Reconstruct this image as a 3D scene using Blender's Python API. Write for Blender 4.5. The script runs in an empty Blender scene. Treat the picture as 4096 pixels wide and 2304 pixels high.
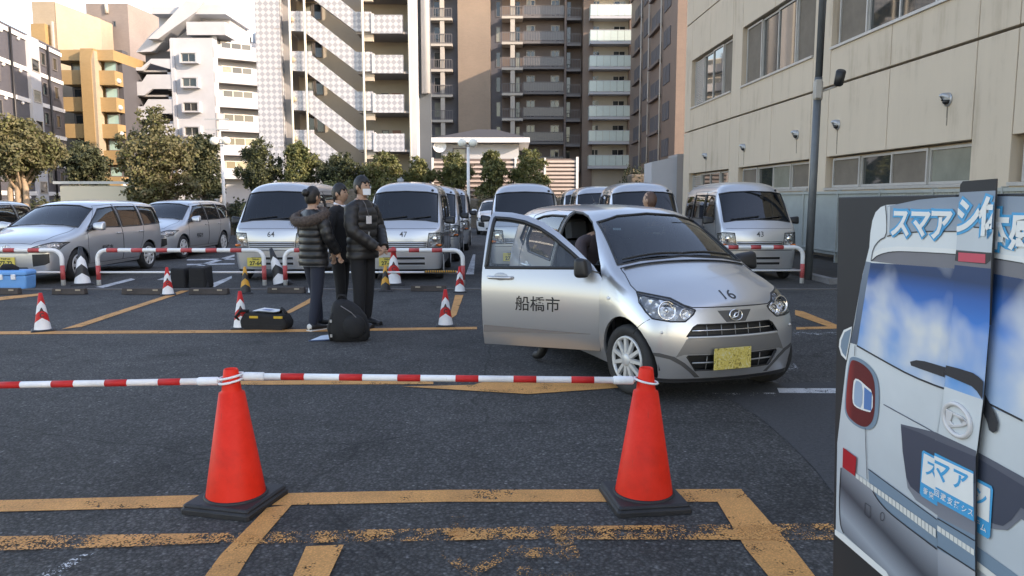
import bpy, bmesh, math, random
from mathutils import Vector, Matrix
from mathutils.bvhtree import BVHTree
R = math.radians
rnd = random.Random(7)
sc = bpy.context.scene
COL = sc.collection
# ---------------------------------------------------------------- camera
F_PX, HOR, CAM_H = 770.0, 199.0, 1.54          # focal length in pixels of a 1024 wide frame, horizon row, eye height
PITCH = math.atan((288 - HOR) / F_PX)
cam = bpy.data.cameras.new('camera'); camo = bpy.data.objects.new('camera', cam); COL.objects.link(camo)
cam.sensor_width = 36; cam.lens = F_PX * 36 / 1024; cam.clip_end = 2000; cam.clip_start = 0.05
camo.location = (0, 0, CAM_H); camo.rotation_euler = (math.pi / 2 - PITCH, 0, 0)
sc.camera = camo
# ---------------------------------------------------------------- light
SUN_EL = 21.0; SUN_AZ = 115.0                   # azimuth clockwise from the viewing direction: behind on the right
w = bpy.data.worlds.new('World'); sc.world = w; w.use_nodes = True
nt = w.node_tree; nt.nodes.clear()
sky = nt.nodes.new('ShaderNodeTexSky'); sky.sky_type = 'NISHITA'; sky.sun_disc = False
sky.sun_elevation = R(SUN_EL); sky.sun_rotation = R(SUN_AZ); sky.air_density = 1.0; sky.dust_density = 0.6; sky.ozone_density = 2.0
bg = nt.nodes.new('ShaderNodeBackground'); bg.inputs[1].default_value = 0.15
wo = nt.nodes.new('ShaderNodeOutputWorld')
nt.links.new(sky.outputs[0], bg.inputs[0]); nt.links.new(bg.outputs[0], wo.inputs[0])
sl = bpy.data.lights.new('sun', 'SUN'); sl.energy = 2.0; sl.angle = R(0.53); sl.color = (1.0, 0.95, 0.88)
so = bpy.data.objects.new('sun', sl); COL.objects.link(so)
sdir = Vector((math.sin(R(SUN_AZ)) * math.cos(R(SUN_EL)), math.cos(R(SUN_AZ)) * math.cos(R(SUN_EL)), math.sin(R(SUN_EL))))
so.rotation_euler = sdir.to_track_quat('Z', 'Y').to_euler(); so.location = sdir * 60
sc.view_settings.view_transform = 'Standard'; sc.view_settings.look = 'None'
sc.view_settings.exposure = 2.0; sc.view_settings.gamma = 1.0; sc.view_settings.use_curve_mapping = False
sc.view_settings.use_white_balance = True; sc.view_settings.white_balance_temperature = 8500; sc.view_settings.white_balance_tint = 20
sc.cycles.max_bounces = 8; sc.cycles.transparent_max_bounces = 16

# ---------------------------------------------------------------- helpers
def ray(px, py):
    u = (px - 512) / F_PX; v = (288 - py) / F_PX
    c, s = math.cos(PITCH), math.sin(PITCH)
    return Vector((u, c + v * s, v * c - s))
def G(px, py, z=0.0):                            # where the ground (height z) lies under a pixel of the photograph
    d = ray(px, py); return Vector((0, 0, CAM_H)) + d * ((z - CAM_H) / d.z)
def P(px, py, Y):                                # the point at distance Y
    d = ray(px, py); return Vector((0, 0, CAM_H)) + d * (Y / d.y)
def PX(x1449): return x1449 / 2.5156

class MB:
    def __init__(s): s.v = []; s.f = []; s.m = []; s.s = []
    def add(s, vs, fs, mi=0, sm=False, M=None):
        b = len(s.v)
        s.v += [tuple(M @ Vector(p)) if M else tuple(p) for p in vs]
        for q in fs: s.f.append(tuple(b + i for i in q)); s.m.append(mi); s.s.append(sm)
        return s
    def box(s, x0, x1, y0, y1, z0, z1, mi=0, M=None):
        v = [(x0,y0,z0),(x1,y0,z0),(x1,y1,z0),(x0,y1,z0),(x0,y0,z1),(x1,y0,z1),(x1,y1,z1),(x0,y1,z1)]
        return s.add(v, [(3,2,1,0),(4,5,6,7),(0,1,5,4),(1,2,6,5),(2,3,7,6),(3,0,4,7)], mi, False, M)
    def cbox(s, x0, x1, y0, y1, z0, z1, c=0.01, mi=0, M=None):   # box with chamfered vertical and top edges
        v = []
        for z, k in ((z0, 0), (z1 - c, 0), (z1, c)):
            for (a, b, da, db) in ((x0,y0,c,0),(x1,y0,-c,0),(x1,y0,0,c),(x1,y1,0,-c),(x1,y1,-c,0),(x0,y1,c,0),(x0,y1,0,-c),(x0,y0,0,c)):
                X = a + da; Y = b + db
                X = X + k * (1 if a == x0 else -1); Y = Y + k * (1 if b == y0 else -1)
                v.append((X, Y, z))
        fs = [tuple(range(7, -1, -1)), tuple(range(16, 24))]
        for r in range(2):
            for i in range(8): fs.append((r*8+i, r*8+(i+1) % 8, r*8+8+(i+1) % 8, r*8+8+i))
        return s.add(v, fs, mi, False, M)
    def tube(s, pts, r, n=8, mi=0, closed=False, caps=True, M=None, sm=True):
        pts = [Vector(p) for p in pts]; N = len(pts)
        rs = r if isinstance(r, (list, tuple)) else [r] * N
        vs = []; fs = []; up = None
        for i, p in enumerate(pts):
            if closed: t = pts[(i+1) % N] - pts[i-1]
            else: t = pts[min(i+1, N-1)] - pts[max(i-1, 0)]
            if t.length < 1e-9: t = Vector((0,0,1))
            t.normalize()
            if up is None: up = t.orthogonal().normalized()
            up = (up - t * up.dot(t))
            if up.length < 1e-6: up = t.orthogonal()
            up.normalize(); w_ = t.cross(up)
            for k in range(n):
                a = 2 * math.pi * k / n
                vs.append(p + (up * math.cos(a) + w_ * math.sin(a)) * rs[i])
        for i in range(N if closed else N - 1):
            j = (i + 1) % N
            for k in range(n): fs.append((i*n+k, i*n+(k+1) % n, j*n+(k+1) % n, j*n+k))
        s.add(vs, fs, mi, sm, M)
        if caps and not closed:
            s.add(vs[:n], [tuple(range(n-1, -1, -1))], mi, False, M); s.add(vs[-n:], [tuple(range(n))], mi, False, M)
        return s
    def lathe(s, prof, n=24, mi=0, M=None, sm=True, cap0=False, cap1=False):
        vs = []; fs = []
        for (r, z) in prof:
            for k in range(n):
                a = 2 * math.pi * k / n; vs.append((r * math.cos(a), r * math.sin(a), z))
        for i in range(len(prof) - 1):
            for k in range(n): fs.append((i*n+k, i*n+(k+1) % n, (i+1)*n+(k+1) % n, (i+1)*n+k))
        s.add(vs, fs, mi, sm, M)
        if cap0: s.add(vs[:n], [tuple(range(n-1, -1, -1))], mi, False, M)
        if cap1: s.add(vs[-n:], [tuple(range(n))], mi, False, M)
        return s
    def prism(s, poly, d0, d1, mi=0, M=None, ax='xz'):           # polygon in a plane, swept along the third axis
        def p3(a, b, d): return {'xz': (a, d, b), 'xy': (a, b, d), 'yz': (d, a, b)}[ax]
        n = len(poly); v = [p3(a, b, d0) for a, b in poly] + [p3(a, b, d1) for a, b in poly]
        fs = [tuple(range(n)), tuple(range(2*n-1, n-1, -1))]
        for i in range(n): fs.append((i, n+i, n+(i+1) % n, (i+1) % n))
        return s.add(v, fs, mi, False, M)
    def sphere(s, c, r, n=12, mi=0, M=None, sc_=(1,1,1)):
        pr = []; m = n // 2
        vs = []; fs = []
        for i in range(m + 1):
            t = math.pi * i / m
            for k in range(n):
                a = 2*math.pi*k/n
                vs.append((c[0]+r*sc_[0]*math.sin(t)*math.cos(a), c[1]+r*sc_[1]*math.sin(t)*math.sin(a), c[2]-r*sc_[2]*math.cos(t)))
        for i in range(m):
            for k in range(n): fs.append((i*n+k, i*n+(k+1) % n, (i+1)*n+(k+1) % n, (i+1)*n+k))
        return s.add(vs, fs, mi, True, M)
    def mesh(s, name):
        me = bpy.data.meshes.new(name); me.from_pydata(s.v, [], s.f)
        me.polygons.foreach_set('material_index', s.m); me.polygons.foreach_set('use_smooth', s.s); me.update()
        return me
    def build(s, name, mats, parent=None, loc=None, rot=None, bev=0, fixn=True):
        me = s.mesh(name)
        if fixn:
            bm = bmesh.new(); bm.from_mesh(me)
            bmesh.ops.remove_doubles(bm, verts=bm.verts, dist=1e-5)
            bmesh.ops.recalc_face_normals(bm, faces=bm.faces); bm.to_mesh(me); bm.free()
        if not isinstance(mats, (list, tuple)): mats = [mats]
        for m in mats: me.materials.append(m)
        return link(name, me, parent, loc, rot, bev)
def link(name, me, parent=None, loc=None, rot=None, bev=0):
    o = bpy.data.objects.new(name, me); COL.objects.link(o)
    if parent is not None: o.parent = parent
    if loc is not None: o.location = loc
    if rot is not None: o.rotation_euler = rot
    if bev:
        b = o.modifiers.new('bevel', 'BEVEL'); b.width = bev; b.segments = 2; b.limit_method = 'ANGLE'; b.angle_limit = R(40)
    return o
def tag(o, label, cat, group=None):
    o['label'] = label; o['category'] = cat
    if group: o['group'] = group
    return o
def thing(name, label, cat, loc=(0,0,0), rotz=0.0, group=None):
    o = bpy.data.objects.new(name, None); COL.objects.link(o); o.empty_display_size = 0.2
    o.location = loc; o.rotation_euler = (0, 0, rotz)
    return tag(o, label, cat, group)
def struct(o): o['kind'] = 'structure'; return o
def copy_tree(o, parent=None, label=None, group=None):
    c = o.copy(); COL.objects.link(c); c.parent = parent
    for ch in list(o.children): copy_tree(ch, c)
    if label: c['label'] = label
    if group: c['group'] = group
    return c
def chaikin(p, n=2, closed=True):
    p = [Vector(q) for q in p]
    for _ in range(n):
        q = []
        for i in range(len(p) if closed else len(p) - 1):
            a, b = p[i], p[(i+1) % len(p)]
            q += [a * .75 + b * .25, a * .25 + b * .75]
        if not closed: q = [p[0]] + q + [p[-1]]
        p = q
    return p
def text_mesh(txt, size=1.0, depth=0.0, bold=0.0):
    cu = bpy.data.curves.new('text', 'FONT'); cu.body = txt; cu.size = size; cu.extrude = depth; cu.offset = bold
    cu.align_x = 'CENTER'; cu.align_y = 'CENTER'; cu.resolution_u = 3
    o = bpy.data.objects.new('text', cu); COL.objects.link(o)
    dg = bpy.context.evaluated_depsgraph_get(); me = bpy.data.meshes.new_from_object(o.evaluated_get(dg))
    bpy.data.objects.remove(o); bpy.data.curves.remove(cu)
    return me

# ---------------------------------------------------------------- materials
def newmat(name):
    m = bpy.data.materials.new(name); m.use_nodes = True; n = m.node_tree
    return m, n, n.nodes['Principled BSDF']
def lin(c): return tuple((x / 12.92 if x <= .04045 else ((x + .055) / 1.055) ** 2.4) for x in c)
def mat(name, col, rough=.6, metal=0., coat=0., spec=None, trans=0., ior=None, vary=0., vscale=3., bump=0., bscale=40., alpha=1., rvary=0.):
    m, n, b = newmat(name)
    b.inputs['Base Color'].default_value = (*col, 1); b.inputs['Roughness'].default_value = rough
    b.inputs['Metallic'].default_value = metal; b.inputs['Coat Weight'].default_value = coat; b.inputs['Coat Roughness'].default_value = .05
    if spec is not None: b.inputs['Specular IOR Level'].default_value = spec
    if trans: b.inputs['Transmission Weight'].default_value = trans
    if ior: b.inputs['IOR'].default_value = ior
    b.inputs['Alpha'].default_value = alpha
    tc = n.nodes.new('ShaderNodeTexCoord')
    if vary:
        t = n.nodes.new('ShaderNodeTexNoise'); t.inputs['Scale'].default_value = vscale; t.inputs['Detail'].default_value = 6; t.inputs['Roughness'].default_value = .65
        n.links.new(tc.outputs['Object'], t.inputs['Vector'])
        r = n.nodes.new('ShaderNodeMapRange'); r.inputs['From Min'].default_value = .3; r.inputs['From Max'].default_value = .7
        r.inputs['To Min'].default_value = 1 - vary; r.inputs['To Max'].default_value = 1 + vary
        n.links.new(t.outputs['Fac'], r.inputs['Value'])
        x = n.nodes.new('ShaderNodeVectorMath'); x.operation = 'SCALE'; x.inputs[0].default_value = col
        n.links.new(r.outputs[0], x.inputs['Scale']); n.links.new(x.outputs[0], b.inputs['Base Color'])
        if rvary:
            r2 = n.nodes.new('ShaderNodeMapRange'); r2.inputs['From Min'].default_value = .3; r2.inputs['From Max'].default_value = .7
            r2.inputs['To Min'].default_value = rough - rvary; r2.inputs['To Max'].default_value = rough + rvary
            n.links.new(t.outputs['Fac'], r2.inputs['Value']); n.links.new(r2.outputs[0], b.inputs['Roughness'])
    if bump:
        t = n.nodes.new('ShaderNodeTexNoise'); t.inputs['Scale'].default_value = bscale; t.inputs['Detail'].default_value = 4
        n.links.new(tc.outputs['Object'], t.inputs['Vector'])
        bp = n.nodes.new('ShaderNodeBump'); bp.inputs['Strength'].default_value = bump; bp.inputs['Distance'].default_value = .01
        n.links.new(t.outputs['Fac'], bp.inputs['Height']); n.links.new(bp.outputs[0], b.inputs['Normal'])
    return m
def N(n, typ, **kw):
    o = n.nodes.new(typ)
    for k, v in kw.items():
        if k in o.inputs: o.inputs[k].default_value = v
        else: setattr(o, k, v)
    return o
def ramp(n, fac, stops):
    r = n.nodes.new('ShaderNodeValToRGB'); e = r.color_ramp.elements
    while len(e) < len(stops): e.new(.5)
    for q, (p, c) in zip(e, stops): q.position = p; q.color = (*c, 1) if len(c) == 3 else c
    n.links.new(fac, r.inputs[0]); return r
def asphalt_mat():
    m, n, b = newmat('asphalt'); L = n.links.new
    tc = N(n, 'ShaderNodeTexCoord'); v = tc.outputs['Object']
    big = N(n, 'ShaderNodeTexNoise', Scale=.35, Detail=5, Roughness=.6); L(v, big.inputs['Vector'])
    mid = N(n, 'ShaderNodeTexNoise', Scale=2.3, Detail=6, Roughness=.7); L(v, mid.inputs['Vector'])
    vor = N(n, 'ShaderNodeTexVoronoi', Scale=62., Randomness=1.); L(v, vor.inputs['Vector'])
    fine = N(n, 'ShaderNodeTexNoise', Scale=120., Detail=4, Roughness=.7); L(v, fine.inputs['Vector'])
    stone = ramp(n, vor.outputs['Color'], [(0, (.046,.044,.043)), (.42, (.076,.073,.070)), (.74, (.104,.100,.095)), (.92, (.16,.155,.148)), (.985, (.27,.26,.25))])
    gap = N(n, 'ShaderNodeMapRange'); gap.inputs['From Min'].default_value = .25; gap.inputs['From Max'].default_value = .62; gap.inputs['To Min'].default_value = 1.; gap.inputs['To Max'].default_value = .5
    L(vor.outputs['Distance'], gap.inputs['Value'])
    a1 = N(n, 'ShaderNodeMapRange'); a1.inputs['From Min'].default_value = .3; a1.inputs['From Max'].default_value = .7; a1.inputs['To Min'].default_value = .66; a1.inputs['To Max'].default_value = 1.32; L(big.outputs['Fac'], a1.inputs['Value'])
    a2 = N(n, 'ShaderNodeMapRange'); a2.inputs['From Min'].default_value = .3; a2.inputs['From Max'].default_value = .7; a2.inputs['To Min'].default_value = .8; a2.inputs['To Max'].default_value = 1.22; L(mid.outputs['Fac'], a2.inputs['Value'])
    m1 = N(n, 'ShaderNodeMath', operation='MULTIPLY'); L(a1.outputs[0], m1.inputs[0]); L(a2.outputs[0], m1.inputs[1])
    m2 = N(n, 'ShaderNodeMath', operation='MULTIPLY'); L(m1.outputs[0], m2.inputs[0]); L(gap.outputs[0], m2.inputs[1])
    x = N(n, 'ShaderNodeVectorMath', operation='SCALE'); L(stone.outputs[0], x.inputs[0]); L(m2.outputs[0], x.inputs['Scale'])
    # cracks
    wv = N(n, 'ShaderNodeTexNoise', Scale=1.6, Detail=5); L(v, wv.inputs['Vector'])
    mx = N(n, 'ShaderNodeMixRGB'); mx.inputs[0].default_value = .22; L(v, mx.inputs[1]); L(wv.outputs['Color'], mx.inputs[2])
    ck = N(n, 'ShaderNodeTexVoronoi', feature='DISTANCE_TO_EDGE', Scale=.42); L(mx.outputs[0], ck.inputs['Vector'])
    cr = N(n, 'ShaderNodeMapRange'); cr.inputs['From Min'].default_value = .001; cr.inputs['From Max'].default_value = .0045; cr.inputs['To Min'].default_value = .62; L(ck.outputs['Distance'], cr.inputs['Value'])
    x2 = N(n, 'ShaderNodeVectorMath', operation='SCALE'); L(x.outputs[0], x2.inputs[0]); L(cr.outputs[0], x2.inputs['Scale'])
    bl = N(n, 'ShaderNodeTexNoise', Scale=.85, Detail=3, Roughness=.55, Distortion=.6); L(v, bl.inputs['Vector'])
    br = N(n, 'ShaderNodeMapRange'); br.inputs['From Min'].default_value = .57; br.inputs['From Max'].default_value = .68; br.inputs['To Min'].default_value = 1.; br.inputs['To Max'].default_value = .70; L(bl.outputs['Fac'], br.inputs['Value'])
    x3 = N(n, 'ShaderNodeVectorMath', operation='SCALE'); L(x2.outputs[0], x3.inputs[0]); L(br.outputs[0], x3.inputs['Scale'])
    L(x3.outputs[0], b.inputs['Base Color']); b.inputs['Roughness'].default_value = .82; b.inputs['Specular IOR Level'].default_value = .35
    h = N(n, 'ShaderNodeMath', operation='SUBTRACT'); L(fine.outputs['Fac'], h.inputs[0]); L(vor.outputs['Distance'], h.inputs[1])
    bp = N(n, 'ShaderNodeBump', Strength=.8, Distance=.008); L(h.outputs[0], bp.inputs['Height']); L(bp.outputs[0], b.inputs['Normal'])
    return m
def paint_mat(name, col, wear, scale=9., under=.12):          # road paint; where it is worn away the sheet is open
    m, n, b = newmat(name); L = n.links.new
    tc = N(n, 'ShaderNodeTexCoord'); v = tc.outputs['Object']
    t = N(n, 'ShaderNodeTexNoise', Scale=scale, Detail=8, Roughness=.72); L(v, t.inputs['Vector'])
    g = N(n, 'ShaderNodeTexVoronoi', Scale=95.); L(v, g.inputs['Vector'])
    k = N(n, 'ShaderNodeMath', operation='MULTIPLY_ADD'); L(g.outputs['Distance'], k.inputs[0]); k.inputs[1].default_value = -.28; L(t.outputs['Fac'], k.inputs[2])
    r = N(n, 'ShaderNodeMapRange'); r.inputs['From Min'].default_value = wear - .03; r.inputs['From Max'].default_value = wear + .05
    L(k.outputs[0], r.inputs['Value']); L(r.outputs[0], b.inputs['Alpha'])
    t2 = N(n, 'ShaderNodeTexNoise', Scale=3., Detail=6, Roughness=.7); L(v, t2.inputs['Vector'])
    c = ramp(n, t2.outputs['Fac'], [(.3, tuple(x * .72 for x in col)), (.55, col), (.75, tuple(min(1, x * 1.12 + .01) for x in col))])
    g2 = N(n, 'ShaderNodeMapRange'); g2.inputs['From Min'].default_value = .2; g2.inputs['From Max'].default_value = .6; g2.inputs['To Min'].default_value = 1.05; g2.inputs['To Max'].default_value = .78; L(g.outputs['Distance'], g2.inputs['Value'])
    x = N(n, 'ShaderNodeVectorMath', operation='SCALE'); L(c.outputs[0], x.inputs[0]); L(g2.outputs[0], x.inputs['Scale'])
    L(x.outputs[0], b.inputs['Base Color']); b.inputs['Roughness'].default_value = .75
    bp = N(n, 'ShaderNodeBump', Strength=.4, Distance=.004, invert=True); L(g.outputs['Distance'], bp.inputs['Height']); L(bp.outputs[0], b.inputs['Normal'])
    return m
def wall_mat(name, col, stain=.25, rough=.85):                # painted concrete with rain streaks running down
    m, n, b = newmat(name); L = n.links.new
    tc = N(n, 'ShaderNodeTexCoord'); v = tc.outputs['Object']
    mp = N(n, 'ShaderNodeMapping'); mp.inputs['Scale'].default_value = (1.4, 1.4, .16); L(v, mp.inputs['Vector'])
    t = N(n, 'ShaderNodeTexNoise', Scale=2.2, Detail=7, Roughness=.68); L(mp.outputs[0], t.inputs['Vector'])
    t2 = N(n, 'ShaderNodeTexNoise', Scale=.55, Detail=5, Roughness=.6); L(v, t2.inputs['Vector'])
    mu = N(n, 'ShaderNodeMath', operation='MULTIPLY'); L(t.outputs['Fac'], mu.inputs[0]); L(t2.outputs['Fac'], mu.inputs[1])
    c = ramp(n, mu.outputs[0], [(.12, tuple(x * (1 + .05) for x in col)), (.28, col), (.42, tuple(x * y for x, y in zip(col, (1-stain, 1-stain*1.08, 1-stain*1.2))))])
    L(c.outputs[0], b.inputs['Base Color']); b.inputs['Roughness'].default_value = rough
    t3 = N(n, 'ShaderNodeTexNoise', Scale=60., Detail=3); L(v, t3.inputs['Vector'])
    bp = N(n, 'ShaderNodeBump', Strength=.15, Distance=.01); L(t3.outputs['Fac'], bp.inputs['Height']); L(bp.outputs[0], b.inputs['Normal'])
    return m
def tile_mat(name, c1, c2, sx=.3, sz=.1, diag=False, mortar=.02, rough=.55):   # far tiled facade
    m, n, b = newmat(name); L = n.links.new
    tc = N(n, 'ShaderNodeTexCoord'); v = tc.outputs['Object']
    if diag:
        s = N(n, 'ShaderNodeSeparateXYZ'); L(v, s.inputs[0])
        xy = N(n, 'ShaderNodeMath', operation='ADD'); L(s.outputs[0], xy.inputs[0]); L(s.outputs[1], xy.inputs[1])
        cb = N(n, 'ShaderNodeCombineXYZ'); L(xy.outputs[0], cb.inputs[0]); L(s.outputs[2], cb.inputs[1])
        mp = N(n, 'ShaderNodeMapping'); mp.inputs['Rotation'].default_value = (0, 0, R(45)); mp.inputs['Location'].default_value = (.013, .017, .5); L(cb.outputs[0], mp.inputs['Vector'])
        ch = N(n, 'ShaderNodeTexChecker', Scale=1 / sx); ch.inputs['Color1'].default_value = (*c1, 1); ch.inputs['Color2'].default_value = (*c2, 1)
        L(mp.outputs[0], ch.inputs['Vector'])
        t = N(n, 'ShaderNodeTexNoise', Scale=.4, Detail=5); L(v, t.inputs['Vector'])
        r = N(n, 'ShaderNodeMapRange'); r.inputs['To Min'].default_value = .9; r.inputs['To Max'].default_value = 1.06; L(t.outputs['Fac'], r.inputs['Value'])
        x = N(n, 'ShaderNodeVectorMath', operation='SCALE'); L(ch.outputs[0], x.inputs[0]); L(r.outputs[0], x.inputs['Scale'])
        L(x.outputs[0], b.inputs['Base Color'])
    else:
        s = N(n, 'ShaderNodeSeparateXYZ'); L(v, s.inputs[0])
        xy = N(n, 'ShaderNodeMath', operation='ADD'); L(s.outputs[0], xy.inputs[0]); L(s.outputs[1], xy.inputs[1])
        cb = N(n, 'ShaderNodeCombineXYZ'); L(xy.outputs[0], cb.inputs[0]); L(s.outputs[2], cb.inputs[1])
        br = N(n, 'ShaderNodeTexBrick', Scale=1.); br.inputs['Brick Width'].default_value = sx; br.inputs['Row Height'].default_value = sz; br.inputs['Mortar Size'].default_value = mortar * sz
        br.inputs['Color1'].default_value = (*c1, 1); br.inputs['Color2'].default_value = (*c2, 1); br.inputs['Mortar'].default_value = (*[x * .7 for x in c1], 1)
        L(cb.outputs[0], br.inputs['Vector'])
        t = N(n, 'ShaderNodeTexNoise', Scale=.25, Detail=6, Roughness=.65); L(v, t.inputs['Vector'])
        r = N(n, 'ShaderNodeMapRange'); r.inputs['From Min'].default_value = .3; r.inputs['From Max'].default_value = .7; r.inputs['To Min'].default_value = .88; r.inputs['To Max'].default_value = 1.1; L(t.outputs['Fac'], r.inputs['Value'])
        x = N(n, 'ShaderNodeVectorMath', operation='SCALE'); L(br.outputs[0], x.inputs[0]); L(r.outputs[0], x.inputs['Scale'])
        L(x.outputs[0], b.inputs['Base Color'])
    b.inputs['Roughness'].default_value = rough
    return m
def glass_mat(name, tint=(.9,.95,.95), dens=.35, rough=.0):   # thin pane: reflects like glass, lets tinted light straight through
    m, n, b = newmat(name); n.nodes.remove(b); L = n.links.new
    out = n.nodes['Material Output']
    tr = N(n, 'ShaderNodeBsdfTransparent'); tr.inputs[0].default_value = (*[t * (1 - dens) for t in tint], 1)
    gl = N(n, 'ShaderNodeBsdfGlossy'); gl.inputs['Roughness'].default_value = rough
    fr = N(n, 'ShaderNodeFresnel', IOR=1.5)
    mu = N(n, 'ShaderNodeMath', operation='MULTIPLY_ADD', use_clamp=True); L(fr.outputs[0], mu.inputs[0]); mu.inputs[1].default_value = 1.6; mu.inputs[2].default_value = .02
    mx = N(n, 'ShaderNodeMixShader'); L(mu.outputs[0], mx.inputs[0]); L(tr.outputs[0], mx.inputs[1]); L(gl.outputs[0], mx.inputs[2]); L(mx.outputs[0], out.inputs[0])
    return m
M = {}
M['asphalt'] = asphalt_mat()
M['yellow'] = paint_mat('yellow_line_paint', (.74,.33,.095), .20, 5.)
M['yellow_worn'] = paint_mat('worn_yellow_line_paint', (.70,.315,.09), .365, 5.5)
M['yellow_faint'] = paint_mat('faint_yellow_line_paint', (.58,.26,.07), .43, 4.)
M['yellow_half'] = paint_mat('half_worn_yellow_line_paint', (.72,.32,.095), .335, 4.2)
M['white_worn'] = paint_mat('worn_white_line_paint', (.6,.6,.6), .42, 7.)
M['white_line'] = paint_mat('white_line_paint', (.62,.62,.62), .24, 6.)
def scuffed(name, col, dirt):
    m, n, b = newmat(name); L = n.links.new; tc = N(n, 'ShaderNodeTexCoord'); v = tc.outputs['Object']
    t = N(n, 'ShaderNodeTexNoise', Scale=5., Detail=8, Roughness=.7); L(v, t.inputs['Vector'])
    mp = N(n, 'ShaderNodeMapping'); mp.inputs['Scale'].default_value = (9, 9, 1.3); L(v, mp.inputs['Vector']); t2 = N(n, 'ShaderNodeTexNoise', Scale=6., Detail=6, Roughness=.75); L(mp.outputs[0], t2.inputs['Vector'])
    c = ramp(n, t.outputs['Fac'], [(.3, tuple(x * .82 for x in col)), (.5, col), (.72, tuple(min(1, x * 1.08 + .012) for x in col))])
    f = N(n, 'ShaderNodeMapRange'); f.inputs['From Min'].default_value = .60; f.inputs['From Max'].default_value = .74; f.inputs['To Max'].default_value = .55; L(t2.outputs['Fac'], f.inputs['Value'])
    mx = N(n, 'ShaderNodeMixRGB'); L(f.outputs[0], mx.inputs[0]); L(c.outputs[0], mx.inputs[1]); mx.inputs[2].default_value = (*dirt, 1); L(mx.outputs[0], b.inputs['Base Color'])
    r = N(n, 'ShaderNodeMapRange'); r.inputs['To Min'].default_value = .42; r.inputs['To Max'].default_value = .65; L(t.outputs['Fac'], r.inputs['Value']); L(r.outputs[0], b.inputs['Roughness']); b.inputs['Specular IOR Level'].default_value = .25
    return m
M['orange'] = scuffed('orange_cone_plastic', (.80,.026,.010), (.42,.05,.03))
M['black_rubber'] = mat('black_rubber', (.016,.016,.018), .62, vary=.3, vscale=9, bump=.2, bscale=90)
M['red_paint'] = scuffed('red_stripe', (.56,.025,.025), (.30,.04,.04))
M['red_pale'] = mat('red_faded_stripe', (.48,.06,.06), .5, vary=.15, vscale=8)
M['white_plastic'] = scuffed('white_plastic', (.76,.77,.78), (.45,.44,.42))
M['white_paint'] = mat('white_paint', (.74,.74,.73), .45, vary=.06, vscale=5)
M['black_paint'] = mat('black_paint', (.02,.02,.022), .5)
M['yellow_plastic'] = mat('amber_plastic', (.62,.29,.03), .45)
M['glass'] = glass_mat('window_glass', (.85,.9,.9), .5)
M['dark_glass'] = mat('dark_window_glass', (.012,.018,.024), .04, spec=.7)
M['steel'] = mat('galvanised_steel', (.42,.43,.44), .42, metal=.6, vary=.12, vscale=12)
M['chrome'] = mat('chrome', (.8,.8,.8), .12, metal=1.)
M['tyre'] = mat('tyre_rubber', (.018,.018,.019), .75, vary=.2, vscale=20)
M['black_trim'] = mat('black_trim', (.015,.015,.016), .45)
M['soil'] = mat('dark_soil', (.03,.026,.022), .95, vary=.4, vscale=3, bump=.6, bscale=12)
# ================================================================ ground and road markings
def sheet(name, pts, z, m, bmz=0.0):
    mb = MB(); mb.add([(p[0], p[1], z) for p in pts], [tuple(range(len(pts)))]); o = mb.build(name, m); return struct(o)
mb = MB(); mb.add([(-400,-120,0),(400,-120,0),(400,700,0),(-400,700,0)], [(0,1,2,3)])
struct(mb.build('asphalt_ground', M['asphalt']))
def quad_px(name, pts, m, z=.004): return sheet(name, [G(PX(x), PX(y), z) for x, y in pts], z, m)
quad_px('yellow_line', [(-260,1263),(0,1258),(505,1245),(1120,1232),(1865,1230),(1885,1259),(1815,1262),(1120,1262),(520,1274),(0,1287),(-260,1292)], M['yellow'])
quad_px('yellow_line', [(1865,1231),(1995,1378),(2090,1500),(1975,1500),(1875,1378),(1805,1262)], M['yellow'], .006)
quad_px('yellow_line', [(672,1277),(735,1268),(640,1378),(565,1500),(478,1500),(555,1395)], M['yellow'], .006)
quad_px('yellow_line', [(-200,1352),(580,1340),(600,1362),(320,1375),(-200,1390)], M['yellow_half'], .008)
quad_px('yellow_line', [(600,1340),(920,1332),(1300,1325),(1900,1318),(2130,1316),(2130,1358),(1300,1356),(600,1368)], M['yellow_worn'], .008)
quad_px('yellow_line', [(770,1374),(865,1370),(825,1455),(800,1500),(715,1500)], M['yellow'], .01)
for k, q in enumerate([[(1130,1300),(1170,1296),(1170,1345),(1130,1350)], [(1095,1385),(1140,1380),(1190,1425),(1290,1370),(1330,1372),(1215,1440),(1150,1480),(1080,1480),(1160,1440)],
          [(1395,1320),(1440,1318),(1452,1480),(1400,1480)], [(1405,1378),(1450,1372),(1460,1402),(1412,1405)], [(1300,1380),(1390,1376),(1392,1400),(1300,1405)], [(1300,1425),(1392,1422),(1395,1447),(1300,1450)]]):
    quad_px('yellow_lettering', q, M['yellow_faint'] if k != 3 else M['yellow_worn'], .012 + .001 * k)
quad_px('yellow_line', [(-80,1400),(55,1395),(95,1402),(0,1440),(-80,1440)], M['yellow_faint'], .007)
quad_px('white_scuff', [(100,1445),(150,1420),(205,1395),(245,1388),(190,1420),(140,1460)], M['white_worn'], .009)
# arrow and line beyond the bar
quad_px('yellow_line', [(560,958),(1090,955),(1090,966),(560,968)], M['yellow'])
quad_px('yellow_arrow', [(1010,972),(1190,968),(1230,956),(1440,956),(1480,962),(1560,958),(1560,975),(1330,991)], M['yellow'], .006)
quad_px('white_line', [(1790,988),(1950,988),(1960,996),(1820,996)], M['white_worn'], .005)
quad_px('white_line', [(1955,976),(2140,977),(2140,989),(1960,988)], M['white_line'], .004)
quad_px('white_scuff', [(1900,944),(2000,912),(2010,930),(1930,950)], M['white_worn'], .004)
quad_px('white_line', [(1995,836),(2150,836),(2150,843),(1995,842)], M['white_worn'], .004)
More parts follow.
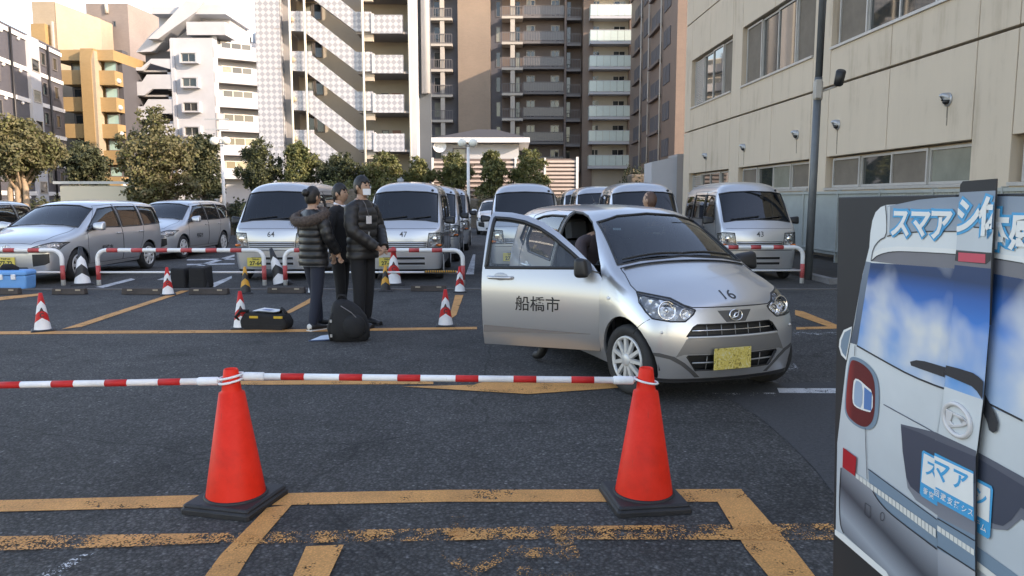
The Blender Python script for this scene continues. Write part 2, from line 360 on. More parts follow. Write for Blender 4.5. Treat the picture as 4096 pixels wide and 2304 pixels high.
# middle distance
quad_px('yellow_line', [(-150,834),(600,830),(1200,822),(1200,828),(600,837),(-150,842)], M['yellow'])
quad_px('yellow_line', [(2003,823),(2118,820),(2118,826),(2003,829)], M['yellow'])
quad_px('yellow_line', [(2000,780),(2020,783),(2118,822),(2085,822),(2000,792)], M['yellow'], .006)
quad_px('yellow_line', [(455,731),(476,731),(205,822),(155,828)], M['yellow'], .006)
quad_px('yellow_line', [(790,745),(812,745),(735,785),(690,800)], M['yellow'], .006)
quad_px('yellow_line', [(1145,742),(1166,742),(1148,792),(1128,806)], M['yellow'], .006)
quad_px('yellow_line', [(-60,752),(100,738),(105,743),(-60,762)], M['yellow'], .006)
quad_px('yellow_line', [(1660,744),(1690,744),(1720,760),(1690,760)], M['yellow'], .006)
for a in ([(515,720),(583,694),(583,700),(540,722)], [(395,704),(520,660),(590,640),(590,645),(520,666),(420,704)], [(1172,690),(1190,640),(1196,640),(1192,690)],
          [(240,722),(330,700),(340,703),(260,724)], [(470,652),(590,650),(590,653),(470,655)], [(470,664),(590,662),(590,665),(470,667)]):
    quad_px('white_line', a, M['white_line'], .005)
# the narrow drain strip where the two car parks meet
mb = MB(); mb.box(-14, 6.6, 13.02, 13.10, -.05, .022); struct(mb.build('drain_kerb', mat('kerb_concrete', (.13,.12,.115), .9, vary=.25, vscale=4)))
mb = MB(); mb.add([(5.85,14.0,.03),(8.3,14.0,.05),(7.9,34,.05),(5.75,34,.03)], [(0,1,2,3)]); struct(mb.build('soil_strip', M['soil']))
mb = MB(); mb.box(5.75,5.9,14.0,34,0,.1); mb.box(5.75,8.4,13.88,14.0,0,.11); struct(mb.build('kerb', mat('kerb_stone', (.2,.19,.185), .9, vary=.2, vscale=5)))

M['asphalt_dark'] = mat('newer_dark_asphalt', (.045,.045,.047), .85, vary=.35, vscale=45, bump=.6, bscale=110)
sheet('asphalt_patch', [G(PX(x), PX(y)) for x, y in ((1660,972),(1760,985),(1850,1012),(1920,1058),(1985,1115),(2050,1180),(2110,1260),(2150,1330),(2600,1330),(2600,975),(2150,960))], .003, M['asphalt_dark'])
# ================================================================ buildings
M['beige'] = wall_mat('beige_painted_concrete', (.57,.465,.355), .22)
M['joint'] = mat('dark_joint_sealant', (.16,.145,.125), .9)
M['alu'] = mat('aluminium_frame', (.45,.43,.40), .45, metal=.35, vary=.08)
M['screen'] = mat('brown_insect_screen', (.16,.13,.10), .85, vary=.15, vscale=2)
M['pane'] = mat('window_pane', (.03,.035,.035), .03, spec=.8)
M['pane_pale'] = mat('frosted_pane', (.22,.22,.18), .12, vary=.15, vscale=2, spec=.6)
M['pane_teal'] = mat('green_tinted_pane', (.28,.44,.42), .08, spec=.7)
M['tile_white'] = tile_mat('white_grey_chequer_tile', (.45,.465,.49), (.29,.305,.335), .30, diag=True)
M['cream'] = mat('cream_render', (.42,.375,.31), .85, vary=.06, vscale=.6)
M['cream_pipe'] = mat('cream_pipe', (.72,.68,.58), .6)
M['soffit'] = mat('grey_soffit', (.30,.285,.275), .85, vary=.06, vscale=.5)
M['white_render'] = mat('white_render', (.43,.445,.47), .8, vary=.06, vscale=.5)
M['tan'] = tile_mat('tan_tile', (.27,.20,.15), (.25,.19,.14), .3, .1)
M['brown'] = tile_mat('brown_tile', (.18,.13,.105), (.165,.12,.097), .3, .1)
M['dark_wall'] = mat('dark_grey_wall', (.075,.075,.085), .7, vary=.08, vscale=.4)
M['dark_tile'] = tile_mat('charcoal_tile', (.085,.085,.10), (.078,.078,.092), .4, .12)
M['yellow_wall'] = tile_mat('ochre_tile', (.36,.24,.115), (.335,.225,.105), .3, .1)
M['ochre_pale'] = tile_mat('pale_ochre_tile', (.36,.295,.22), (.34,.28,.205), .3, .1)
M['taupe'] = tile_mat('taupe_tile', (.235,.20,.185), (.22,.185,.172), .3, .1)
M['pale_slab'] = mat('pale_slab', (.42,.385,.34), .75, vary=.05)
M['rail_grey'] = mat('grey_balcony_rail', (.14,.13,.13), .6)
M['pale_glass'] = mat('pale_green_balcony_glass', (.50,.60,.57), .18, spec=.6, vary=.04)
M['brown_plain'] = mat('brown_wall', (.15,.118,.105), .8, vary=.06, vscale=.5)
def part(name, parent, m, *boxes, bev=0):
    mb = MB()
    for b in boxes: mb.box(*b)
    return mb.build(name, m, parent, bev=bev)
def window(parent, x0, x1, z0, z1, y=0.0, m='pane', fm='alu', fr=.06, mull=1, proud=.05, name='window'):
    f = MB()
    f.box(x0, x1, y-proud, y+.02, z0, z0+fr); f.box(x0, x1, y-proud, y+.02, z1-fr, z1)
    f.box(x0, x0+fr, y-proud, y+.02, z0+fr, z1-fr); f.box(x1-fr, x1, y-proud, y+.02, z0+fr, z1-fr)
    for k in range(mull):
        xm = x0 + (x1-x0) * (k+1) / (mull+1); f.box(xm-fr*.45, xm+fr*.45, y-proud*.9, y+.02, z0+fr, z1-fr)
    o = f.build(name, M[fm], parent)
    for k in range(mull + 1):
        a = x0 + (x1-x0) * k / (mull+1); b = x0 + (x1-x0) * (k+1) / (mull+1)
        mm = m if (m not in ('pane', 'dark_glass') or parent is bb) else rnd.choice([m, m, 'pane', 'dark_glass', 'pane_pale'])
        p = MB(); p.add([(a+fr*.4, y-.012, z0+fr*.9), (b-fr*.4, y-.012, z0+fr*.9), (b-fr*.4, y-.012, z1-fr*.9), (a+fr*.4, y-.012, z1-fr*.9)], [(0,1,2,3)]); p.build('pane', M[mm], o)
    return o
# ---------------------------------------------------------------- the beige building along the right
WA = Vector((8.3, 20.5, 0)); wang = math.atan2(-1, .042)
bb = thing('beige_office_building', 'beige panelled office building with rows of windows along the right side', 'building', WA, wang)
T0, T1 = -14.5, 27.0
part('core', bb, M['joint'], (T0+.05, T1, .34, 12, 0, 10.8))
bays = [(-13.5,-8.12), (-7.06,-1.16), (-.1,5.95), (7.05,13.0), (14.05,20.0)]
rows = [(0,1.8), (2.63,4.44), (4.47,5.42), (7.42,9.04)]
def panel(x0, x1, z0, z1): part('panel', bb, M['beige'], (x0+.012, x1-.012, 0, .36, z0+.012, z1-.012), bev=.012)
for b, (a, c) in enumerate(bays):
    md = {0: a + 2.6, 1: a + 2.95, 2: a + 3.0, 3: a + 3.0, 4: a + 3.0}[b]
    for (z0, z1) in rows: panel(a, md, z0, z1); panel(md, c, z0, z1)
    panel(a, md, 9.06, 10.9); panel(md, c, 9.06, 10.9)
prev = T0
for (a, c) in bays:
    for z0, z1 in ((0,4.44), (4.47,9.04), (9.06,10.9)): panel(prev, a, z0, z1)
    prev = c
for z0, z1 in ((0,4.44), (4.47,9.04), (9.06,10.9)):
    x = prev
    while x < T1: panel(x, min(x+3, T1), z0, z1); x += 3
def winrow(x0, x1, z0, z1, kinds, depth=.14):
    part('window_reveal', bb, M['beige'], (x0, x1, .28, .34, z0, z1))
    part('window_sill', bb, M['alu'], (x0+.02, x1-.02, -.05, .27, z0-.035, z0+.03))
    n = len(kinds); wd = (x1 - x0 - .3) / n
    for k, kd in enumerate(kinds):
        a = x0 + .15 + wd * k; b = a + wd; dy = .17 if k % 2 == 0 else .215
        if kd == 'L':
            mb = MB(); h = z1 - z0 - .1; m_ = int(h / .075)
            f = part('louvre_frame', bb, M['alu'], (a, a+.05, .12, .25, z0+.05, z1-.05), (b-.05, b, .12, .25, z0+.05, z1-.05))
            for i in range(m_): part('louvre_slat', f, M['alu'], (a+.05, b-.05, .15, .2, z0+.07+i*.075, z0+.07+i*.075+.045))
        else: window(bb, a, b, z0+.04, z1-.04, dy, {'S':'screen','G':'pane','P':'pane_pale'}[kd], 'alu', .055, 0, .05)
winrow(-13.5,-8.12,1.8,2.63,'LGGG'); winrow(-7.06,-1.16,1.8,2.63,'SGPS'); winrow(-.1,5.95,1.8,2.63,'SGSP'); winrow(7.05,13,1.8,2.63,'SGGS')
winrow(-13.5,-8.12,5.42,7.42,'LGGS'); winrow(-7.06,-1.16,5.42,7.42,'SGGS'); winrow(-.1,5.95,5.42,7.42,'SGGG'); winrow(7.05,13,5.42,7.42,'SGGS')
for x, z in ((-6.5,3.3), (-2.05,3.38), (.49,3.42), (5.15,3.47), (-11.0,3.25)):
    mb = MB(); Q = Matrix.Translation((x, -.005, z)) @ Matrix.Rotation(R(90), 4, 'X')
    mb.lathe([(.135, 0), (.135, .02), (.115, .03)], 20, 0, Q); pts = []
    mb2 = MB(); vs = []; fs = []
    for i in range(7):
        t = math.pi / 2 * i / 6
        for k in range(13):
            a = math.pi * (k / 12) * 1.25 - .39; vs.append((x + .115 * math.cos(a) * math.cos(t * .9), -.02 - .17 * math.sin(t) * (.6 + .4 * max(0, math.sin(a))), z + .115 * math.sin(a) * math.cos(t * .75) + .02))
    for i in range(6):
        for k in range(12): fs.append((i*13+k, i*13+k+1, (i+1)*13+k+1, (i+1)*13+k))
    v_ = mb.build('vent_flange', M['steel'], bb); mb2.add(vs, fs, 0, True); mb2.build('vent_hood', M['steel'], v_)
    mb3 = MB(); mb3.sphere((x, -.04, z-.04), .085, 12, 0, None, (1,.8,.7)); mb3.build('vent_mouth', M['black_trim'], v_)
    st = mat('rust_streak', (.20,.165,.125), .9) if 'streak' not in M else M['streak']; M['streak'] = st
    L__ = rnd.uniform(.35, .75); part('rust_streak', bb, st, (x-.018, x+.014, -.0035, .01, z-.12-L__, z-.11), (x-.03, x-.02, -.003, .01, z-.12-L__*.6, z-.12))
# security camera pole belongs to the car park; green fence along the wall foot
M['green_sheet'] = mat('pale_green_corrugated_sheet', (.33,.345,.315), .55, vary=.12, vscale=1.5)
fo = thing('corrugated_fence', 'pale green corrugated sheet fence along the foot of the beige building', 'fence', WA + Vector((-.75, 0, 0)), wang)
x = -9.0
while x < 13:
    mb = MB(); n = 26; vs = []
    for k in range(n + 1):
        xx = x + 1.86 * k / n; yy = .018 * (1 if (k // 1) % 2 else -1); vs += [(xx, yy, .22), (xx, yy, 1.68)]
    mb.add(vs, [(2*k, 2*k+2, 2*k+3, 2*k+1) for k in range(n)]); mb.build('sheet', M['green_sheet'], fo)
    part('post', fo, M['green_sheet'], (x-.045, x-.005, -.05, .05, 0, 1.74))
    part('rail', fo, M['green_sheet'], (x, x+1.86, -.045, .045, 1.66, 1.72)); part('rail', fo, M['green_sheet'], (x, x+1.86, -.045, -.02, .3, .35))
    x += 1.9
# ---------------------------------------------------------------- generic far block frame
def frame(name, label, cat, pxl, Y, rot=0.0):
    p = P(pxl, HOR, Y); t = thing(name, label, cat, (p.x, p.y, 0), rot); k = Y / F_PX
    return t, (lambda px: (px - pxl) * k), (lambda py: P(512, py, Y).z)
# stair tower
t, lx, lz = frame('stair_tower_block', 'white chequer-tiled apartment block with zigzag outside stairs', 'apartment block', 261.5, 59)
cx = lambda c: lx(250 + c / 8.053); FL = 303 / 8.053 * 59 / F_PX
z0 = lz(412 / 8.053) - 3 * FL                     # top of a parapet at the lowest level shown
top = z0 + 7 * FL
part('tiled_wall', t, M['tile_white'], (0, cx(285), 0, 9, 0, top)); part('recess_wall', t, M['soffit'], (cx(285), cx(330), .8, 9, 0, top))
part('back_wall', t, M['cream'], (cx(330), cx(1300), 3.2, 9, 0, top-.2)); part('end_column', t, M['white_render'], (cx(1285), cx(1345), 0, 9, 0, top))
part('side_wall', t, mat('shade_painted_side_wall', (.075,.09,.105), .8, vary=.06, vscale=.5), (cx(1345), cx(1440), 1.6, 2.0, 0, top))  # face lying in shade: the shade is put into this dark blue-grey colour
mb = MB(); mb.lathe([(.0, lz(91)), (.33, lz(91)), (.33, top)], 18, 0, Matrix.Translation((cx(1405), 1.3, 0))); mb.build('sunlit_strip_column', M['white_render'], t)  # white column added as the sunlit upper strip of the shaded side wall
for f in range(-1, 7):
    zb = z0 + f * FL; S = 59 / F_PX / 8.053
    def q(c, y): return (cx(c), zb - (y - 412) * S)
    mb = MB(); mb.prism([q(*a) for a in ((352,412),(525,412),(525,440),(880,722),(880,870),(470,565),(352,560))], 0, .22); mb.build('stair_parapet', M['tile_white'], t)
    mb = MB(); mb.prism([q(*a) for a in ((880,722),(1000,722),(1000,745),(1245,745),(1245,885),(1015,885),(1000,870),(880,870))], -.1, .12); pp_ = mb.build('corridor_parapet', M['tile_white'], t)
    part('corner_post', t, M['white_render'], (cx(1000), cx(1018), -.16, .2, q(0,885)[1], q(0,735)[1]))
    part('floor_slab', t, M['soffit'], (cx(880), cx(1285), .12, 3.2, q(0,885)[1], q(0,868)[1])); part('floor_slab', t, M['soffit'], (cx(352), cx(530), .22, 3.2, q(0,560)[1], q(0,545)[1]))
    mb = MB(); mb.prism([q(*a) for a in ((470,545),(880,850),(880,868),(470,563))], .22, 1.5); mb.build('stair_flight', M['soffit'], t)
    part('beam', t, M['cream'], (cx(925), cx(1010), .15, .5, q(0,940)[1], q(0,888)[1]))
    window(t, cx(385), cx(455), q(0,708)[1], q(0,575)[1], 3.2, 'dark_glass', 'rail_grey', .08, 0); window(t, cx(465), cx(535), q(0,708)[1], q(0,575)[1], 3.2, 'dark_glass', 'rail_grey', .08, 0)
    window(t, cx(1010), cx(1070), q(0,745)[1], q(0,690)[1], 3.2, 'dark_glass', 'rail_grey', .06, 0)
    part('door', t, mat('brown_door', (.30,.16,.12), .6) if 'bdoor' not in M else M['bdoor'], (cx(1100), cx(1170), 3.12, 3.2, q(0,885)[1], q(0,690)[1]))
    mb = MB(); mb.sphere((cx(382), -.12, q(0,480)[1]), .20, 12, 0, None, (1,.6,1)); mb.build('wall_lamp', M['ochre_pale'], t)
    part('shadow_groove', t, M['soffit'], (cx(240), cx(285), -.02, .02, q(0,545)[1]-.03, q(0,545)[1]+.03))
for c in (336, 452, 902, 1262):
    mb = MB(); mb.tube([(cx(c + 34), -.26, 0), (cx(c + 34) , -.26, top)], .085, 8); mb.build('rain_pipe', M['cream_pipe'], t)
# brown tower
t, lx, lz = frame('brown_apartment_tower', 'tall brown apartment tower with dark balconies and a tan tiled strip', 'apartment block', 428, 92)
c3 = lambda c: lx(420 + c / 7.4296); K = 92 / F_PX / 7.4296; FL = 180 * K
zf = lz(1055 / 7.4296) - FL; NF = 11; top = zf + NF * FL
part('dark_wall', t, M['dark_tile'], (c3(62), c3(285), 1.6, 14, 0, top)); part('tan_wall', t, M['tan'], (c3(287), c3(523), .3, 14, 0, top+1))
part('recess_wall', t, M['dark_tile'], (c3(523), c3(605), 2.0, 14, 0, top)); part('back_wall', t, M['brown_plain'], (c3(605), c3(1190), 2.0, 14, 0, top)); part('pier', t, M['brown'], (c3(1190), c3(1262), -.6, 14, 0, top))
bal_me = {}
for f in range(NF):
    z = zf + f * FL
    def bal(a, b, y0, y1, zz, slabm, railm, h=1.1, mid=True):
        s_ = part('balcony', t, M[slabm], (c3(a), c3(b), y0, y1, zz-.28, zz))
        mb = MB(); x0, x1 = c3(a)+.05, c3(b)-.05
        mb.box(x0, x1, y0, y0+.05, zz+h-.06, zz+h); mb.box(x0, x1, y0, y0+.04, zz+.06, zz+.12)
        n = max(3, int((x1-x0)/.28))
        for k in range(n+1): xx = x0 + (x1-x0)*k/n; mb.box(xx-.025, xx+.025, y0+.005, y0+.035, zz, zz+h-.06)
        mb.build('railing', M[railm], s_); return s_
    bal(88, 248, 0, 1.6, z - 20*K, 'pale_slab', 'rail_grey'); bal(606, 758, -.2, 2.0, z - 10*K, 'pale_slab', 'rail_grey')
    part('column', t, M['pale_slab'], (c3(160), c3(190), .1, .5, z - 20*K, z - 20*K + FL - .3)); part('column', t, M['pale_slab'], (c3(668), c3(700), -.1, .3, z - 10*K, z - 10*K + FL - .3))
    mb = MB(); s_ = bal(760, 1060, .6, 2.0, z + 5*K, 'rail_grey', 'rail_grey', 1.15); bal(1075, 1180, .3, 2.0, z - 15*K, 'rail_grey', 'rail_grey')
    part('balcony_screen', s_, mat('smoked_balcony_glass', (.13,.125,.13), .25) if 'smoke' not in M else M['smoke'], (c3(765), c3(1055), .66, .70, z+5*K+.12, z+5*K+1.08))
    part('party_wall', t, M['brown_plain'], (c3(1060), c3(1074), .4, 2.0, z-.2, z+FL-.2))
    for a, b in ((785,850), (965,1030)): window(t, c3(a), c3(b), z+.1, z+2.15, 2.0, 'pane', 'pale_slab', .1, 1)
    window(t, c3(1080), c3(1115), z+.1, z+2.0, 2.0, 'dark_glass', 'rail_grey', .08, 0); window(t, c3(560), c3(596), z+.2, z+2.0, 2.0, 'pane', 'rail_grey', .08, 0)
    window(t, c3(705), c3(740), z+.1, z+2.0, 2.0, 'dark_glass', 'rail_grey', .08, 0); window(t, c3(105), c3(155), z+.1, z+1.9, 1.6, 'dark_glass', 'rail_grey', .08, 0)
t2, lx2, lz2 = frame('glass_balcony_block', 'cream apartment block with pale green glass balconies in sunlight', 'apartment block', 588, 90)
k2 = 90 / F_PX / 7.4296; c4 = lambda c: lx2(420 + c / 7.4296)
part('wall', t2, M['cream'], (c4(1262), c4(1540), 1.6, 13, 0, top)); part('end_wall', t2, M['brown'], (c4(1540), c4(1562), .6, 13, 0, top))
z2 = lz2(1050 / 7.4296) - 1 * 178 * k2
for f in range(NF):
    z = z2 + f * 178 * k2
    s_ = part('balcony', t2, M['white_render'], (c4(1250), c4(1550), 0, 1.6, z-.30, z))
    for k in range(6): a = c4(1252) + (c4(1548)-c4(1252)) * k / 6; b = c4(1252) + (c4(1548)-c4(1252)) * (k+1) / 6; part('glass_panel', s_, M['pale_glass'], (a+.015, b-.015, .03, .06, z+.04, z+1.2))
    part('handrail', s_, M['white_render'], (c4(1250), c4(1550), .01, .08, z+1.2, z+1.26)); part('side_panel', s_, M['pale_glass'], (c4(1250), c4(1250)+.05, .09, 1.55, z+.04, z+1.2))
    window(t2, c4(1275), c4(1330), z+.1, z+2.0, 1.6, 'pane', 'pale_slab', .08, 1); window(t2, c4(1430), c4(1520), z+.1, z+2.0, 1.6, 'pane', 'pale_slab', .08, 1)
# right brown block
t = thing('brown_stair_block', 'brown apartment block with dark stair openings left of the beige building', 'apartment block', (12.9, 62, 0), 0)
part('wall', t, M['brown'], (0, 14, 0, 24, 0, 22.5)); part('parapet', t, M['brown_plain'], (-.15, 14, -.15, 24, 22.5, 23.1))
for f in range(7):
    z = 1.2 + f * 3.0
    for k, (a, b, dz) in enumerate(((2.5,5.2,.9), (6.2,11.0,.3), (12.2,15.5,.9), (16.5,21.0,.3))):
        o = part('stair_opening' if k % 2 else 'window', t, M['dark_wall'], (-.06, .05, a, b, z+dz, z+dz+1.45))
        part('mullion', o, M['rail_grey'], (-.1, -.06, (a+b)/2-.05, (a+b)/2+.05, z+dz, z+dz+1.45))
        if k % 2: part('ledge', o, M['brown_plain'], (-.35, -.06, a-.1, b+.1, z+dz-.22, z+dz))
for y in (5.7, 11.6, 16.0):
    mb = MB(); mb.tube([(-.2, y, 0), (-.2, y, 22.5)], .07, 8); mb.build('rain_pipe', M['pale_slab'], t)
# low hall with white eaves, louvred fence, white boundary wall
t, lx, lz = frame('low_hall', 'low cream hall with white eaves and dark hipped roof behind the trees', 'building', 429, 50)
w0, w1 = lx(432), lx(529)
part('wall', t, M['white_render'], (w0+.7, w1-.7, .8, 8, 0, lz(143))); part('eaves', t, M['white_paint'], (w0, w1, 0, 8.6, lz(142.3), lz(137.5)))
mb = MB(); a, b = w0+.1, w1-.1; zr, zt = lz(137.5), lz(123.5); mb.add([(a,.1,zr),(b,.1,zr),(b,8.5,zr),(a,8.5,zr),(lx(474),4.2,zt),(lx(494),4.2,zt)], [(0,1,5,4),(1,2,5),(2,3,4,5),(3,0,4)]); mb.build('roof', mat('dark_roof_sheet', (.05,.05,.055), .6), t)
window(t, lx(452), lx(466), 2.0, lz(147), .8, 'pane', 'rail_grey', .08, 0)
mb = MB(); mb.lathe([(.02,0),(.3,.06),(.42,.16)], 16, 0, Matrix.Translation((lx(440), .4, lz(147))) @ Matrix.Rotation(R(70), 4, 'X')); mb.build('satellite_dish', M['white_paint'], t)
t, lx, lz = frame('louvred_fence', 'pale slatted screen fence behind the parked vans', 'fence', 433, 46)
M['slat'] = mat('pale_pink_slat', (.55,.46,.41), .7, vary=.06)
zt = lz(157.8); edges = [433, 460, 486, 515, 544, 576]
for k in range(5):
    part('post', t, M['white_paint'], (lx(edges[k])-.06, lx(edges[k])+.06, -.06, .06, 0, zt))
    n = 13 if k == 4 else 11
    for i in range(n): part('slat', t, M['slat'], (lx(edges[k])+.065, lx(edges[k+1])-.065, -.02, .02, .9 + (zt-.95) * i / n, .9 + (zt-.95) * i / n + .125))
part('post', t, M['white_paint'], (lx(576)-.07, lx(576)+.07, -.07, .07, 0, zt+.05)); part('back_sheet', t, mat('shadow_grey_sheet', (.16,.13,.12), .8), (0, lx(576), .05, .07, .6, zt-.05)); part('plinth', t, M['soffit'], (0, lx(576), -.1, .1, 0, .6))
t, lx, lz = frame('boundary_wall', 'grey white concrete boundary wall beside the beige building', 'wall', 651, 39)
mb = MB(); mb.prism([(0,0),(lx(683),0),(lx(683),lz(155)),(0,lz(162))], 0, 2.2); mb.build('wall', M['white_render'], t); part('coping', t, M['soffit'], (lx(676), lx(683), -.03, 2.22, 0, lz(155)+.05))
# white stepped block
t, lx, lz = frame('white_stepped_block', 'white apartment block with boxed windows and rooftop stair', 'apartment block', 135, 92)
c1 = lambda c: lx(c / 8.048); y1 = lambda c: lz(c / 8.048)
part('wall', t, M['white_render'], (c1(1430), c1(1760), 0, 10, 0, y1(305))); part('upper_wall', t, M['white_render'], (c1(1260), c1(1830), 3, 10, y1(305), y1(95)))
part('roof_slab', t, M['white_render'], (c1(1600), c1(1860), .5, 9, y1(105), y1(25))); part('balcony_parapet', t, M['white_render'], (c1(1570), c1(1870), -.3, 3, y1(285), y1(180))); part('roof_slab', t, M['white_render'], (c1(1265), c1(1480), 1.0, 9, y1(95), y1(35)))
mb = MB(); mb.prism([(c1(a), y1(b)) for a, b in ((1250,310),(1330,310),(1640,90),(1700,10),(1560,0),(1380,190))], .2, 3); mb.build('stair_wall', M['white_render'], t)
mb = MB(); mb.prism([(c1(a), y1(b)) for a, b in ((1110,400),(1240,250),(1335,170),(1335,310),(1240,395))], 1.5, 4); mb.build('stair_wall', M['white_render'], t)
part('corner_strip', t, M['white_render'], (c1(1432), c1(1462), -.25, 0, 0, y1(315)))
window(t, c1(1640), c1(1730), y1(165), y1(135), 3, 'pane', 'alu', .1, 1)
for k in range(5):
    z = y1(515) - k * 188 * 92 / F_PX / 8.048
    o = part('window_box', t, M['white_render'], (c1(1515), c1(1655), -.75, 0, z, z+.12), (c1(1515), c1(1655), -.75, 0, z+1.1, z+1.25), (c1(1515), c1(1528), -.75, 0, z+.12, z+1.1), (c1(1640), c1(1655), -.75, 0, z+.12, z+1.1))
    window(o, c1(1530), c1(1638), z+.13, z+1.09, -.55, 'pane', 'alu', .07, 1)
for k in range(6):                                 # open stair on the left
    z = y1(570) - k * 190 * 92 / F_PX / 8.048; S = 92 / F_PX / 8.048
    mb = MB(); mb.prism([(c1(a), z + (570 - b) * S) for a, b in ((1085,545),(1200,545),(1280,480),(1430,480),(1430,560),(1270,515),(1210,570),(1085,570))] if k == 0 else [(c1(a), z + (570 - b) * S) for a, b in ((1085,465),(1200,465),(1240,410),(1430,410),(1430,520),(1280,520),(1210,570),(1085,570))], -.2, .2); mb.build('stair_parapet', M['white_render'], t)
    part('landing', t, M['soffit'], (c1(1085), c1(1430), .2, 3, z-.1, z+.1)); part('stair_wall', t, M['dark_wall'], (c1(1150), c1(1380), 2.6, 3.2, z+.1, z+2.7)); part('stair_pier', t, M['white_render'], (c1(1390), c1(1430), .2, 3, z-2.2, z+.1))
# its side with balconies, turned away to the right
s_ang = R(34)
t3 = thing('white_balcony_wing', 'white wing with stacked balconies next to the boxed windows', 'apartment block', (t.location.x + c1(1762), 92, 0), s_ang)
part('wall', t3, M['white_render'], (0, 16.5, 1.4, 9, 0, y1(330)))
for k in range(6):
    z = y1(470) - k * 188 * 92 / F_PX / 8.048 + .2
    part('parapet', t3, M['white_render'], (.05, 16.5, 0, .2, z-.1, z+1.15)); part('slab', t3, M['soffit'], (.05, 16.5, .2, 1.4, z-.15, z)); part('end_pier', t3, M['white_render'], (0, .5, .05, 1.4, z+1.15, z+2.8))
    for a in (5.2, 10.3): part('air_conditioner', t3, M['white_paint'], (a, a+.8, .9, 1.2, z, z+.6))
    for a in (1.2, 6.4, 11.5): window(t3, a, a+3.6, z+.1, z+2.1, 1.4, 'dark_glass', 'alu', .1, 2)
t4 = thing('shaded_balcony_block', 'long balcony block in blue shade behind the white wing', 'apartment block', (P(229, HOR, 104).x, 104, 0), R(50))
zt = P(240, 34, 104).z; part('wall', t4, M['white_render'], (0, 40, 1.5, 10, 0, zt))
for k in range(9):
    z = zt - 1.6 - k * 2.9; part('parapet', t4, M['white_render'], (.05, 40, 0, .2, z-.1, z+1.1)); part('slab', t4, M['soffit'], (.05, 40, .2, 1.5, z-.15, z))
    for a in range(7): window(t4, .8+a*5.4, 5.2+a*5.4, z+.1, z+2.2, 1.5, 'dark_glass', 'alu', .1, 2)
    for a in range(8): part('divider', t4, M['white_render'], (a*5.4, a*5.4+.15, .25, 1.5, z, z+2.7))
# ochre block and towers behind
t, lx, lz = frame('ochre_block', 'ochre tiled block with projecting balconies and central fin', 'building', 62, 87)
c1 = lambda c: lx(c / 8.048); y1 = lambda c: lz(c / 8.048); S = 87 / F_PX / 8.048
part('wall', t, M['dark_wall'], (c1(575), c1(985), 1.6, 10, 0, y1(490))); part('roof_slab', t, M['yellow_wall'], (c1(500), c1(985), -.3, 10, y1(490), y1(405))); part('fin', t, M['yellow_wall'], (c1(752), c1(838), -1.1, 1.6, 0, y1(490))); 
mb = MB(); mb.prism([(c1(a), y1(b)) for a, b in ((752,490),(752,480),(760,405),(862,405),(838,490))], -1.1, 1.6); mb.build('fin_head', M['yellow_wall'], t)
part('fin_edge', t, M['ochre_pale'], (c1(838), c1(862), -1.0, .4, 0, y1(420)))
for k in range(5):
    z = y1(685) - k * 206 * S
    part('balcony', t, M['yellow_wall'], (c1(580), c1(752), -.5, 1.6, z, z + 110*S)); part('balcony', t, M['yellow_wall'], (c1(862), c1(985), -.2, 1.6, z, z + 110*S))
    window(t, c1(585), c1(750), z+112*S, z+195*S, 1.6, 'dark_glass', 'rail_grey', .1, 1); window(t, c1(866), c1(968), z+112*S, z+195*S, .9, 'pane_teal', 'rail_grey', .1, 0)
    mb = MB(); mb.sphere((c1(985), .5, z+.5), .35, 8, 0, None, (1,1,.9)); mb.build('air_conditioner', M['white_render'], t)
part('penthouse', t, M['ochre_pale'], (c1(545), c1(745), 3, 9, y1(405), y1(355)))
t, lx, lz = frame('ochre_tower', 'pale tiled tower rising behind the ochre block', 'building', 45, 96)
c1 = lambda c: lx(c / 8.048); y1 = lambda c: lz(c / 8.048)
mb = MB(); mb.prism([(c1(365),0),(c1(540),0),(c1(540),y1(12)),(c1(362),y1(12))], 0, 9); mb.build('wall', M['ochre_pale'], t)
mb = MB(); mb.add([(c1(540),0,0),(c1(690),6,0),(c1(690),6,y1(60)),(c1(545),0,y1(14)),(c1(540),9,0),(c1(540),9,y1(14)),(c1(690),9,0),(c1(690),9,y1(60))], [(0,1,2,3),(3,2,7,5),(1,6,7,2)]); mb.build('side_wall', M['ochre_pale'], t)
part('stair_wall', t, M['yellow_wall'], (c1(380), c1(490), -1, 0, 0, y1(205))); part('pipe', t, M['pale_slab'], (c1(525), c1(536), -.6, -.3, 0, y1(180)))
t, lx, lz = frame('taupe_tower', 'taupe tiled tower with two small windows on the skyline', 'building', 94, 106)
c1 = lambda c: lx(c / 8.048); y1 = lambda c: lz(c / 8.048)
part('wall', t, M['taupe'], (c1(785), c1(1110), 0, 10, 0, y1(28))); mb = MB(); mb.add([(c1(1110),0,0),(c1(1240),7,0),(c1(1240),7,y1(70)),(c1(1110),0,y1(28)),(c1(1110),10,0),(c1(1110),10,y1(28)),(c1(1240),10,0),(c1(1240),10,y1(70))], [(0,1,2,3),(3,2,7,5),(1,6,7,2)]); mb.build('side_wall', M['taupe'], t)
part('lower_wing', t, M['taupe'], (c1(770), c1(890), -3, 0, 0, y1(265))); mb = MB(); mb.prism([(c1(a), y1(b)) for a, b in ((870,255),(985,345),(985,420),(870,420))], -2.5, 0); mb.build('stair_wall', M['taupe'], t)
part('lower_wing', t, M['dark_wall'], (c1(700), c1(1090), -1.5, 0, 0, y1(420)))
for a in (918, 990): window(t, c1(a), c1(a+24), y1(215), y1(168), 0, 'dark_glass', 'rail_grey', .08, 0)
window(t, c1(797), c1(858), y1(262), y1(195), 0, 'dark_glass', 'rail_grey', .1, 1); part('fin', t, M['tan'], (c1(860), c1(892), -1.2, 0, y1(270), y1(150)))
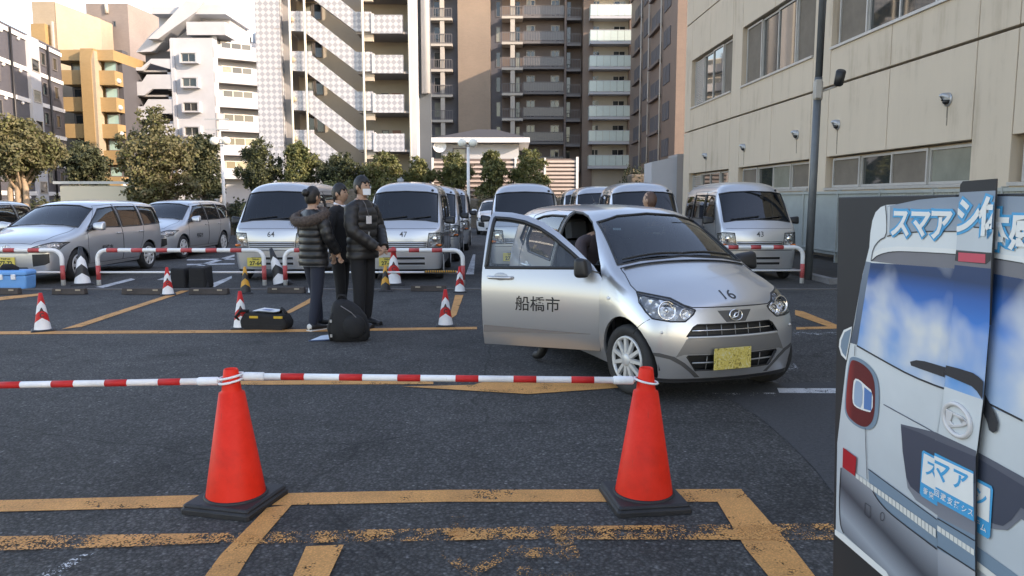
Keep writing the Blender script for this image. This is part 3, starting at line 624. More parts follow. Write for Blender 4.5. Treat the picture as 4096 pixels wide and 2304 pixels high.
mb = MB(); mb.tube([(c1(945), -.1, y1(30)), (c1(950), -.1, y1(110))], .25, 8); mb.build('pipe', M['pale_slab'], t)
# charcoal block at the far left
dv = Vector((-2.8, 14.1)).normalized(); org = Vector((-44.1, 67.7)) - dv * 16
t = thing('charcoal_block', 'charcoal apartment block with white floor bands at the left edge', 'apartment block', (org.x, org.y, 0), math.atan2(dv.y, dv.x))
Ld = 31.0; zt = 16.6
part('wall', t, M['dark_tile'], (0, Ld, 0, 10, 0, zt+.3))
for k in range(6): part('floor_band', t, M['white_paint'], (0, Ld, -.12, .0, zt - k*2.87 - .38, zt - k*2.87))
part('white_strip', t, M['white_render'], (22.2, 24.6, -.3, 0, 0, zt+.1))
for x in (14.2, 18.5, 27.0): mb = MB(); mb.tube([(x,-.22,0),(x,-.22,zt)], .11, 8); mb.build('rain_pipe', M['black_trim'], t)
for k in range(6):
    z = zt - 2.87 * (k + 1) + .1
    for x in (4, 9.5, 15.2, 25.6, 28.6): window(t, x, x+1.2, z+.7, z+2.0, 0, 'pane', 'rail_grey', .1, 0, .08)
    window(t, 22.5, 24.3, z-.3, z+.9, -.3, 'pane', 'alu', .08, 0)
    for x in (17.0, 20.5): mb = MB(); mb.sphere((x, -.1, z+2.2), .16, 8); mb.build('vent_hood', M['white_paint'], t)
# ================================================================ trees and hedges
def leaf_mat(name, c1, c2):
    m, n, b = newmat(name); L = n.links.new
    oi = N(n, 'ShaderNodeTexCoord'); t = N(n, 'ShaderNodeTexNoise', Scale=1.7, Detail=4); L(oi.outputs['Object'], t.inputs['Vector'])
    wn = N(n, 'ShaderNodeTexWhiteNoise'); L(oi.outputs['Object'], wn.inputs['Vector'])
    c = ramp(n, t.outputs['Fac'], [(.35, c1), (.65, c2)]); L(c.outputs[0], b.inputs['Base Color'])
    b.inputs['Roughness'].default_value = .6; b.inputs['Specular IOR Level'].default_value = .3
    tr = N(n, 'ShaderNodeBsdfTranslucent'); L(c.outputs[0], tr.inputs[0]); mx = N(n, 'ShaderNodeMixShader'); mx.inputs[0].default_value = .25
    L(b.outputs[0], mx.inputs[1]); L(tr.outputs[0], mx.inputs[2]); L(mx.outputs[0], n.nodes['Material Output'].inputs[0])
    return m
M['leaf_olive'] = leaf_mat('olive_leaves', (.08,.084,.036), (.18,.165,.085))
M['leaf_dark'] = leaf_mat('dark_leaves', (.035,.046,.026), (.08,.09,.045))
M['leaf_green'] = leaf_mat('green_leaves', (.08,.10,.035), (.20,.20,.08))
M['leaf_brown'] = leaf_mat('brownish_leaves', (.11,.095,.05), (.22,.185,.11))
M['bark'] = mat('grey_bark', (.14,.115,.09), .9, vary=.3, vscale=6, bump=.6, bscale=20)
M['bark_pale'] = mat('pale_bark', (.30,.22,.15), .9, vary=.25, vscale=6, bump=.5, bscale=20)
def foliage(lobes, n, size, seed, mats, name, parent, hollow=.45):
    rg = random.Random(seed); mb = MB(); tot = sum(l[1][0]*l[1][1]*l[1][2] for l in lobes)
    for (c, r) in lobes:
        k = int(n * r[0]*r[1]*r[2] / tot) + 20
        cl = []
        for _ in range(max(8, k // 34)):
            while True:
                v = Vector((rg.uniform(-1,1), rg.uniform(-1,1), rg.uniform(-1,1)))
                if hollow < v.length < 1: break
            cl.append(v)
        for _ in range(k):
            v = rg.choice(cl) + Vector((rg.gauss(0,.14), rg.gauss(0,.14), rg.gauss(0,.14)))
            p = Vector((c[0]+v.x*r[0], c[1]+v.y*r[1], c[2]+v.z*r[2]))
            d = (Vector((rg.gauss(0,1), rg.gauss(0,1), rg.gauss(0,1))) + v * .9 + Vector((0,0,.4))).normalized(); a = d.orthogonal().normalized(); a.rotate(Matrix.Rotation(rg.uniform(0,6.28), 3, d)); b = d.cross(a)
            s = size * rg.uniform(.6, 1.35)
            mb.add([p - a*s*.5, p + b*s*.32, p + a*s*.6, p - b*s*.32], [(0,1,2,3)], rg.randrange(len(mats)) if rg.random() < .3 else 0)
    return mb.build(name, [M[m] for m in mats], parent, fixn=False)
def tree(label, px, Y, top_py, w_px, seed, mats, trunks=1, crown_from=.38, shape='round', bark='bark', dens=1.0, leaf=None, lobes_n=9):
    p = P(px, HOR, Y); H = P(px, top_py, Y).z; W = w_px * Y / F_PX / 2; rg = random.Random(seed)
    t = thing('tree', label, 'tree', (p.x, Y, 0), 0, 'trees beyond the car park')
    z0 = H * crown_from; tr = MB(); tips = []
    lob = []
    for k in range(lobes_n):
        a = 6.283 * k / lobes_n + rg.uniform(-.4,.4); h = rg.uniform(0,1); rr = W * (.62 if shape == 'round' else .75) * math.sqrt(max(.12, 1 - (2*h-1)**2 * (.75 if shape == 'round' else .35)))
        q = Vector((rr * math.cos(a), rr * math.sin(a), z0 + (H - z0) * (.2 + .62 * h))); s = W * rg.uniform(.36,.52)
        lob.append((q, (s, s, s * rg.uniform(.7,.95)))); tips.append(q)
    lob.append((Vector((0,0,H - W*.42)), (W*.5, W*.5, W*.42))); lob.append((Vector((0,0,(z0+H)/2)), (W*.6, W*.6, (H-z0)*.36)))
    for j in range(trunks):
        ox = (j - (trunks-1)/2) * .35; r0 = .05 + .018 * H
        base = Vector((ox, rg.uniform(-.2,.2)*(trunks>1), 0)); mid = base + Vector((rg.uniform(-.15,.15), 0, z0)); tp = Vector((rg.uniform(-.2,.2), 0, H*.86))
        tr.tube([base, base*.6+mid*.4+Vector((rg.uniform(-.06,.06),0,0)), mid, mid*.5+tp*.5, tp], [r0*1.25, r0, r0*.8, r0*.5, r0*.15], 8)
    for q in tips:
        b = Vector((0, 0, z0 * rg.uniform(.8,1.1))); m_ = b*.5 + q*.5 + Vector((0,0,-.05)); tr.tube([b, m_, q], [.045+.006*H, .03+.004*H, .012], 6)
    tr.build('trunk', M[bark], t)
    n = int(14000 * dens * max(1., (W/1.3)) ); foliage(lob, n, leaf or .125, seed, mats, 'crown', t, .3)
    return t
tree('olive tree with pale twin trunks at the left edge', 22, 30, 119, 76, 11, ['leaf_olive','leaf_green','leaf_brown'], 3, .42, bark='bark_pale', dens=1.3, lobes_n=14)
tree('slim tree cut off at the far left edge', -14, 32, 135, 40, 12, ['leaf_olive','leaf_green'], 1, .45, bark='bark_pale')
tree('dark evergreen between the olive tree and the big round tree', 88, 38, 140, 50, 13, ['leaf_dark','leaf_olive'], 2, .3, lobes_n=11)
tree('big round brownish tree in front of the white stepped block', 158, 28, 107, 68, 14, ['leaf_olive','leaf_brown','leaf_green'], 1, .12, 'tall', dens=1.25, lobes_n=20, leaf=.115)
tree('dark tree right behind the big round tree', 206, 34, 133, 46, 15, ['leaf_dark','leaf_olive'], 2, .3)
tree('dense tree left of the stair tower foot', 262, 44, 138, 46, 16, ['leaf_dark','leaf_green'], 2, .25)
tree('green tree at the foot of the stair tower lamps', 299, 44, 141, 42, 17, ['leaf_green','leaf_dark'], 1, .25)
tree('spreading tree under the lowest stair flight', 342, 44, 152, 46, 18, ['leaf_dark','leaf_green'], 2, .25)
tree('yellowish green tree behind the tall person and van 47', 384, 44, 152, 44, 19, ['leaf_green','leaf_brown'], 1, .25)
tree('small green tree between stair tower and low hall', 419, 44.5, 156, 32, 20, ['leaf_green','leaf_olive'], 1, .3)
tree('green tree left of the car park lamp', 453, 44, 153, 40, 21, ['leaf_green','leaf_dark'], 1, .25)
tree('green tree right of the car park lamp', 493, 43.5, 150, 36, 22, ['leaf_green','leaf_dark'], 2, .22)
tree('pruned pine-like tree in front of the slatted screen', 530, 43.5, 149, 42, 23, ['leaf_green','leaf_olive'], 1, .22, lobes_n=12, dens=.8)
def hedge(label, x0, x1, y0, y1, h, seed, mats, name='hedge'):
    t = thing(name, label, 'hedge', ((x0+x1)/2, (y0+y1)/2, 0)); a, b = (x1-x0)/2, (y1-y0)/2
    mb = MB(); mb.cbox(-a*.9, a*.9, -b*.8, b*.8, 0, h*.9, .1); mb.build('twigs', M['bark'], t)
    rg = random.Random(seed); lob = []; n = max(2, int((x1-x0)/.9))
    for k in range(n): lob.append((Vector((-a + (2*a)*(k+.5)/n, 0, h*.5)), (a/n*1.5, b*1.05, h*.55)))
    foliage(lob, int(1200*(x1-x0)*h), .11, seed, mats, 'leaves', t, .6); return t
hedge('clipped round bush left of the first lamp post', -10.3, -9.1, 29, 30.2, 1.35, 31, ['leaf_green','leaf_olive'])
hedge('dark clipped bush behind the second wagon', -9.0, -7.7, 29, 30.4, 1.4, 32, ['leaf_dark'])
hedge('leafy bush right of the first lamp post', -8.2, -6.3, 33, 34.5, 2.2, 33, ['leaf_green','leaf_dark'])
hedge('long low yellowish hedge below the slatted screen', -7.5, 5.3, 41.4, 42.4, 1.75, 34, ['leaf_brown','leaf_olive'])
hedge('dark hedge behind the parked cars on the left', -21, -11.5, 33, 34.2, 1.5, 35, ['leaf_dark','leaf_olive'])
hedge('dark red-leaved bush at the foot of the brown stair block', 6.2, 9.2, 42, 44, 3.2, 36, ['leaf_dark','leaf_brown'])
# ================================================================ vehicles
def carpaint(name, col, metal=.75, rough=.28):
    m, n, b = newmat(name); L = n.links.new
    b.inputs['Base Color'].default_value = (*col, 1); b.inputs['Metallic'].default_value = metal; b.inputs['Roughness'].default_value = rough
    b.inputs['Coat Weight'].default_value = .8; b.inputs['Coat Roughness'].default_value = .06
    return m
M['silver'] = carpaint('silver_car_paint', (.52,.525,.535), .72, .30)
M['silver_van'] = carpaint('silver_van_paint', (.55,.555,.565), .68, .33)
M['white_car'] = carpaint('white_car_paint', (.75,.75,.74), .0, .3)
M['red_car'] = carpaint('red_car_paint', (.5,.02,.02), .0, .3)
M['grey_car'] = carpaint('grey_car_paint', (.25,.26,.27), .6, .3)
M['interior'] = mat('car_interior', (.028,.028,.03), .8)
M['seat'] = mat('grey_seat_cloth', (.06,.06,.065), .9)
M['hubcap'] = mat('silver_wheel_cover', (.55,.55,.54), .4, metal=.3)
M['windscreen'] = glass_mat('windscreen_glass', (.75,.9,.88), .45)
M['sideglass'] = glass_mat('side_window_glass', (.9,.95,.93), .12)
M['van_glass'] = glass_mat('van_windscreen_glass', (.55,.7,.75), .72)
M['lens'] = glass_mat('clear_lamp_lens', (1,1,1), .05)
def reflector():
    m, n, b = newmat('lamp_reflector'); L = n.links.new
    b.inputs['Metallic'].default_value = .45; b.inputs['Roughness'].default_value = .12; b.inputs['Base Color'].default_value = (.85,.86,.88,1)
    tc = N(n, 'ShaderNodeTexCoord'); t = N(n, 'ShaderNodeTexVoronoi', Scale=16.); L(tc.outputs['Object'], t.inputs['Vector'])
    bp = N(n, 'ShaderNodeBump', Strength=1., Distance=.06); L(t.outputs['Distance'], bp.inputs['Height']); L(bp.outputs[0], b.inputs['Normal'])
    return m
M['reflector'] = reflector()
M['amber'] = mat('amber_lens', (.75,.18,.03), .2, coat=.5)
M['red_lens'] = mat('red_lens', (.45,.015,.015), .15, coat=.5)
M['plate_yellow'] = mat('yellow_number_plate', (.62,.50,.10), .45)
M['plate_dark'] = mat('number_plate_ink', (.02,.03,.02), .5)
M['decal'] = mat('black_decal', (.012,.012,.013), .5)
X3, Y3, Z3 = Vector((1,0,0)), Vector((0,1,0)), Vector((0,0,1))

class Shell:
    def __init__(s, stations, a, front, rear, level=3):
        n = len(stations[0][1]) - 1; V = []; F = []
        idx = []
        for x, pts in stations:
            row = []
            for r in range(2 * n + 1):
                q = pts[r] if r <= n else pts[2 * n - r]
                y, z = q[0], q[1]; dx = q[2] if len(q) > 2 else 0
                row.append(len(V)); V.append((x + dx, y if r <= n else -y, z))
            idx.append(row)
        for i in range(len(idx) - 1):
            for r in range(2 * n): F.append((idx[i][r], idx[i+1][r], idx[i+1][r+1], idx[i][r+1]))
        def cap(row, cen, flip):
            C = 2 * (n - a); grid = []
            for k in range(a):
                e0, e1 = V[row[k]], V[row[2*n-k]]; xc, zc = cen[k]; g = []
                for c in range(C + 1):
                    if c == 0: g.append(row[k]); continue
                    if c == C: g.append(row[2*n-k]); continue
                    fr = V[row[a+c]][1] / V[row[a]][1]; s2 = fr * fr
                    g.append(len(V)); V.append((xc + (e0[0]-xc) * s2, e0[1] * fr, zc + (e0[2]-zc) * s2))
                grid.append(g)
            grid.append([row[a+c] for c in range(C + 1)])
            for k in range(a):
                for c in range(C):
                    q = (grid[k][c], grid[k][c+1], grid[k+1][c+1], grid[k+1][c])
                    F.append(q if flip else q[::-1])
        cap(idx[-1], front, True); cap(idx[0], rear, False)
        me = bpy.data.meshes.new('cage'); me.from_pydata(V, [], F)
        o = bpy.data.objects.new('cage', me); COL.objects.link(o)
        md = o.modifiers.new('s', 'SUBSURF'); md.levels = level; md.render_levels = level
        dg = bpy.context.evaluated_depsgraph_get(); dg.update()
        sm = bpy.data.meshes.new_from_object(o.evaluated_get(dg)); bpy.data.objects.remove(o)
        s.bm = bmesh.new(); s.bm.from_mesh(sm)
        bmesh.ops.recalc_face_normals(s.bm, faces=s.bm.faces)
        tot = sum(f.normal.z * f.calc_area() for f in s.bm.faces if f.calc_center_median().z > .9)
        if tot < 0: bmesh.ops.reverse_faces(s.bm, faces=s.bm.faces)
        s.bm.normal_update()
        s.vn = [v.normal.copy() for v in s.bm.verts]; s.vc = [v.co.copy() for v in s.bm.verts]
        s.bf = [tuple(v.index for v in f.verts) for f in s.bm.faces]
        s.bvh = BVHTree.FromPolygons(s.vc, s.bf)
        s.lay = s.bm.faces.layers.int.new('part'); s.ids = {'body': 0}
    def hit(s, o, d):
        p, nr, i, t = s.bvh.ray_cast(Vector(o), Vector(d)); return (p, s.norm(p)) if p else (None, None)
    def norm(s, p):
        c, nr, i, t = s.bvh.find_nearest(p)
        q = s.bf[i]; ws = [1 / ((s.vc[k] - c).length + 1e-5) ** 2 for k in q]
        n = Vector()
        for k, w_ in zip(q, ws): n += s.vn[k] * w_
        return n.normalized()
    def cut(s, name, poly, u=X3, v=Z3, cond=None, keep=None):
        poly = [Vector((q[0], q[1])) for q in poly]; pid = s.ids.setdefault(name, len(s.ids))
        bm = s.bm
        def ok(f): return cond is None or cond(f.calc_center_median(), f.normal)
        for i in range(len(poly)):
            p, q = poly[i], poly[(i+1) % len(poly)]
            lo = Vector((min(p.x, q.x), min(p.y, q.y))) - Vector((.002, .002)); hi = Vector((max(p.x, q.x), max(p.y, q.y))) + Vector((.002, .002))
            fs = []
            for f in bm.faces:
                us = [w_.co.dot(u) for w_ in f.verts]
                if min(us) > hi.x or max(us) < lo.x: continue
                vs = [w_.co.dot(v) for w_ in f.verts]
                if min(vs) > hi.y or max(vs) < lo.y: continue
                if ok(f): fs.append(f)
            if not fs: continue
            d = q - p
            if d.length < 1e-6: continue
            no = (u * d.y - v * d.x).normalized()
            geom = list({e for f in fs for e in f.edges}) + list({w_ for f in fs for w_ in f.verts}) + fs
            bmesh.ops.bisect_plane(bm, geom=geom, dist=1e-5, plane_co=u * p.x + v * p.y, plane_no=no)
        def inside(a, b):
            c = False; j = len(poly) - 1
            for i in range(len(poly)):
                pi, pj = poly[i], poly[j]
                if (pi.y > b) != (pj.y > b) and a < (pj.x - pi.x) * (b - pi.y) / (pj.y - pi.y) + pi.x: c = not c
                j = i
            return c
        for f in bm.faces:
            c = f.calc_center_median()
            if inside(c.dot(u), c.dot(v)) and ok(f) and (keep is None or s.names()[f[s.lay]] in keep): f[s.lay] = pid
    def names(s): return {v: k for k, v in s.ids.items()}
    def faces(s, name): i = s.ids[name]; return [f for f in s.bm.faces if f[s.lay] == i]
    def panel(s, names, thick=.02, push=0.0, org=Vector((0,0,0)), name='panel'):
        fs = [f for nm in ([names] if isinstance(names, str) else names) for f in s.faces(nm)]
        vid = {}; V = []; NRM = []; F = []; mi = []
        for f in fs:
            for w_ in f.verts:
                if w_ not in vid: vid[w_] = len(V); nn = s.norm(w_.co); V.append(w_.co + nn * push - org); NRM.append(nn)
        k = len(V)
        for f in fs: F.append(tuple(vid[w_] for w_ in f.verts)); mi.append(0)
        loopn = [NRM[i] for q in F for i in q]
        if thick:
            V += [V[i] - NRM[i] * thick for i in range(k)]
            for f in fs:
                q = tuple(k + vid[w_] for w_ in reversed(f.verts)); F.append(q); mi.append(1); loopn += [-NRM[i - k] for i in q]
            S = set(fs)
            for f in fs:
                for l in f.loops:
                    if sum(1 for g in l.edge.link_faces if g in S) == 1:
                        a, b = vid[l.vert], vid[l.link_loop_next.vert]
                        V += [V[b], V[a], V[k + a], V[k + b]]; q = (len(V)-4, len(V)-3, len(V)-2, len(V)-1)
                        e = (V[q[1]] - V[q[0]]).cross(V[q[3]] - V[q[0]])
                        e = -e if False else e; F.append(q); mi.append(0); loopn += [e.normalized() if e.length > 0 else Z3] * 4
        me = bpy.data.meshes.new(name); me.from_pydata([tuple(p) for p in V], [], F)
        me.polygons.foreach_set('material_index', mi); me.polygons.foreach_set('use_smooth', [True] * len(F)); me.update()
        me.normals_split_custom_set([tuple(x) for x in loopn])
        return me
    def put(s, part, names, mats, parent, thick=.02, push=0.0, org=None):
        o_ = org or Vector((0,0,0))
        me = s.panel(names, thick, push, o_, part)
        for m in (mats if isinstance(mats, (list, tuple)) else [mats]): me.materials.append(m)
        if thick and len(me.materials) == 1: me.materials.append(M['interior'])
        return link(part, me, parent, o_ if org else None)
    def rim(s, mb, names, r, push=0.0, n=5, org=Vector((0,0,0)), cond=None):
        fs = [f for nm in ([names] if isinstance(names, str) else names) for f in s.faces(nm)]; S = set(fs)
        nxt = {}
        for f in fs:
            for l in f.loops:
                if sum(1 for g in l.edge.link_faces if g in S) == 1: nxt[l.vert] = l.link_loop_next.vert
        while nxt:
            st = next(iter(nxt)); ch = [st]; c = nxt.pop(st)
            while c is not st and c in nxt: ch.append(c); c = nxt.pop(c)
            closed = c is st
            if not closed: ch.append(c)
            pts = [w_.co + s.norm(w_.co) * push - org for w_ in ch]
            if cond: 
                run = []
                for p in pts + [None]:
                    if p is not None and cond(p): run.append(p)
                    else:
                        if len(run) > 1: mb.tube(run, r, n)
                        run = []
            elif len(pts) > 2: mb.tube(pts, r, n, closed=closed)
        return mb
    def text(s, part, txt, size, org, d, right, up, m, parent, bold=0.0, lift=.003, off=Vector((0,0,0))):
        me = text_mesh(txt, size, 0, bold); bm = bmesh.new(); bm.from_mesh(me)
        bmesh.ops.triangulate(bm, faces=bm.faces)
        org, d, right, up = Vector(org), Vector(d).normalized(), Vector(right).normalized(), Vector(up).normalized()
        for w_ in bm.verts:
            o = org + right * w_.co.x + up * w_.co.y
            p, nn = s.hit(o - d * .5, d)
            w_.co = (p + nn * lift - off) if p else (o - off)
        bm.to_mesh(me); bm.free(); me.materials.clear(); me.materials.append(m)
        return link(part, me, parent)
def circle(cx, cz, r, n=28, a0=0, a1=2*math.pi):
    return [(cx + r * math.cos(a0 + (a1-a0) * k / n), cz + r * math.sin(a0 + (a1-a0) * k / n)) for k in range(n)]
def wheel(parent, loc, side, r=.28, w_=.15, spokes=11, steer=0.0, cover='hubcap', spoke_w=.019):
    Mx = Matrix.Rotation(R(-90) * side, 4, 'X')      # lathe axis z -> outward
    mb = MB(); h = w_ / 2; ri = r * .68
    mb.lathe([(ri, -h*.9), (r*.9, -h), (r*.975, -h*.8), (r, -h*.5), (r, h*.5), (r*.975, h*.8), (r*.9, h), (ri*1.06, h*.92), (ri, h*.75)], 36, 0, Mx)
    o = mb.build('wheel', M['tyre'], parent, loc, (0, 0, steer))
    mb = MB(); mb.lathe([(ri, -h*.4), (ri*.99, h*.72), (ri*.9, h*.80), (ri*.86, h*.45), (.05, h*.4), (.0, h*.4)], 32, 0, Mx, True)
    d = mb.build('rim', M['black_trim'], o)
    mb = MB()
    mb.lathe([(ri*1.0, h*.74), (ri*.99, h*.95), (ri*.93, h*1.0), (ri*.88, h*.9), (ri*.86, h*.72)], 32, 0, Mx)
    for k in range(spokes):
        a = 2 * math.pi * k / spokes
        Mr = Mx @ Matrix.Rotation(a, 4, 'Z')
        mb.add([(.03, -spoke_w*1.1, h*.7), (.03, -spoke_w*.8, h*1.0), (.03, spoke_w*.8, h*1.0), (.03, spoke_w*1.1, h*.7),
                (ri*.9, -spoke_w*.9, h*.62), (ri*.9, -spoke_w*.7, h*.95), (ri*.9, spoke_w*.7, h*.95), (ri*.9, spoke_w*.9, h*.62)],
               [(0,1,5,4), (1,2,6,5), (2,3,7,6)], 0, False, Mr)
    mb.lathe([(.052, h*.5), (.05, h*1.02), (.042, h*1.1), (.0, h*1.12)], 20, 0, Mx)
    mb.build('wheel_cover', M[cover], o)
    return o
def mirror_pod(parent, loc, side, m, size=1.0, m2=None):
    mb = MB(); c = [(-.035,-.02,-.045),(.045,-.02,-.04),(.05,.13,-.058),(-.04,.14,-.06),(-.035,-.02,.04),(.03,-.02,.036),(.03,.13,.058),(-.04,.14,.06)]
    v = [(p[0]*size, p[1]*size*side, p[2]*size) for p in c]
    mb.add(v, [(3,2,1,0),(4,5,6,7),(0,1,5,4),(1,2,6,5),(2,3,7,6),(3,0,4,7)], 0, True)
    o = mb.build('door_mirror', m, parent, loc)
    b = o.modifiers.new('b', 'BEVEL'); b.width = .028 * size; b.segments = 4; b.limit_method = 'NONE'
    return o
def seats(parent, rows, hw, rear=True):
    for (x, y, w_) in rows:
        mb = MB(); mb.cbox(x-.25, x+.25, y-w_/2, y+w_/2, .42, .60, .04)
        Mx = Matrix.Translation((x-.24, y, .56)) @ Matrix.Rotation(R(-12), 4, 'Y')
        mb.cbox(-.07, .07, -w_/2, w_/2, 0, .58, .05, 0, Mx); mb.cbox(-.05, .05, -.12, .12, .60, .80, .04, 0, Mx)
        mb.build('seat', M['seat'], parent)
def number_plate(parent, s, org, d, right, up, txt, w_=.33, h=.165, m='plate_yellow', small='', loc_lift=.012):
    org, d, right, up = Vector(org), Vector(d).normalized(), Vector(right).normalized(), Vector(up).normalized()
    p, nn = s.hit(org - d * .5, d); p = p - d * loc_lift
    B = Matrix((right, up, -d)).transposed().to_4x4(); B.translation = p
    mb = MB(); mb.cbox(-w_/2, w_/2, -h/2, h/2, -.004, .004, .003, 0, B); o = mb.build('number_plate', M[m], parent)
    if txt:
        me = text_mesh(txt, h * .62, 0, .004)
        for v in me.vertices: v.co = B @ Vector((v.co.x, v.co.y - h * .16, .0055))
        me.materials.clear(); me.materials.append(M['plate_dark']); link('lettering', me, o)
    if small:
        me = text_mesh(small, h * .24, 0, .001)
        for v in me.vertices: v.co = B @ Vector((v.co.x, v.co.y + h * .30, .0055))
        me.materials.clear(); me.materials.append(M['plate_dark']); link('lettering', me, o)
    return o
def wells(parent, xs, yw, r, z):
    for x in xs:
        for sd in (-1, 1):
            mb = MB(); pts = []
            n = 14
            for k in range(n + 1):
                a = -.1 + (math.pi + .2) * k / n
                pts.append((x + r * math.cos(a), z + r * math.sin(a)))
            vs = [(p[0], sd * yw, p[1]) for p in pts] + [(p[0], sd * (yw - .28), p[1]) for p in pts]
            mb.add(vs, [(i, i+1, n+1+i+1, n+1+i) for i in range(n)]); mb.add(vs[n+1:], [tuple(range(n + 1))])
            mb.build('wheel_arch_liner', M['black_trim'], parent)
L_ = lambda c, n: c.y > .2 and n.y > .15
R_ = lambda c, n: c.y < -.2 and n.y < -.15
FR = lambda c, n: n.x > .05 and c.x > .3

# ---------------------------------------------------------------- the silver hatchback
def hatchback():
    W = .7375
    st = [(-1.60, [(.60,.25),(.66,.40),(.68,.60),(.67,.80),(.65,.95),(.59,1.17),(.52,1.36),(.35,1.42),(.18,1.44),(0,1.445)]),
          (-1.42, [(.66,.22),(.715,.38),(.725,.6),(.715,.8),(.70,.95),(.635,1.19),(.555,1.40),(.37,1.455),(.19,1.475),(0,1.48)]),
          (-1.0, [(.67,.20),(.725,.36),(.737,.58),(.735,.78),(.715,.93),(.645,1.19),(.565,1.425),(.38,1.465),(.19,1.48),(0,1.485)]),
          (-.5, [(.67,.19),(.725,.35),(W,.57),(W,.77),(.715,.915),(.645,1.185),(.565,1.415),(.38,1.468),(.19,1.486),(0,1.491)]),
          (0, [(.67,.19),(.725,.35),(W,.56),(W,.76),(.715,.90),(.645,1.17),(.56,1.40),(.38,1.452),(.19,1.472),(0,1.478)]),
          (.25, [(.67,.19),(.725,.35),(W,.56),(W,.755),(.715,.895),(.65,1.14),(.55,1.36),(.37,1.42),(.19,1.445),(0,1.452)]),
          (.62, [(.67,.19),(.725,.35),(W,.55),(W,.745),(.712,.885),(.67,1.03),(.605,1.165),(.42,1.225),(.21,1.25),(0,1.258)]),
          (.92, [(.68,.19),(.727,.35),(W,.55),(.735,.735),(.708,.865),(.688,.925),(.65,.975),(.45,1.02),(.22,1.042),(0,1.048)]),
          (1.06, [(.68,.19),(.73,.35),(W,.55),(.732,.72),(.70,.84),(.67,.885),(.62,.92),(.43,.965),(.21,.985),(0,.99)]),
          (1.32, [(.67,.18),(.72,.34),(.735,.53),(.722,.68),(.675,.79),(.64,.83),(.585,.858),(.40,.90),(.2,.92),(0,.925)]),
          (1.50, [(.62,.17),(.67,.32),(.685,.50),(.665,.63),(.615,.72),(.58,.755),(.53,.778),(.37,.81),(.19,.83),(0,.837)]),
          (1.585, [(.565,.165),(.61,.30),(.62,.46),(.60,.575),(.555,.65),(.525,.68),(.485,.70,.01),(.34,.735,.03),(.18,.757,.05),(0,.765,.055)])]
    front = [(1.655,.16),(1.715,.29),(1.72,.45),(1.705,.55),(1.685,.62),(1.665,.69)]
    rear = [(-1.66,.25),(-1.70,.42),(-1.70,.6),(-1.69,.8),(-1.66,.95),(-1.62,1.15)]
    return Shell(st, 6, front, rear, 3)
CAR_C = Vector((1.13, 7.37, 0)); CAR_YAW = math.atan2(-math.cos(R(20)), math.sin(R(20)))
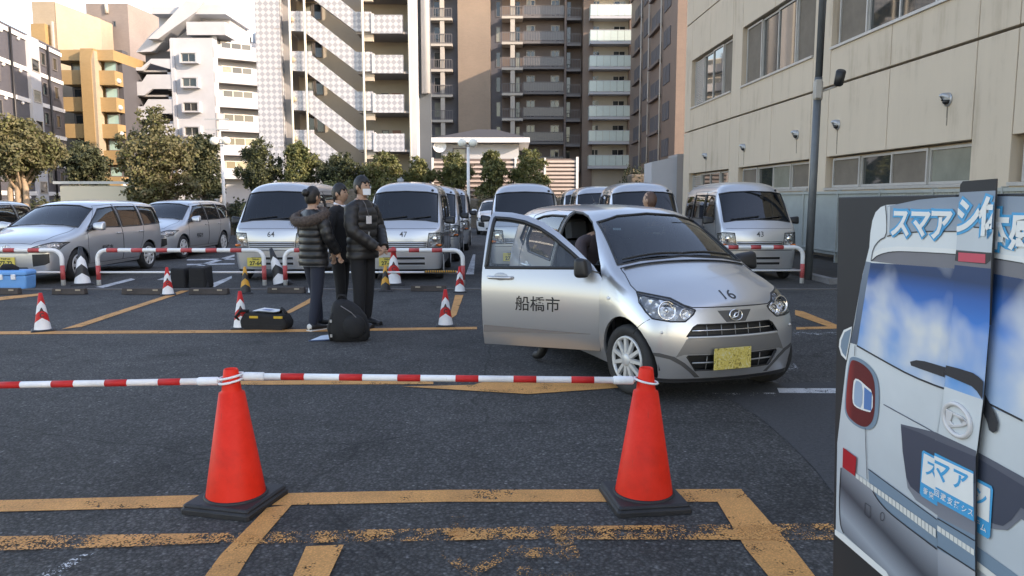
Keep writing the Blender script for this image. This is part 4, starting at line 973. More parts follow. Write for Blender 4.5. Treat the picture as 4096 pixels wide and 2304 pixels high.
def build_main_car():
    s = hatchback()
    t = thing('silver_hatchback', 'silver hatchback numbered 16 with its front door swung open beside the cone bar', 'car', CAR_C, CAR_YAW)
    fx, rx, wz = 1.2275, -1.2275, .28
    # wheel arches
    for side in (L_, R_):
        for x in (fx, rx): s.cut('arch', circle(x, wz + .01, .335, 30), cond=lambda c, n, side=side: side(c, n) or (abs(c.y) > .4 and c.z < .7))
    # side glass and doors (x, z)
    win_f = [(.69,.965),(.52,1.10),(.36,1.215),(.22,1.295),(.08,1.345),(-.06,1.37),(-.195,1.378),(-.225,.945)]
    win_r = [(-.30,.95),(-.275,1.378),(-.60,1.38),(-.80,1.365),(-.98,1.325),(-1.04,1.14),(-1.0,1.07),(-.90,1.00)]
    qtr = [(-1.10,1.06),(-1.07,1.30),(-1.20,1.265),(-1.24,1.12)]
    door_f = [(.80,.27),(.84,.60),(.81,.885),(.73,.985),(.56,1.13),(.40,1.25),(.25,1.338),(.10,1.392),(-.06,1.42),(-.235,1.428),(-.255,.9),(-.24,.27)]
    door_r = [(-.25,.27),(-.265,.9),(-.245,1.428),(-.60,1.43),(-.82,1.413),(-1.03,1.37),(-1.12,1.15),(-1.13,.95),(-1.08,.74),(-.98,.62),(-.90,.50),(-.85,.38),(-.84,.27)]
    for nm, side in (('left', L_), ('right', R_)):
        s.cut('door_front_' + nm, door_f, cond=side, keep=('body',)); s.cut('door_rear_' + nm, door_r, cond=side, keep=('body',))
        s.cut('win_front_' + nm, win_f, cond=side); s.cut('win_rear_' + nm, win_r, cond=side); s.cut('win_qtr_' + nm, qtr, cond=side)
    # windscreen, hood, lamps, grille : front view (y, z)
    up = lambda c, n: n.x > .12 and c.x > .1 and c.z > .9
    s.cut('windscreen', [(-.60,1.0),(-.50,1.335),(-.30,1.39),(0,1.41),(.30,1.39),(.50,1.335),(.60,1.0),(.40,1.035),(0,1.06),(-.40,1.035)], Y3, Z3, up)
    hood = [(.94,-.60),(1.03,-.605),(1.19,-.64),(1.32,-.64),(1.75,-.5),(1.8,0),(1.75,.5),(1.32,.64),(1.19,.64),(1.03,.605),(.94,.60),(.965,.4),(.985,0),(.965,-.4)]
    s.cut('hood', hood, X3, Y3, lambda c, n: n.z > .1 and c.x > .85 and c.z > .6, keep=('body',))
    s.cut('body', [(-.8,.5),(.8,.5),(.8,.86),(.66,.845),(.643,.828),(.463,.792),(.395,.745),(.34,.727),(-.34,.727),(-.395,.745),(-.463,.792),(-.643,.828),(-.66,.845),(-.8,.86)], Y3, Z3, lambda c, n: c.x > 1.1, keep=('hood',))
    for sg, nm in ((1, 'left'), (-1, 'right')):
        hl = [(.643,.823),(.55,.807),(.463,.786),(.395,.738),(.325,.71),(.345,.68),(.415,.627),(.52,.628),(.63,.645),(.652,.69),(.662,.75)]
        s.cut('lamp_' + nm, hl, Vector((0, sg, 0)), Z3, lambda c, n, sg=sg: c.y * sg > .12 and c.x > 1.0 and c.z > .5 and (n.x > .06))
    fr = lambda c, n: c.x > 1.4 and n.x > .1
    s.cut('grille', [(-.415,.515),(.415,.515),(.36,.585),(.325,.605),(-.325,.605),(-.36,.585)], Y3, Z3, fr)
    s.cut('intake', [(-.335,.25),(.335,.25),(.41,.36),(.40,.372),(-.40,.372),(-.41,.36)], Y3, Z3, fr)
    s.cut('bumper_dark', [(-.49,.36),(-.43,.38),(.43,.38),(.49,.36),(.41,.50),(-.41,.50)], Y3, Z3, fr, keep=('body',))
    s.cut('nose', [(-.15,.70),(.15,.70),(.085,.615),(-.085,.615)], Y3, Z3, fr, keep=('body',))
    s.cut('skirt', [(-.8,.0),(.8,.0),(.8,.195),(.30,.185),(-.30,.185),(-.8,.195)], Y3, Z3, lambda c, n: c.x > 1.3)
    for sg, nm in ((1, 'slash_left'), (-1, 'slash_right')):
        s.cut(nm, [(sg*a_, b_) for a_, b_ in ((.672,.372),(.60,.362),(.53,.345),(.45,.30),(.38,.245),(.33,.198),(.29,.20),(.345,.25),(.42,.315),(.50,.365),(.60,.392),(.672,.392))], Y3, Z3, lambda c, n: c.x > 1.42 and n.x > .05, keep=('body',))
    body = s.put('body', 'body', [M['silver'], M['interior']], t, .02)
    s.put('hood', 'hood', [M['silver'], M['interior']], t, .015)
    s.put('windscreen', 'windscreen', M['windscreen'], t, 0, -.004)
    dk = mat('dark_grey_bumper', (.09,.088,.087), .4, metal=.3, coat=.3)
    s.put('bumper_insert', 'bumper_dark', [mat('grey_bumper_insert', (.22,.215,.21), .38, metal=.5, coat=.3)], t, .01, .003); s.put('bumper_insert', 'nose', [dk], t, .01, .003)
    s.put('bumper_insert', 'slash_left', [dk], t, .01, .002); s.put('bumper_insert', 'slash_right', [dk], t, .01, .002)
    s.put('skirt', 'skirt', [M['black_trim']], t, .01, .0)
    # lamps
    for nm, sg in (('left', 1), ('right', -1)):
        lamp = s.put('headlamp', 'lamp_' + nm, M['lens'], t, 0, .002)
        rf = s.put('reflector', 'lamp_' + nm, M['reflector'], lamp, 0, -.035)
        mb = MB(); s.rim(mb, 'lamp_' + nm, .006, 0.0); mb.build('lamp_seal', M['black_trim'], lamp)
        for (yy, zz, rr) in ((.53, .715, .058), (.405, .683, .036)):
            p, nn = s.hit((3, yy * sg, zz), (-1, 0, 0))
            if p:
                mb = MB(); Q = (nn * .5 + X3).to_track_quat('Z', 'Y').to_matrix().to_4x4(); Q.translation = p - nn * .02
                mb.lathe([(rr*1.25, .008), (rr*1.1, .012), (rr, -.01), (rr*.6, -.03), (0, -.035)], 20, 0, Q); mb.sphere((0,0,-.015), rr*.4, 10, 0, Q)
                mb.build('bulb_housing', M['chrome'], lamp)
    # grilles with slats
    for nm, rows, cols in (('grille', (.558,), 5), ('intake', (.31,), 5)):
        g = s.put('grille', nm, [M['black_trim']], t, .01, -.05)
        g.name = 'grille' if nm == 'grille' else 'lower_grille'
        mb = MB(); s.rim(mb, nm, .008, -.006); mb.build('grille_frame', M['black_trim'], g)
        for z in rows:
            mb = MB(); pts = []
            for k in range(13):
                y = (-.375 + .75 * k / 12) * (.96 if nm == 'intake' else 1); p, nn = s.hit((3, y, z), (-1,0,0)); pts.append(p - nn * .012)
            mb.tube(pts, .0065, 6); mb.build('grille_bar', M['chrome'] if nm == 'grille' else M['steel'], g)
        for k in range(cols):
            y = -.24 + .48 * k / (cols - 1); z0, z1 = ((.515,.605) if nm == 'grille' else (.255,.37))
            mb = MB(); mb.tube([s.hit((3, y, z), (-1,0,0))[0] - X3 * .022 for z in (z0, (z0+z1)/2, z1)], .003, 5); mb.build('grille_bar', M['steel'], g)
    mb = MB(); pts = [s.hit((3, -.40 + .80 * k / 14, .508), (-1,0,0))[0] for k in range(15)]; mb.tube(pts, .009, 6); mb.build('chrome_strip', M['hubcap'], t)
    # emblem
    p, nn = s.hit((3, 0, .662), (-1,0,0)); Q = (nn + Vector((.3,0,0))).to_track_quat('Z', 'Y').to_matrix().to_4x4(); Q.translation = p + nn * .008
    mb = MB(); mb.tube([Q @ Vector((.056 * math.cos(a), .042 * math.sin(a), 0)) for a in [2*math.pi*k/24 for k in range(24)]], .006, 6, closed=True)
    mb.tube([Q @ Vector(q) for q in ((-.03,-.028,0),(-.01,.012,.004),(.035,.022,0))], .007, 6); mb.tube([Q @ Vector(q) for q in ((-.035,-.02,0),(.01,-.012,.004),(.03,.028,0))], .007, 6)
    mb.build('emblem', M['chrome'], t)
    # number, plate, parking sensor and repeater
    s.text('decal', '16', .145, (1.555, .0, 1.2), (0, 0, -1), (0, 1, 0), (-1, 0, 0), mat('faded_number_decal', (.035,.035,.037), .5), t, .0)
    p, nn = s.hit((3, -.06, .345), (-1,0,0))
    B = Matrix((Y3, Z3, X3)).transposed().to_4x4(); B.translation = p + X3 * .03
    mb = MB(); mb.cbox(-.165, .165, -.0825, .0825, -.004, .004, .003, 0, B)
    def plate_m():
        m, n, b = newmat('blurred_number_plate'); L = n.links.new
        tc = N(n, 'ShaderNodeTexCoord'); t1 = N(n, 'ShaderNodeTexNoise', Scale=14., Detail=4, Roughness=.75, Distortion=3.5); L(tc.outputs['Object'], t1.inputs['Vector'])
        c = ramp(n, t1.outputs['Fac'], [(.36, (.06,.05,.01)), (.44, (.5,.38,.09)), (.56, (.62,.5,.13)), (.66, (.55,.55,.45))]); L(c.outputs[0], b.inputs['Base Color']); b.inputs['Roughness'].default_value = .5
        return m
    mb.build('number_plate', plate_m(), t)
    for sg in (-1, 1):
        p, nn = s.hit((3, sg * .585, .545), (-1,0,0))
        if p: mb = MB(); mb.sphere(p, .011, 10); mb.build('parking_sensor', M['hubcap'], t)
        p, nn = s.hit((.98, sg * 2, .74), (0, -sg, 0)); mb = MB(); mb.sphere(p, .02, 10, 0, None, (1.3,.6,.7)); mb.build('side_repeater', M['white_plastic'], t)
    # closed doors with glass
    gaps = MB()
    for dn in ('door_front_left', 'door_rear_left', 'door_rear_right'):
        d = s.put('door', dn, [M['silver'], M['interior']], t, .03)
        w_ = dn.replace('door', 'win'); sg = 1 if 'left' in dn else -1
        g = s.put('window', w_, M['sideglass'], d, 0, -.006)
        mb = MB(); s.rim(mb, w_, .011, 0.0); mb.build('window_seal', M['black_trim'], d)
        s.rim(gaps, [dn, w_], .0035, 0.0)
        hx = -.08 if 'front' in dn else -.88
        p, nn = s.hit((hx, sg * 2, .865), (0, -sg, 0)); mb = MB()
        mb.tube([p + Vector((dx, sg * dy, 0)) for dx, dy in ((-.10,.004),(-.085,.03),(-.02,.036),(.04,.034),(.085,.026),(.10,.004))], .012, 8); mb.build('handle', M['silver'], d)
        mb = MB(); Q = Matrix.Translation(p + Vector((0, sg * .002, 0))); mb.sphere((0,0,0), .05, 14, 0, Q, (1.1,.12,.75)); mb.build('handle_cup', M['hubcap'], d)
    for nm in ('left', 'right'):
        s.put('window', 'win_qtr_' + nm, M['sideglass'], t, 0, -.006); mb = MB(); s.rim(mb, 'win_qtr_' + nm, .01); mb.build('window_seal', M['black_trim'], t)
    s.rim(gaps, 'hood', .0045); s.rim(gaps, 'skirt', .004)
    # bumper joint from lamp to wheel arch
    for sg in (-1, 1):
        pts = []
        for x, z in ((1.50,.64),(1.45,.60),(1.41,.56),(1.37,.51)):
            p, nn = s.hit((x, sg * 2, z), (0, -sg, 0)); pts.append(p)
        gaps.tube(pts, .003, 5)
    gaps.build('panel_gap', M['black_trim'], t)
    mb = MB(); s.rim(mb, 'windscreen', .012, -.002); mb.build('windscreen_seal', M['black_trim'], t)
    mb = MB()                                    # cowl and wipers
    for z0, y0, y1 in ((0,-.55,.05),(0,-.05,.50)):
        pts = []
        for k in range(9):
            y = y0 + (y1 - y0) * k / 8; p, nn = s.hit((2.5, y, 1.022 + .045 * (1 - (y / .6) ** 2) + .012 * math.sin(k / 8 * 3)), (-1, 0, 0)); pts.append(p + nn * .018 if p else Vector((.9, y, 1.06)))
        mb.tube(pts, [.007]+[.011]*7+[.006], 6)
    mb.build('wiper', M['black_trim'], t)
    mb = MB(); pts = [s.hit((.955 + .02 * (1 - (y/.6)**2), y, 2), (0,0,-1)) for y in [-.58 + 1.16 * k / 20 for k in range(21)]]
    va = [p + nn * .004 + Vector((-.03,0,.006)) for p, nn in pts]; vb = [p + nn * .004 + Vector((.02,0,0)) for p, nn in pts]
    mb.add(va + vb, [(i, i+1, 22+i, 21+i) for i in range(20)], 0, True); mb.build('cowl', M['black_trim'], t)
    # the open driver's door
    hinge = Vector((.81, -.70, 0))
    d = s.put('open_door', 'door_front_right', [M['silver'], M['interior']], t, .05, 0, hinge)
    d['label'] = 'open silver door lettered with the city name'
    g = s.put('window', 'win_front_right', M['sideglass'], d, 0, -.02, hinge); g.location = (0,0,0)
    mb = MB(); s.rim(mb, 'win_front_right', .017, -.006, 6, hinge); mb.build('window_seal', M['black_trim'], d)
    mb = MB(); s.rim(mb, ['door_front_right', 'win_front_right'], .006, -.01, 6, hinge); mb.build('door_seal', M['black_trim'], d)
    p, nn = s.hit((-.08, -2, .865), (0, 1, 0)); p = p - hinge; mb = MB()
    mb.tube([p + Vector((dx, -dy, 0)) for dx, dy in ((-.115,.004),(-.095,.032),(-.02,.04),(.04,.038),(.09,.03),(.11,.004))], .014, 8); mb.build('handle', M['silver'], d)
    mb = MB(); mb.sphere((0,0,0), .062, 16, 0, Matrix.Translation(p + Vector((.0, .004, -.005))), (1.15,.16,.75)); mb.build('handle_cup', M['steel'], d)
    for ch, x in (('船', .125), ('橋', .26), ('市', .395)): s.text('lettering', ch, .135, (x, -1.2, .64), (0, 1, 0), (1, 0, 0), (0, 0, 1), M['decal'], d, .0012, .003, hinge)
    pts = []
    for k in range(9):
        x = -.235 + k * .12; p, nn = s.hit((x, -2, .415), (0, 1, 0)); pts.append(p - hinge + nn * .003)
    mb = MB(); va = [q + Vector((0,0,.03 * (1 - k/8.5))) for k, q in enumerate(pts)]; vb = [q - Vector((0,0,.03 * (1 - k/8.5))) for k, q in enumerate(pts)]
    mb.add(va + vb, [(i, i+1, 10+i, 9+i) for i in range(8)]); mb.build('side_moulding', mat('grey_side_moulding', (.16,.14,.13), .5), d)
    mb = MB(); mb.cbox(-.93, -.05, .05, .09, .34, .80, .02); mb.build('door_trim', M['interior'], d)
    mirror_pod(d, (-.13, -.05, .985), -1, M['black_trim'], 1.45)
    mb = MB(); mb.prism([(-.02,.93),(-.20,.97),(-.05,1.0 - .06)], -.012, .03); mb.build('mirror_base', M['black_trim'], d)
    d.rotation_euler = (0, 0, R(51))
    mirror_pod(t, (.66, .74, .985), 1, M['black_trim'], 1.45)
    # seals round the open doorway, inner sill, pillar
    mb = MB(); s.rim(mb, ['door_front_right', 'win_front_right'], .014, -.02); mb.build('doorway_seal', M['black_trim'], t)
    # interior
    mb = MB(); mb.box(-1.5, 1.45, -.60, .60, .20, .26); mb.box(-1.5, 1.0, -.66, .66, .26, .30); mb.box(.85, .9, -.62, .62, .3, .9); mb.box(.9,1.6,-.5,.5,.2,.6); mb.build('floor_pan', M['black_trim'], t)
    mb = MB(); mb.add([(.95,-.6,.98),(.95,.6,.98),(.45,.62,.97),(.45,-.62,.97),(.42,.62,.72),(.42,-.62,.72),(.6,.6,.5),(.6,-.6,.5)], [(0,1,2,3),(3,2,4,5),(5,4,6,7)]); mb.build('dashboard', M['interior'], t)
    seats(t, [(-.12,-.33,.46),(-.12,.33,.46),(-.95,-.32,.5),(-.95,.32,.5)], .6)
    mb = MB(); Q = Matrix.Translation((.30,-.33,.86)) @ Matrix.Rotation(R(65), 4, 'Y'); mb.tube([Q @ Vector((.175*math.cos(a), .175*math.sin(a), 0)) for a in [2*math.pi*k/24 for k in range(24)]], .013, 8, closed=True)
    mb.tube([Q @ Vector((-.17,0,0)), Q @ Vector((.17,0,0))], .014, 6); mb.tube([Q @ Vector((0,0,0)), Vector((.5,-.33,.75))], .03, 8); mb.build('steering_wheel', M['interior'], t)
    p, nn = s.hit((-.75, 0, 3), (0,0,-1)); mb = MB(); mb.sphere(p, .045, 10, 0, None, (1.3,.6,.35)); mb.tube([p, p + Vector((-.10,0,.09))], [.006,.003], 6); mb.build('aerial', M['black_trim'], t)
    for nm in (.12,): 
        p, nn = s.hit((2.5, -.40, 1.285), (-1,0,0)); mb = MB(); mb.tube([p - nn * .01, p - nn * .011], .02, 4); Q = nn.to_track_quat('Z','Y').to_matrix().to_4x4(); Q.translation = p - nn * .008
        mb = MB(); mb.cbox(-.035,.035,-.018,.018,-.001,.001,.0005,0,Q); mb.build('sticker', M['white_plastic'], t)
    mb = MB(); mb.sphere((.42, 0, 1.27), .05, 12, 0, None, (.5,2.2,.6)); mb.build('rear_view_mirror', M['black_trim'], t)
    wells(t, (fx,), .60, .345, wz + .01); wells(t, (rx,), .68, .345, wz + .01)
    st_ = R(9)
    wheel(t, (fx, .60, wz), 1, steer=st_); wheel(t, (fx, -.625, wz), -1, steer=st_); wheel(t, (rx, .635, wz), 1); wheel(t, (rx, -.635, wz), -1)
    return t, s
main_car, main_shell = build_main_car()
M['decal_grey'] = mat('faded_black_decal', (.06,.06,.062), .5)
# ---------------------------------------------------------------- small silver vans
def van_shell():
    A = lambda *p: list(p)
    st = [(-1.62, A((.66,.25),(.70,.45),(.70,.75),(.695,.98),(.69,1.08),(.66,1.42),(.61,1.70),(.42,1.80),(.2,1.825),(0,1.83))),
          (-1.45, A((.68,.24),(.72,.45),(.725,.75),(.72,1.0),(.715,1.08),(.68,1.43),(.63,1.74),(.44,1.85),(.22,1.875),(0,1.88))),
          (-.8, A((.69,.24),(.735,.45),(.7375,.75),(.735,1.0),(.73,1.08),(.69,1.43),(.64,1.75),(.45,1.86),(.22,1.89),(0,1.895))),
          (0, A((.69,.24),(.735,.45),(.7375,.75),(.735,1.0),(.73,1.08),(.69,1.43),(.64,1.75),(.45,1.86),(.22,1.89),(0,1.895))),
          (.55, A((.69,.24),(.735,.45),(.7375,.75),(.735,1.0),(.73,1.08),(.69,1.43),(.64,1.745),(.45,1.85),(.22,1.88),(0,1.885))),
          (.84, A((.69,.24),(.735,.45),(.7375,.75),(.735,.99),(.73,1.07),(.69,1.41),(.64,1.72),(.45,1.815),(.22,1.845),(0,1.852))),
          (.96, A((.69,.24),(.735,.45),(.7375,.75),(.735,.99),(.73,1.07),(.695,1.38),(.64,1.655),(.45,1.735),(.22,1.765),(0,1.772))),
          (1.2, A((.69,.24),(.735,.45),(.7375,.75),(.735,.98),(.725,1.06),(.705,1.22),(.66,1.40),(.46,1.46),(.23,1.48),(0,1.485))),
          (1.42, A((.69,.23),(.735,.45),(.735,.75),(.725,.96),(.71,1.03),(.695,1.075),(.665,1.115),(.46,1.15),(.23,1.165),(0,1.17))),
          (1.52, A((.685,.23),(.725,.45),(.725,.74),(.715,.93),(.70,.99),(.685,1.02),(.655,1.045),(.46,1.07),(.23,1.085),(0,1.09))),
          (1.605, A((.655,.22),(.695,.45),(.70,.70),(.69,.84),(.67,.90),(.655,.925),(.63,.945,.01),(.45,.97,.02),(.22,.985,.03),(0,.99,.032)))]
    return Shell(st, 6, [(1.66,.22),(1.70,.45),(1.70,.70),(1.69,.82),(1.675,.88),(1.66,.93)], [(-1.66,.25),(-1.69,.45),(-1.69,.75),(-1.68,1.0),(-1.67,1.1),(-1.64,1.45)], 2)
van_s = van_shell()
def build_van():
    s = van_s
    t = thing('silver_van', 'van', 'van')
    fx, rx, wz = 1.14, -1.29, .28
    for side in (L_, R_):
        for x in (fx, rx): s.cut('arch', circle(x, wz, .33, 22), cond=lambda c, n, side=side: side(c, n) or (abs(c.y) > .4 and c.z < .7))
    wins = [[(1.13,1.14),(.93,1.50),(.86,1.60),(.30,1.62),(.28,1.14)], [(.20,1.14),(.20,1.62),(-.62,1.62),(-.64,1.14)], [(-.74,1.14),(-.74,1.61),(-1.42,1.58),(-1.46,1.16)]]
    doors = [[(1.26,.95),(1.18,1.10),(.95,1.56),(.86,1.67),(.25,1.69),(.25,.30),(.78,.30),(.84,.52),(1.0,.66),(1.22,.70)], [(.23,1.69),(-.69,1.69),(-.69,.30),(.23,.30)]]
    for nm, side in (('left', L_), ('right', R_)):
        for k, d in enumerate(doors): s.cut('door%d_%s' % (k, nm), d, cond=side, keep=('body',))
        for k, w_ in enumerate(wins): s.cut('win%d_%s' % (k, nm), w_, cond=side)
    up = lambda c, n: n.x > .12 and c.x > .7 and c.z > 1.0
    s.cut('windscreen', [(-.63,1.10),(-.605,1.64),(-.40,1.675),(0,1.69),(.40,1.675),(.605,1.64),(.63,1.10),(.40,1.135),(0,1.15),(-.40,1.135)], Y3, Z3, up)
    fr = lambda c, n: c.x > 1.2 and n.x > .1
    for sg, nm in ((1, 'left'), (-1, 'right')):
        s.cut('lamp_' + nm, [(.44,.63),(.68,.63),(.735,.68),(.735,.88),(.69,.91),(.475,.90)], Vector((0, sg, 0)), Z3, lambda c, n, sg=sg: c.y * sg > .3 and c.x > 1.3 and n.x > .05)
    s.cut('grille', [(-.42,.63),(.42,.63),(.44,.745),(-.44,.745)], Y3, Z3, fr)
    for k, (z0, z1) in enumerate(((.40,.455), (.30,.355))): s.cut('intake%d' % k, [(-.40,z0),(.40,z0),(.40,z1),(-.40,z1)], Y3, Z3, fr)
    s.put('body', 'body', [M['silver_van'], M['interior']], t, .02)
    s.put('windscreen', 'windscreen', M['van_glass'], t, 0, -.004)
    mb = MB(); s.rim(mb, 'windscreen', .012, 0); mb.build('windscreen_seal', M['black_trim'], t)
    gaps = MB()
    for nm in ('left', 'right'):
        sg = 1 if nm == 'left' else -1
        for k in (0, 1):
            d = s.put('door', 'door%d_%s' % (k, nm), [M['silver_van'], M['interior']], t, .02)
            s.put('window', 'win%d_%s' % (k, nm), M['van_glass'], d, 0, -.006)
            mb = MB(); s.rim(mb, 'win%d_%s' % (k, nm), .012, 0); mb.build('window_seal', M['black_trim'], d)
            s.rim(gaps, ['door%d_%s' % (k, nm), 'win%d_%s' % (k, nm)], .004)
            hx = .33 if k == 0 else .12
            p, nn = s.hit((hx, sg * 2, .97), (0, -sg, 0)); mb = MB(); mb.tube([p + Vector((dx, sg * dy, 0)) for dx, dy in ((-.09,0),(-.07,.03),(.07,.03),(.09,0))], .014, 6); mb.build('handle', M['black_trim'], d)
        g = s.put('window', 'win2_' + nm, M['van_glass'], t, 0, -.006)
        lamp = s.put('headlamp', 'lamp_' + nm, M['lens'], t, 0, .002); s.put('reflector', 'lamp_' + nm, M['reflector'], lamp, 0, -.03)
        mb = MB(); s.rim(mb, 'lamp_' + nm, .007, 0); mb.build('lamp_seal', M['black_trim'], lamp)
        p, nn = s.hit((3, sg * .66, .675), (-1,0,0)); mb = MB(); mb.sphere(p - nn * .01, .05, 10, 0, None, (.35,1.2,.55)); mb.build('indicator', M['amber'], lamp)
        p, nn = s.hit((3, sg * .585, .79), (-1,0,0)); mb = MB(); mb.sphere(p - nn * .03, .065, 14, 0, None, (.3,1,1)); mb.build('bulb_housing', M['chrome'], lamp)
        mirror_pod(t, (1.08, sg * .76, 1.13), sg, M['black_trim'], 1.35)
    gaps.build('panel_gap', M['black_trim'], t)
    g = s.put('grille', 'grille', [M['black_trim']], t, .005, -.03)
    for z, r_ in ((.655,.013),(.69,.010),(.725,.013)):
        mb = MB(); mb.tube([s.hit((3, -.44 + .88 * k / 10, z), (-1,0,0))[0] - X3 * .004 for k in range(11)], r_, 6); mb.build('grille_bar', M['silver_van'], g)
    for k in (0, 1):
        g = s.put('lower_grille', 'intake%d' % k, [M['black_trim']], t, .005, -.035)
        mb = MB(); s.rim(mb, 'intake%d' % k, .006, -.002); mb.build('grille_frame', M['silver_van'], g)
    mb = MB(); pts = [s.hit((3, -.70 + 1.40 * k / 16, .575), (-1,0,0))[0] for k in range(17)]; mb.tube([p for p in pts if p], .006, 5)
    mb.tube([s.hit((3, -.62 + 1.24 * k / 16, .985), (-1,0,0))[0] for k in range(17)], .004, 5); mb.build('bumper_joint', M['black_trim'], t)
    mb = MB()
    for y0, y1 in ((-.5,.05),(-.02,.5)): mb.tube([s.hit((3, y0 + (y1-y0) * k / 6, 1.155 + .01 * k), (-1,0,0))[0] + X3 * .015 for k in range(7)], .009, 5)
    mb.build('wiper', M['black_trim'], t)
    mb = MB(); mb.box(-1.6, 1.5, -.6, .6, .2, .3); mb.box(1.1, 1.55, -.6, .6, .3, .9); mb.box(1.0, 1.4, -.62, .62, .9, 1.08); mb.build('floor_pan', M['interior'], t)
    for y in (-.33, .33):
        mb = MB(); mb.cbox(.2, .7, y-.22, y+.22, .55, .75, .04); mb.cbox(.12, .26, y-.22, y+.22, .7, 1.25, .04); mb.cbox(.13, .23, y-.13, y+.13, 1.27, 1.45, .03); mb.build('seat', M['seat'], t)
    wells(t, (fx,), .66, .335, wz); wells(t, (rx,), .66, .335, wz)
    for x in (fx, rx):
        for sg in (1, -1): wheel(t, (x, sg * .65, wz), sg, .28, .14, 8)
    mb = MB(); mb.sphere(s.hit((.95, .5, 2.5), (0,0,-1))[0], .03, 8); mb.build('aerial_base', M['black_trim'], t)
    return t
van0 = build_van(); van_used = False; van_list = []
def place_van(front, X, label, number=None, plate=None, yaw=0.0, plate_side=-1, small='船橋480'):
    global van_used
    v = van0 if not van_used else copy_tree(van0); van_used = True
    v.location = (X, front + 1.70, 0); v.rotation_euler = (0, 0, -math.pi / 2 + yaw + R(rnd.uniform(-1.6, 1.6))); v['label'] = label; v['group'] = 'silver vans parked nose out'
    van_list.append((v, number, plate, small)); return v
def dress_van(v, number, plate, small):
    if number: van_s.text('decal', number, .14, (2.2, 0, .875), (-1, 0, 0), (0, 1, 0), (0, 0, 1), M['decal_grey'], v, .001, .004)
    if plate: number_plate(v, van_s, (2.2, -.30, .36), (-1,0,0), (0,1,0), (0,0,1), plate, small=small, loc_lift=.012)
place_van(14.45, -4.52, 'silver van numbered 64 standing behind the fur-hooded person', '64', '27-64')
place_van(14.45, -2.08, 'silver van numbered 47 behind the tall person in the padded jacket', '47', '27-47')
place_van(15.7, .27, 'silver van seen between the car park lamp and the open car door', None, '27-30')
place_van(14.9, 2.66, 'silver van partly hidden behind the roof of the silver hatchback', None, '27-33')
place_van(14.5, 4.66, 'silver van numbered 43 beside the steel pole', '43', '27-43')
place_van(18.6, -2.05, 'silver van second in the line behind number 47', None, None)
place_van(22.7, -2.05, 'silver van farthest back in the line behind number 47', None, None)
place_van(19.6, 2.35, 'silver van in the row behind, left of the van partly hidden by the hatchback roof', None, None)
place_van(24.2, 2.35, 'silver van farthest back, only its roof showing above the hatchback', None, None)
for a_ in van_list: dress_van(*a_)
# ---------------------------------------------------------------- station wagons
def wagon_shell():
    st = [(-2.02, [(.70,.3),(.75,.45),(.76,.65),(.755,.85),(.74,.95),(.69,1.18),(.62,1.38),(.4,1.43),(.2,1.45),(0,1.455)]),
          (-1.75, [(.77,.25),(.83,.42),(.84,.65),(.835,.85),(.82,.95),(.74,1.2),(.655,1.42),(.45,1.485),(.22,1.505),(0,1.51)]),
          (-1.0, [(.77,.24),(.835,.42),(.845,.65),(.84,.85),(.82,.94),(.75,1.2),(.665,1.435),(.45,1.497),(.22,1.517),(0,1.522)]),
          (-.2, [(.77,.23),(.835,.41),(.845,.64),(.84,.84),(.82,.93),(.75,1.19),(.665,1.435),(.45,1.497),(.22,1.517),(0,1.522)]),
          (.15, [(.77,.23),(.835,.41),(.845,.64),(.84,.83),(.82,.925),(.75,1.18),(.66,1.41),(.45,1.475),(.22,1.495),(0,1.50)]),
          (.38, [(.77,.22),(.835,.4),(.845,.63),(.84,.83),(.82,.925),(.755,1.15),(.65,1.36),(.44,1.425),(.22,1.448),(0,1.453)]),
          (.75, [(.77,.22),(.835,.4),(.845,.62),(.84,.82),(.815,.92),(.77,1.05),(.70,1.17),(.47,1.225),(.23,1.245),(0,1.25)]),
          (1.08, [(.77,.22),(.835,.4),(.845,.61),(.835,.80),(.81,.895),(.785,.945),(.74,.985),(.5,1.02),(.25,1.035),(0,1.04)]),
          (1.25, [(.77,.21),(.835,.39),(.843,.60),(.83,.78),(.80,.865),(.765,.905),(.71,.93),(.48,.965),(.24,.98),(0,.985)]),
          (1.65, [(.77,.2),(.83,.38),(.835,.58),(.815,.74),(.775,.82),(.74,.85),(.68,.87),(.46,.90),(.23,.915),(0,.92)]),
          (1.93, [(.73,.19),(.785,.36),(.79,.55),(.77,.68),(.73,.75),(.695,.78),(.64,.80),(.44,.83),(.22,.845),(0,.85)]),
          (2.03, [(.68,.19),(.73,.35),(.735,.53),(.72,.64),(.68,.70),(.645,.725),(.60,.74),(.41,.765,.01),(.2,.78,.02),(0,.785,.022)])]
    return Shell(st, 6, [(2.07,.19),(2.115,.35),(2.12,.53),(2.11,.62),(2.10,.67),(2.085,.72)], [(-2.08,.3),(-2.11,.45),(-2.11,.65),(-2.10,.85),(-2.08,.97),(-2.05,1.2)], 2)
wag_s = wagon_shell()
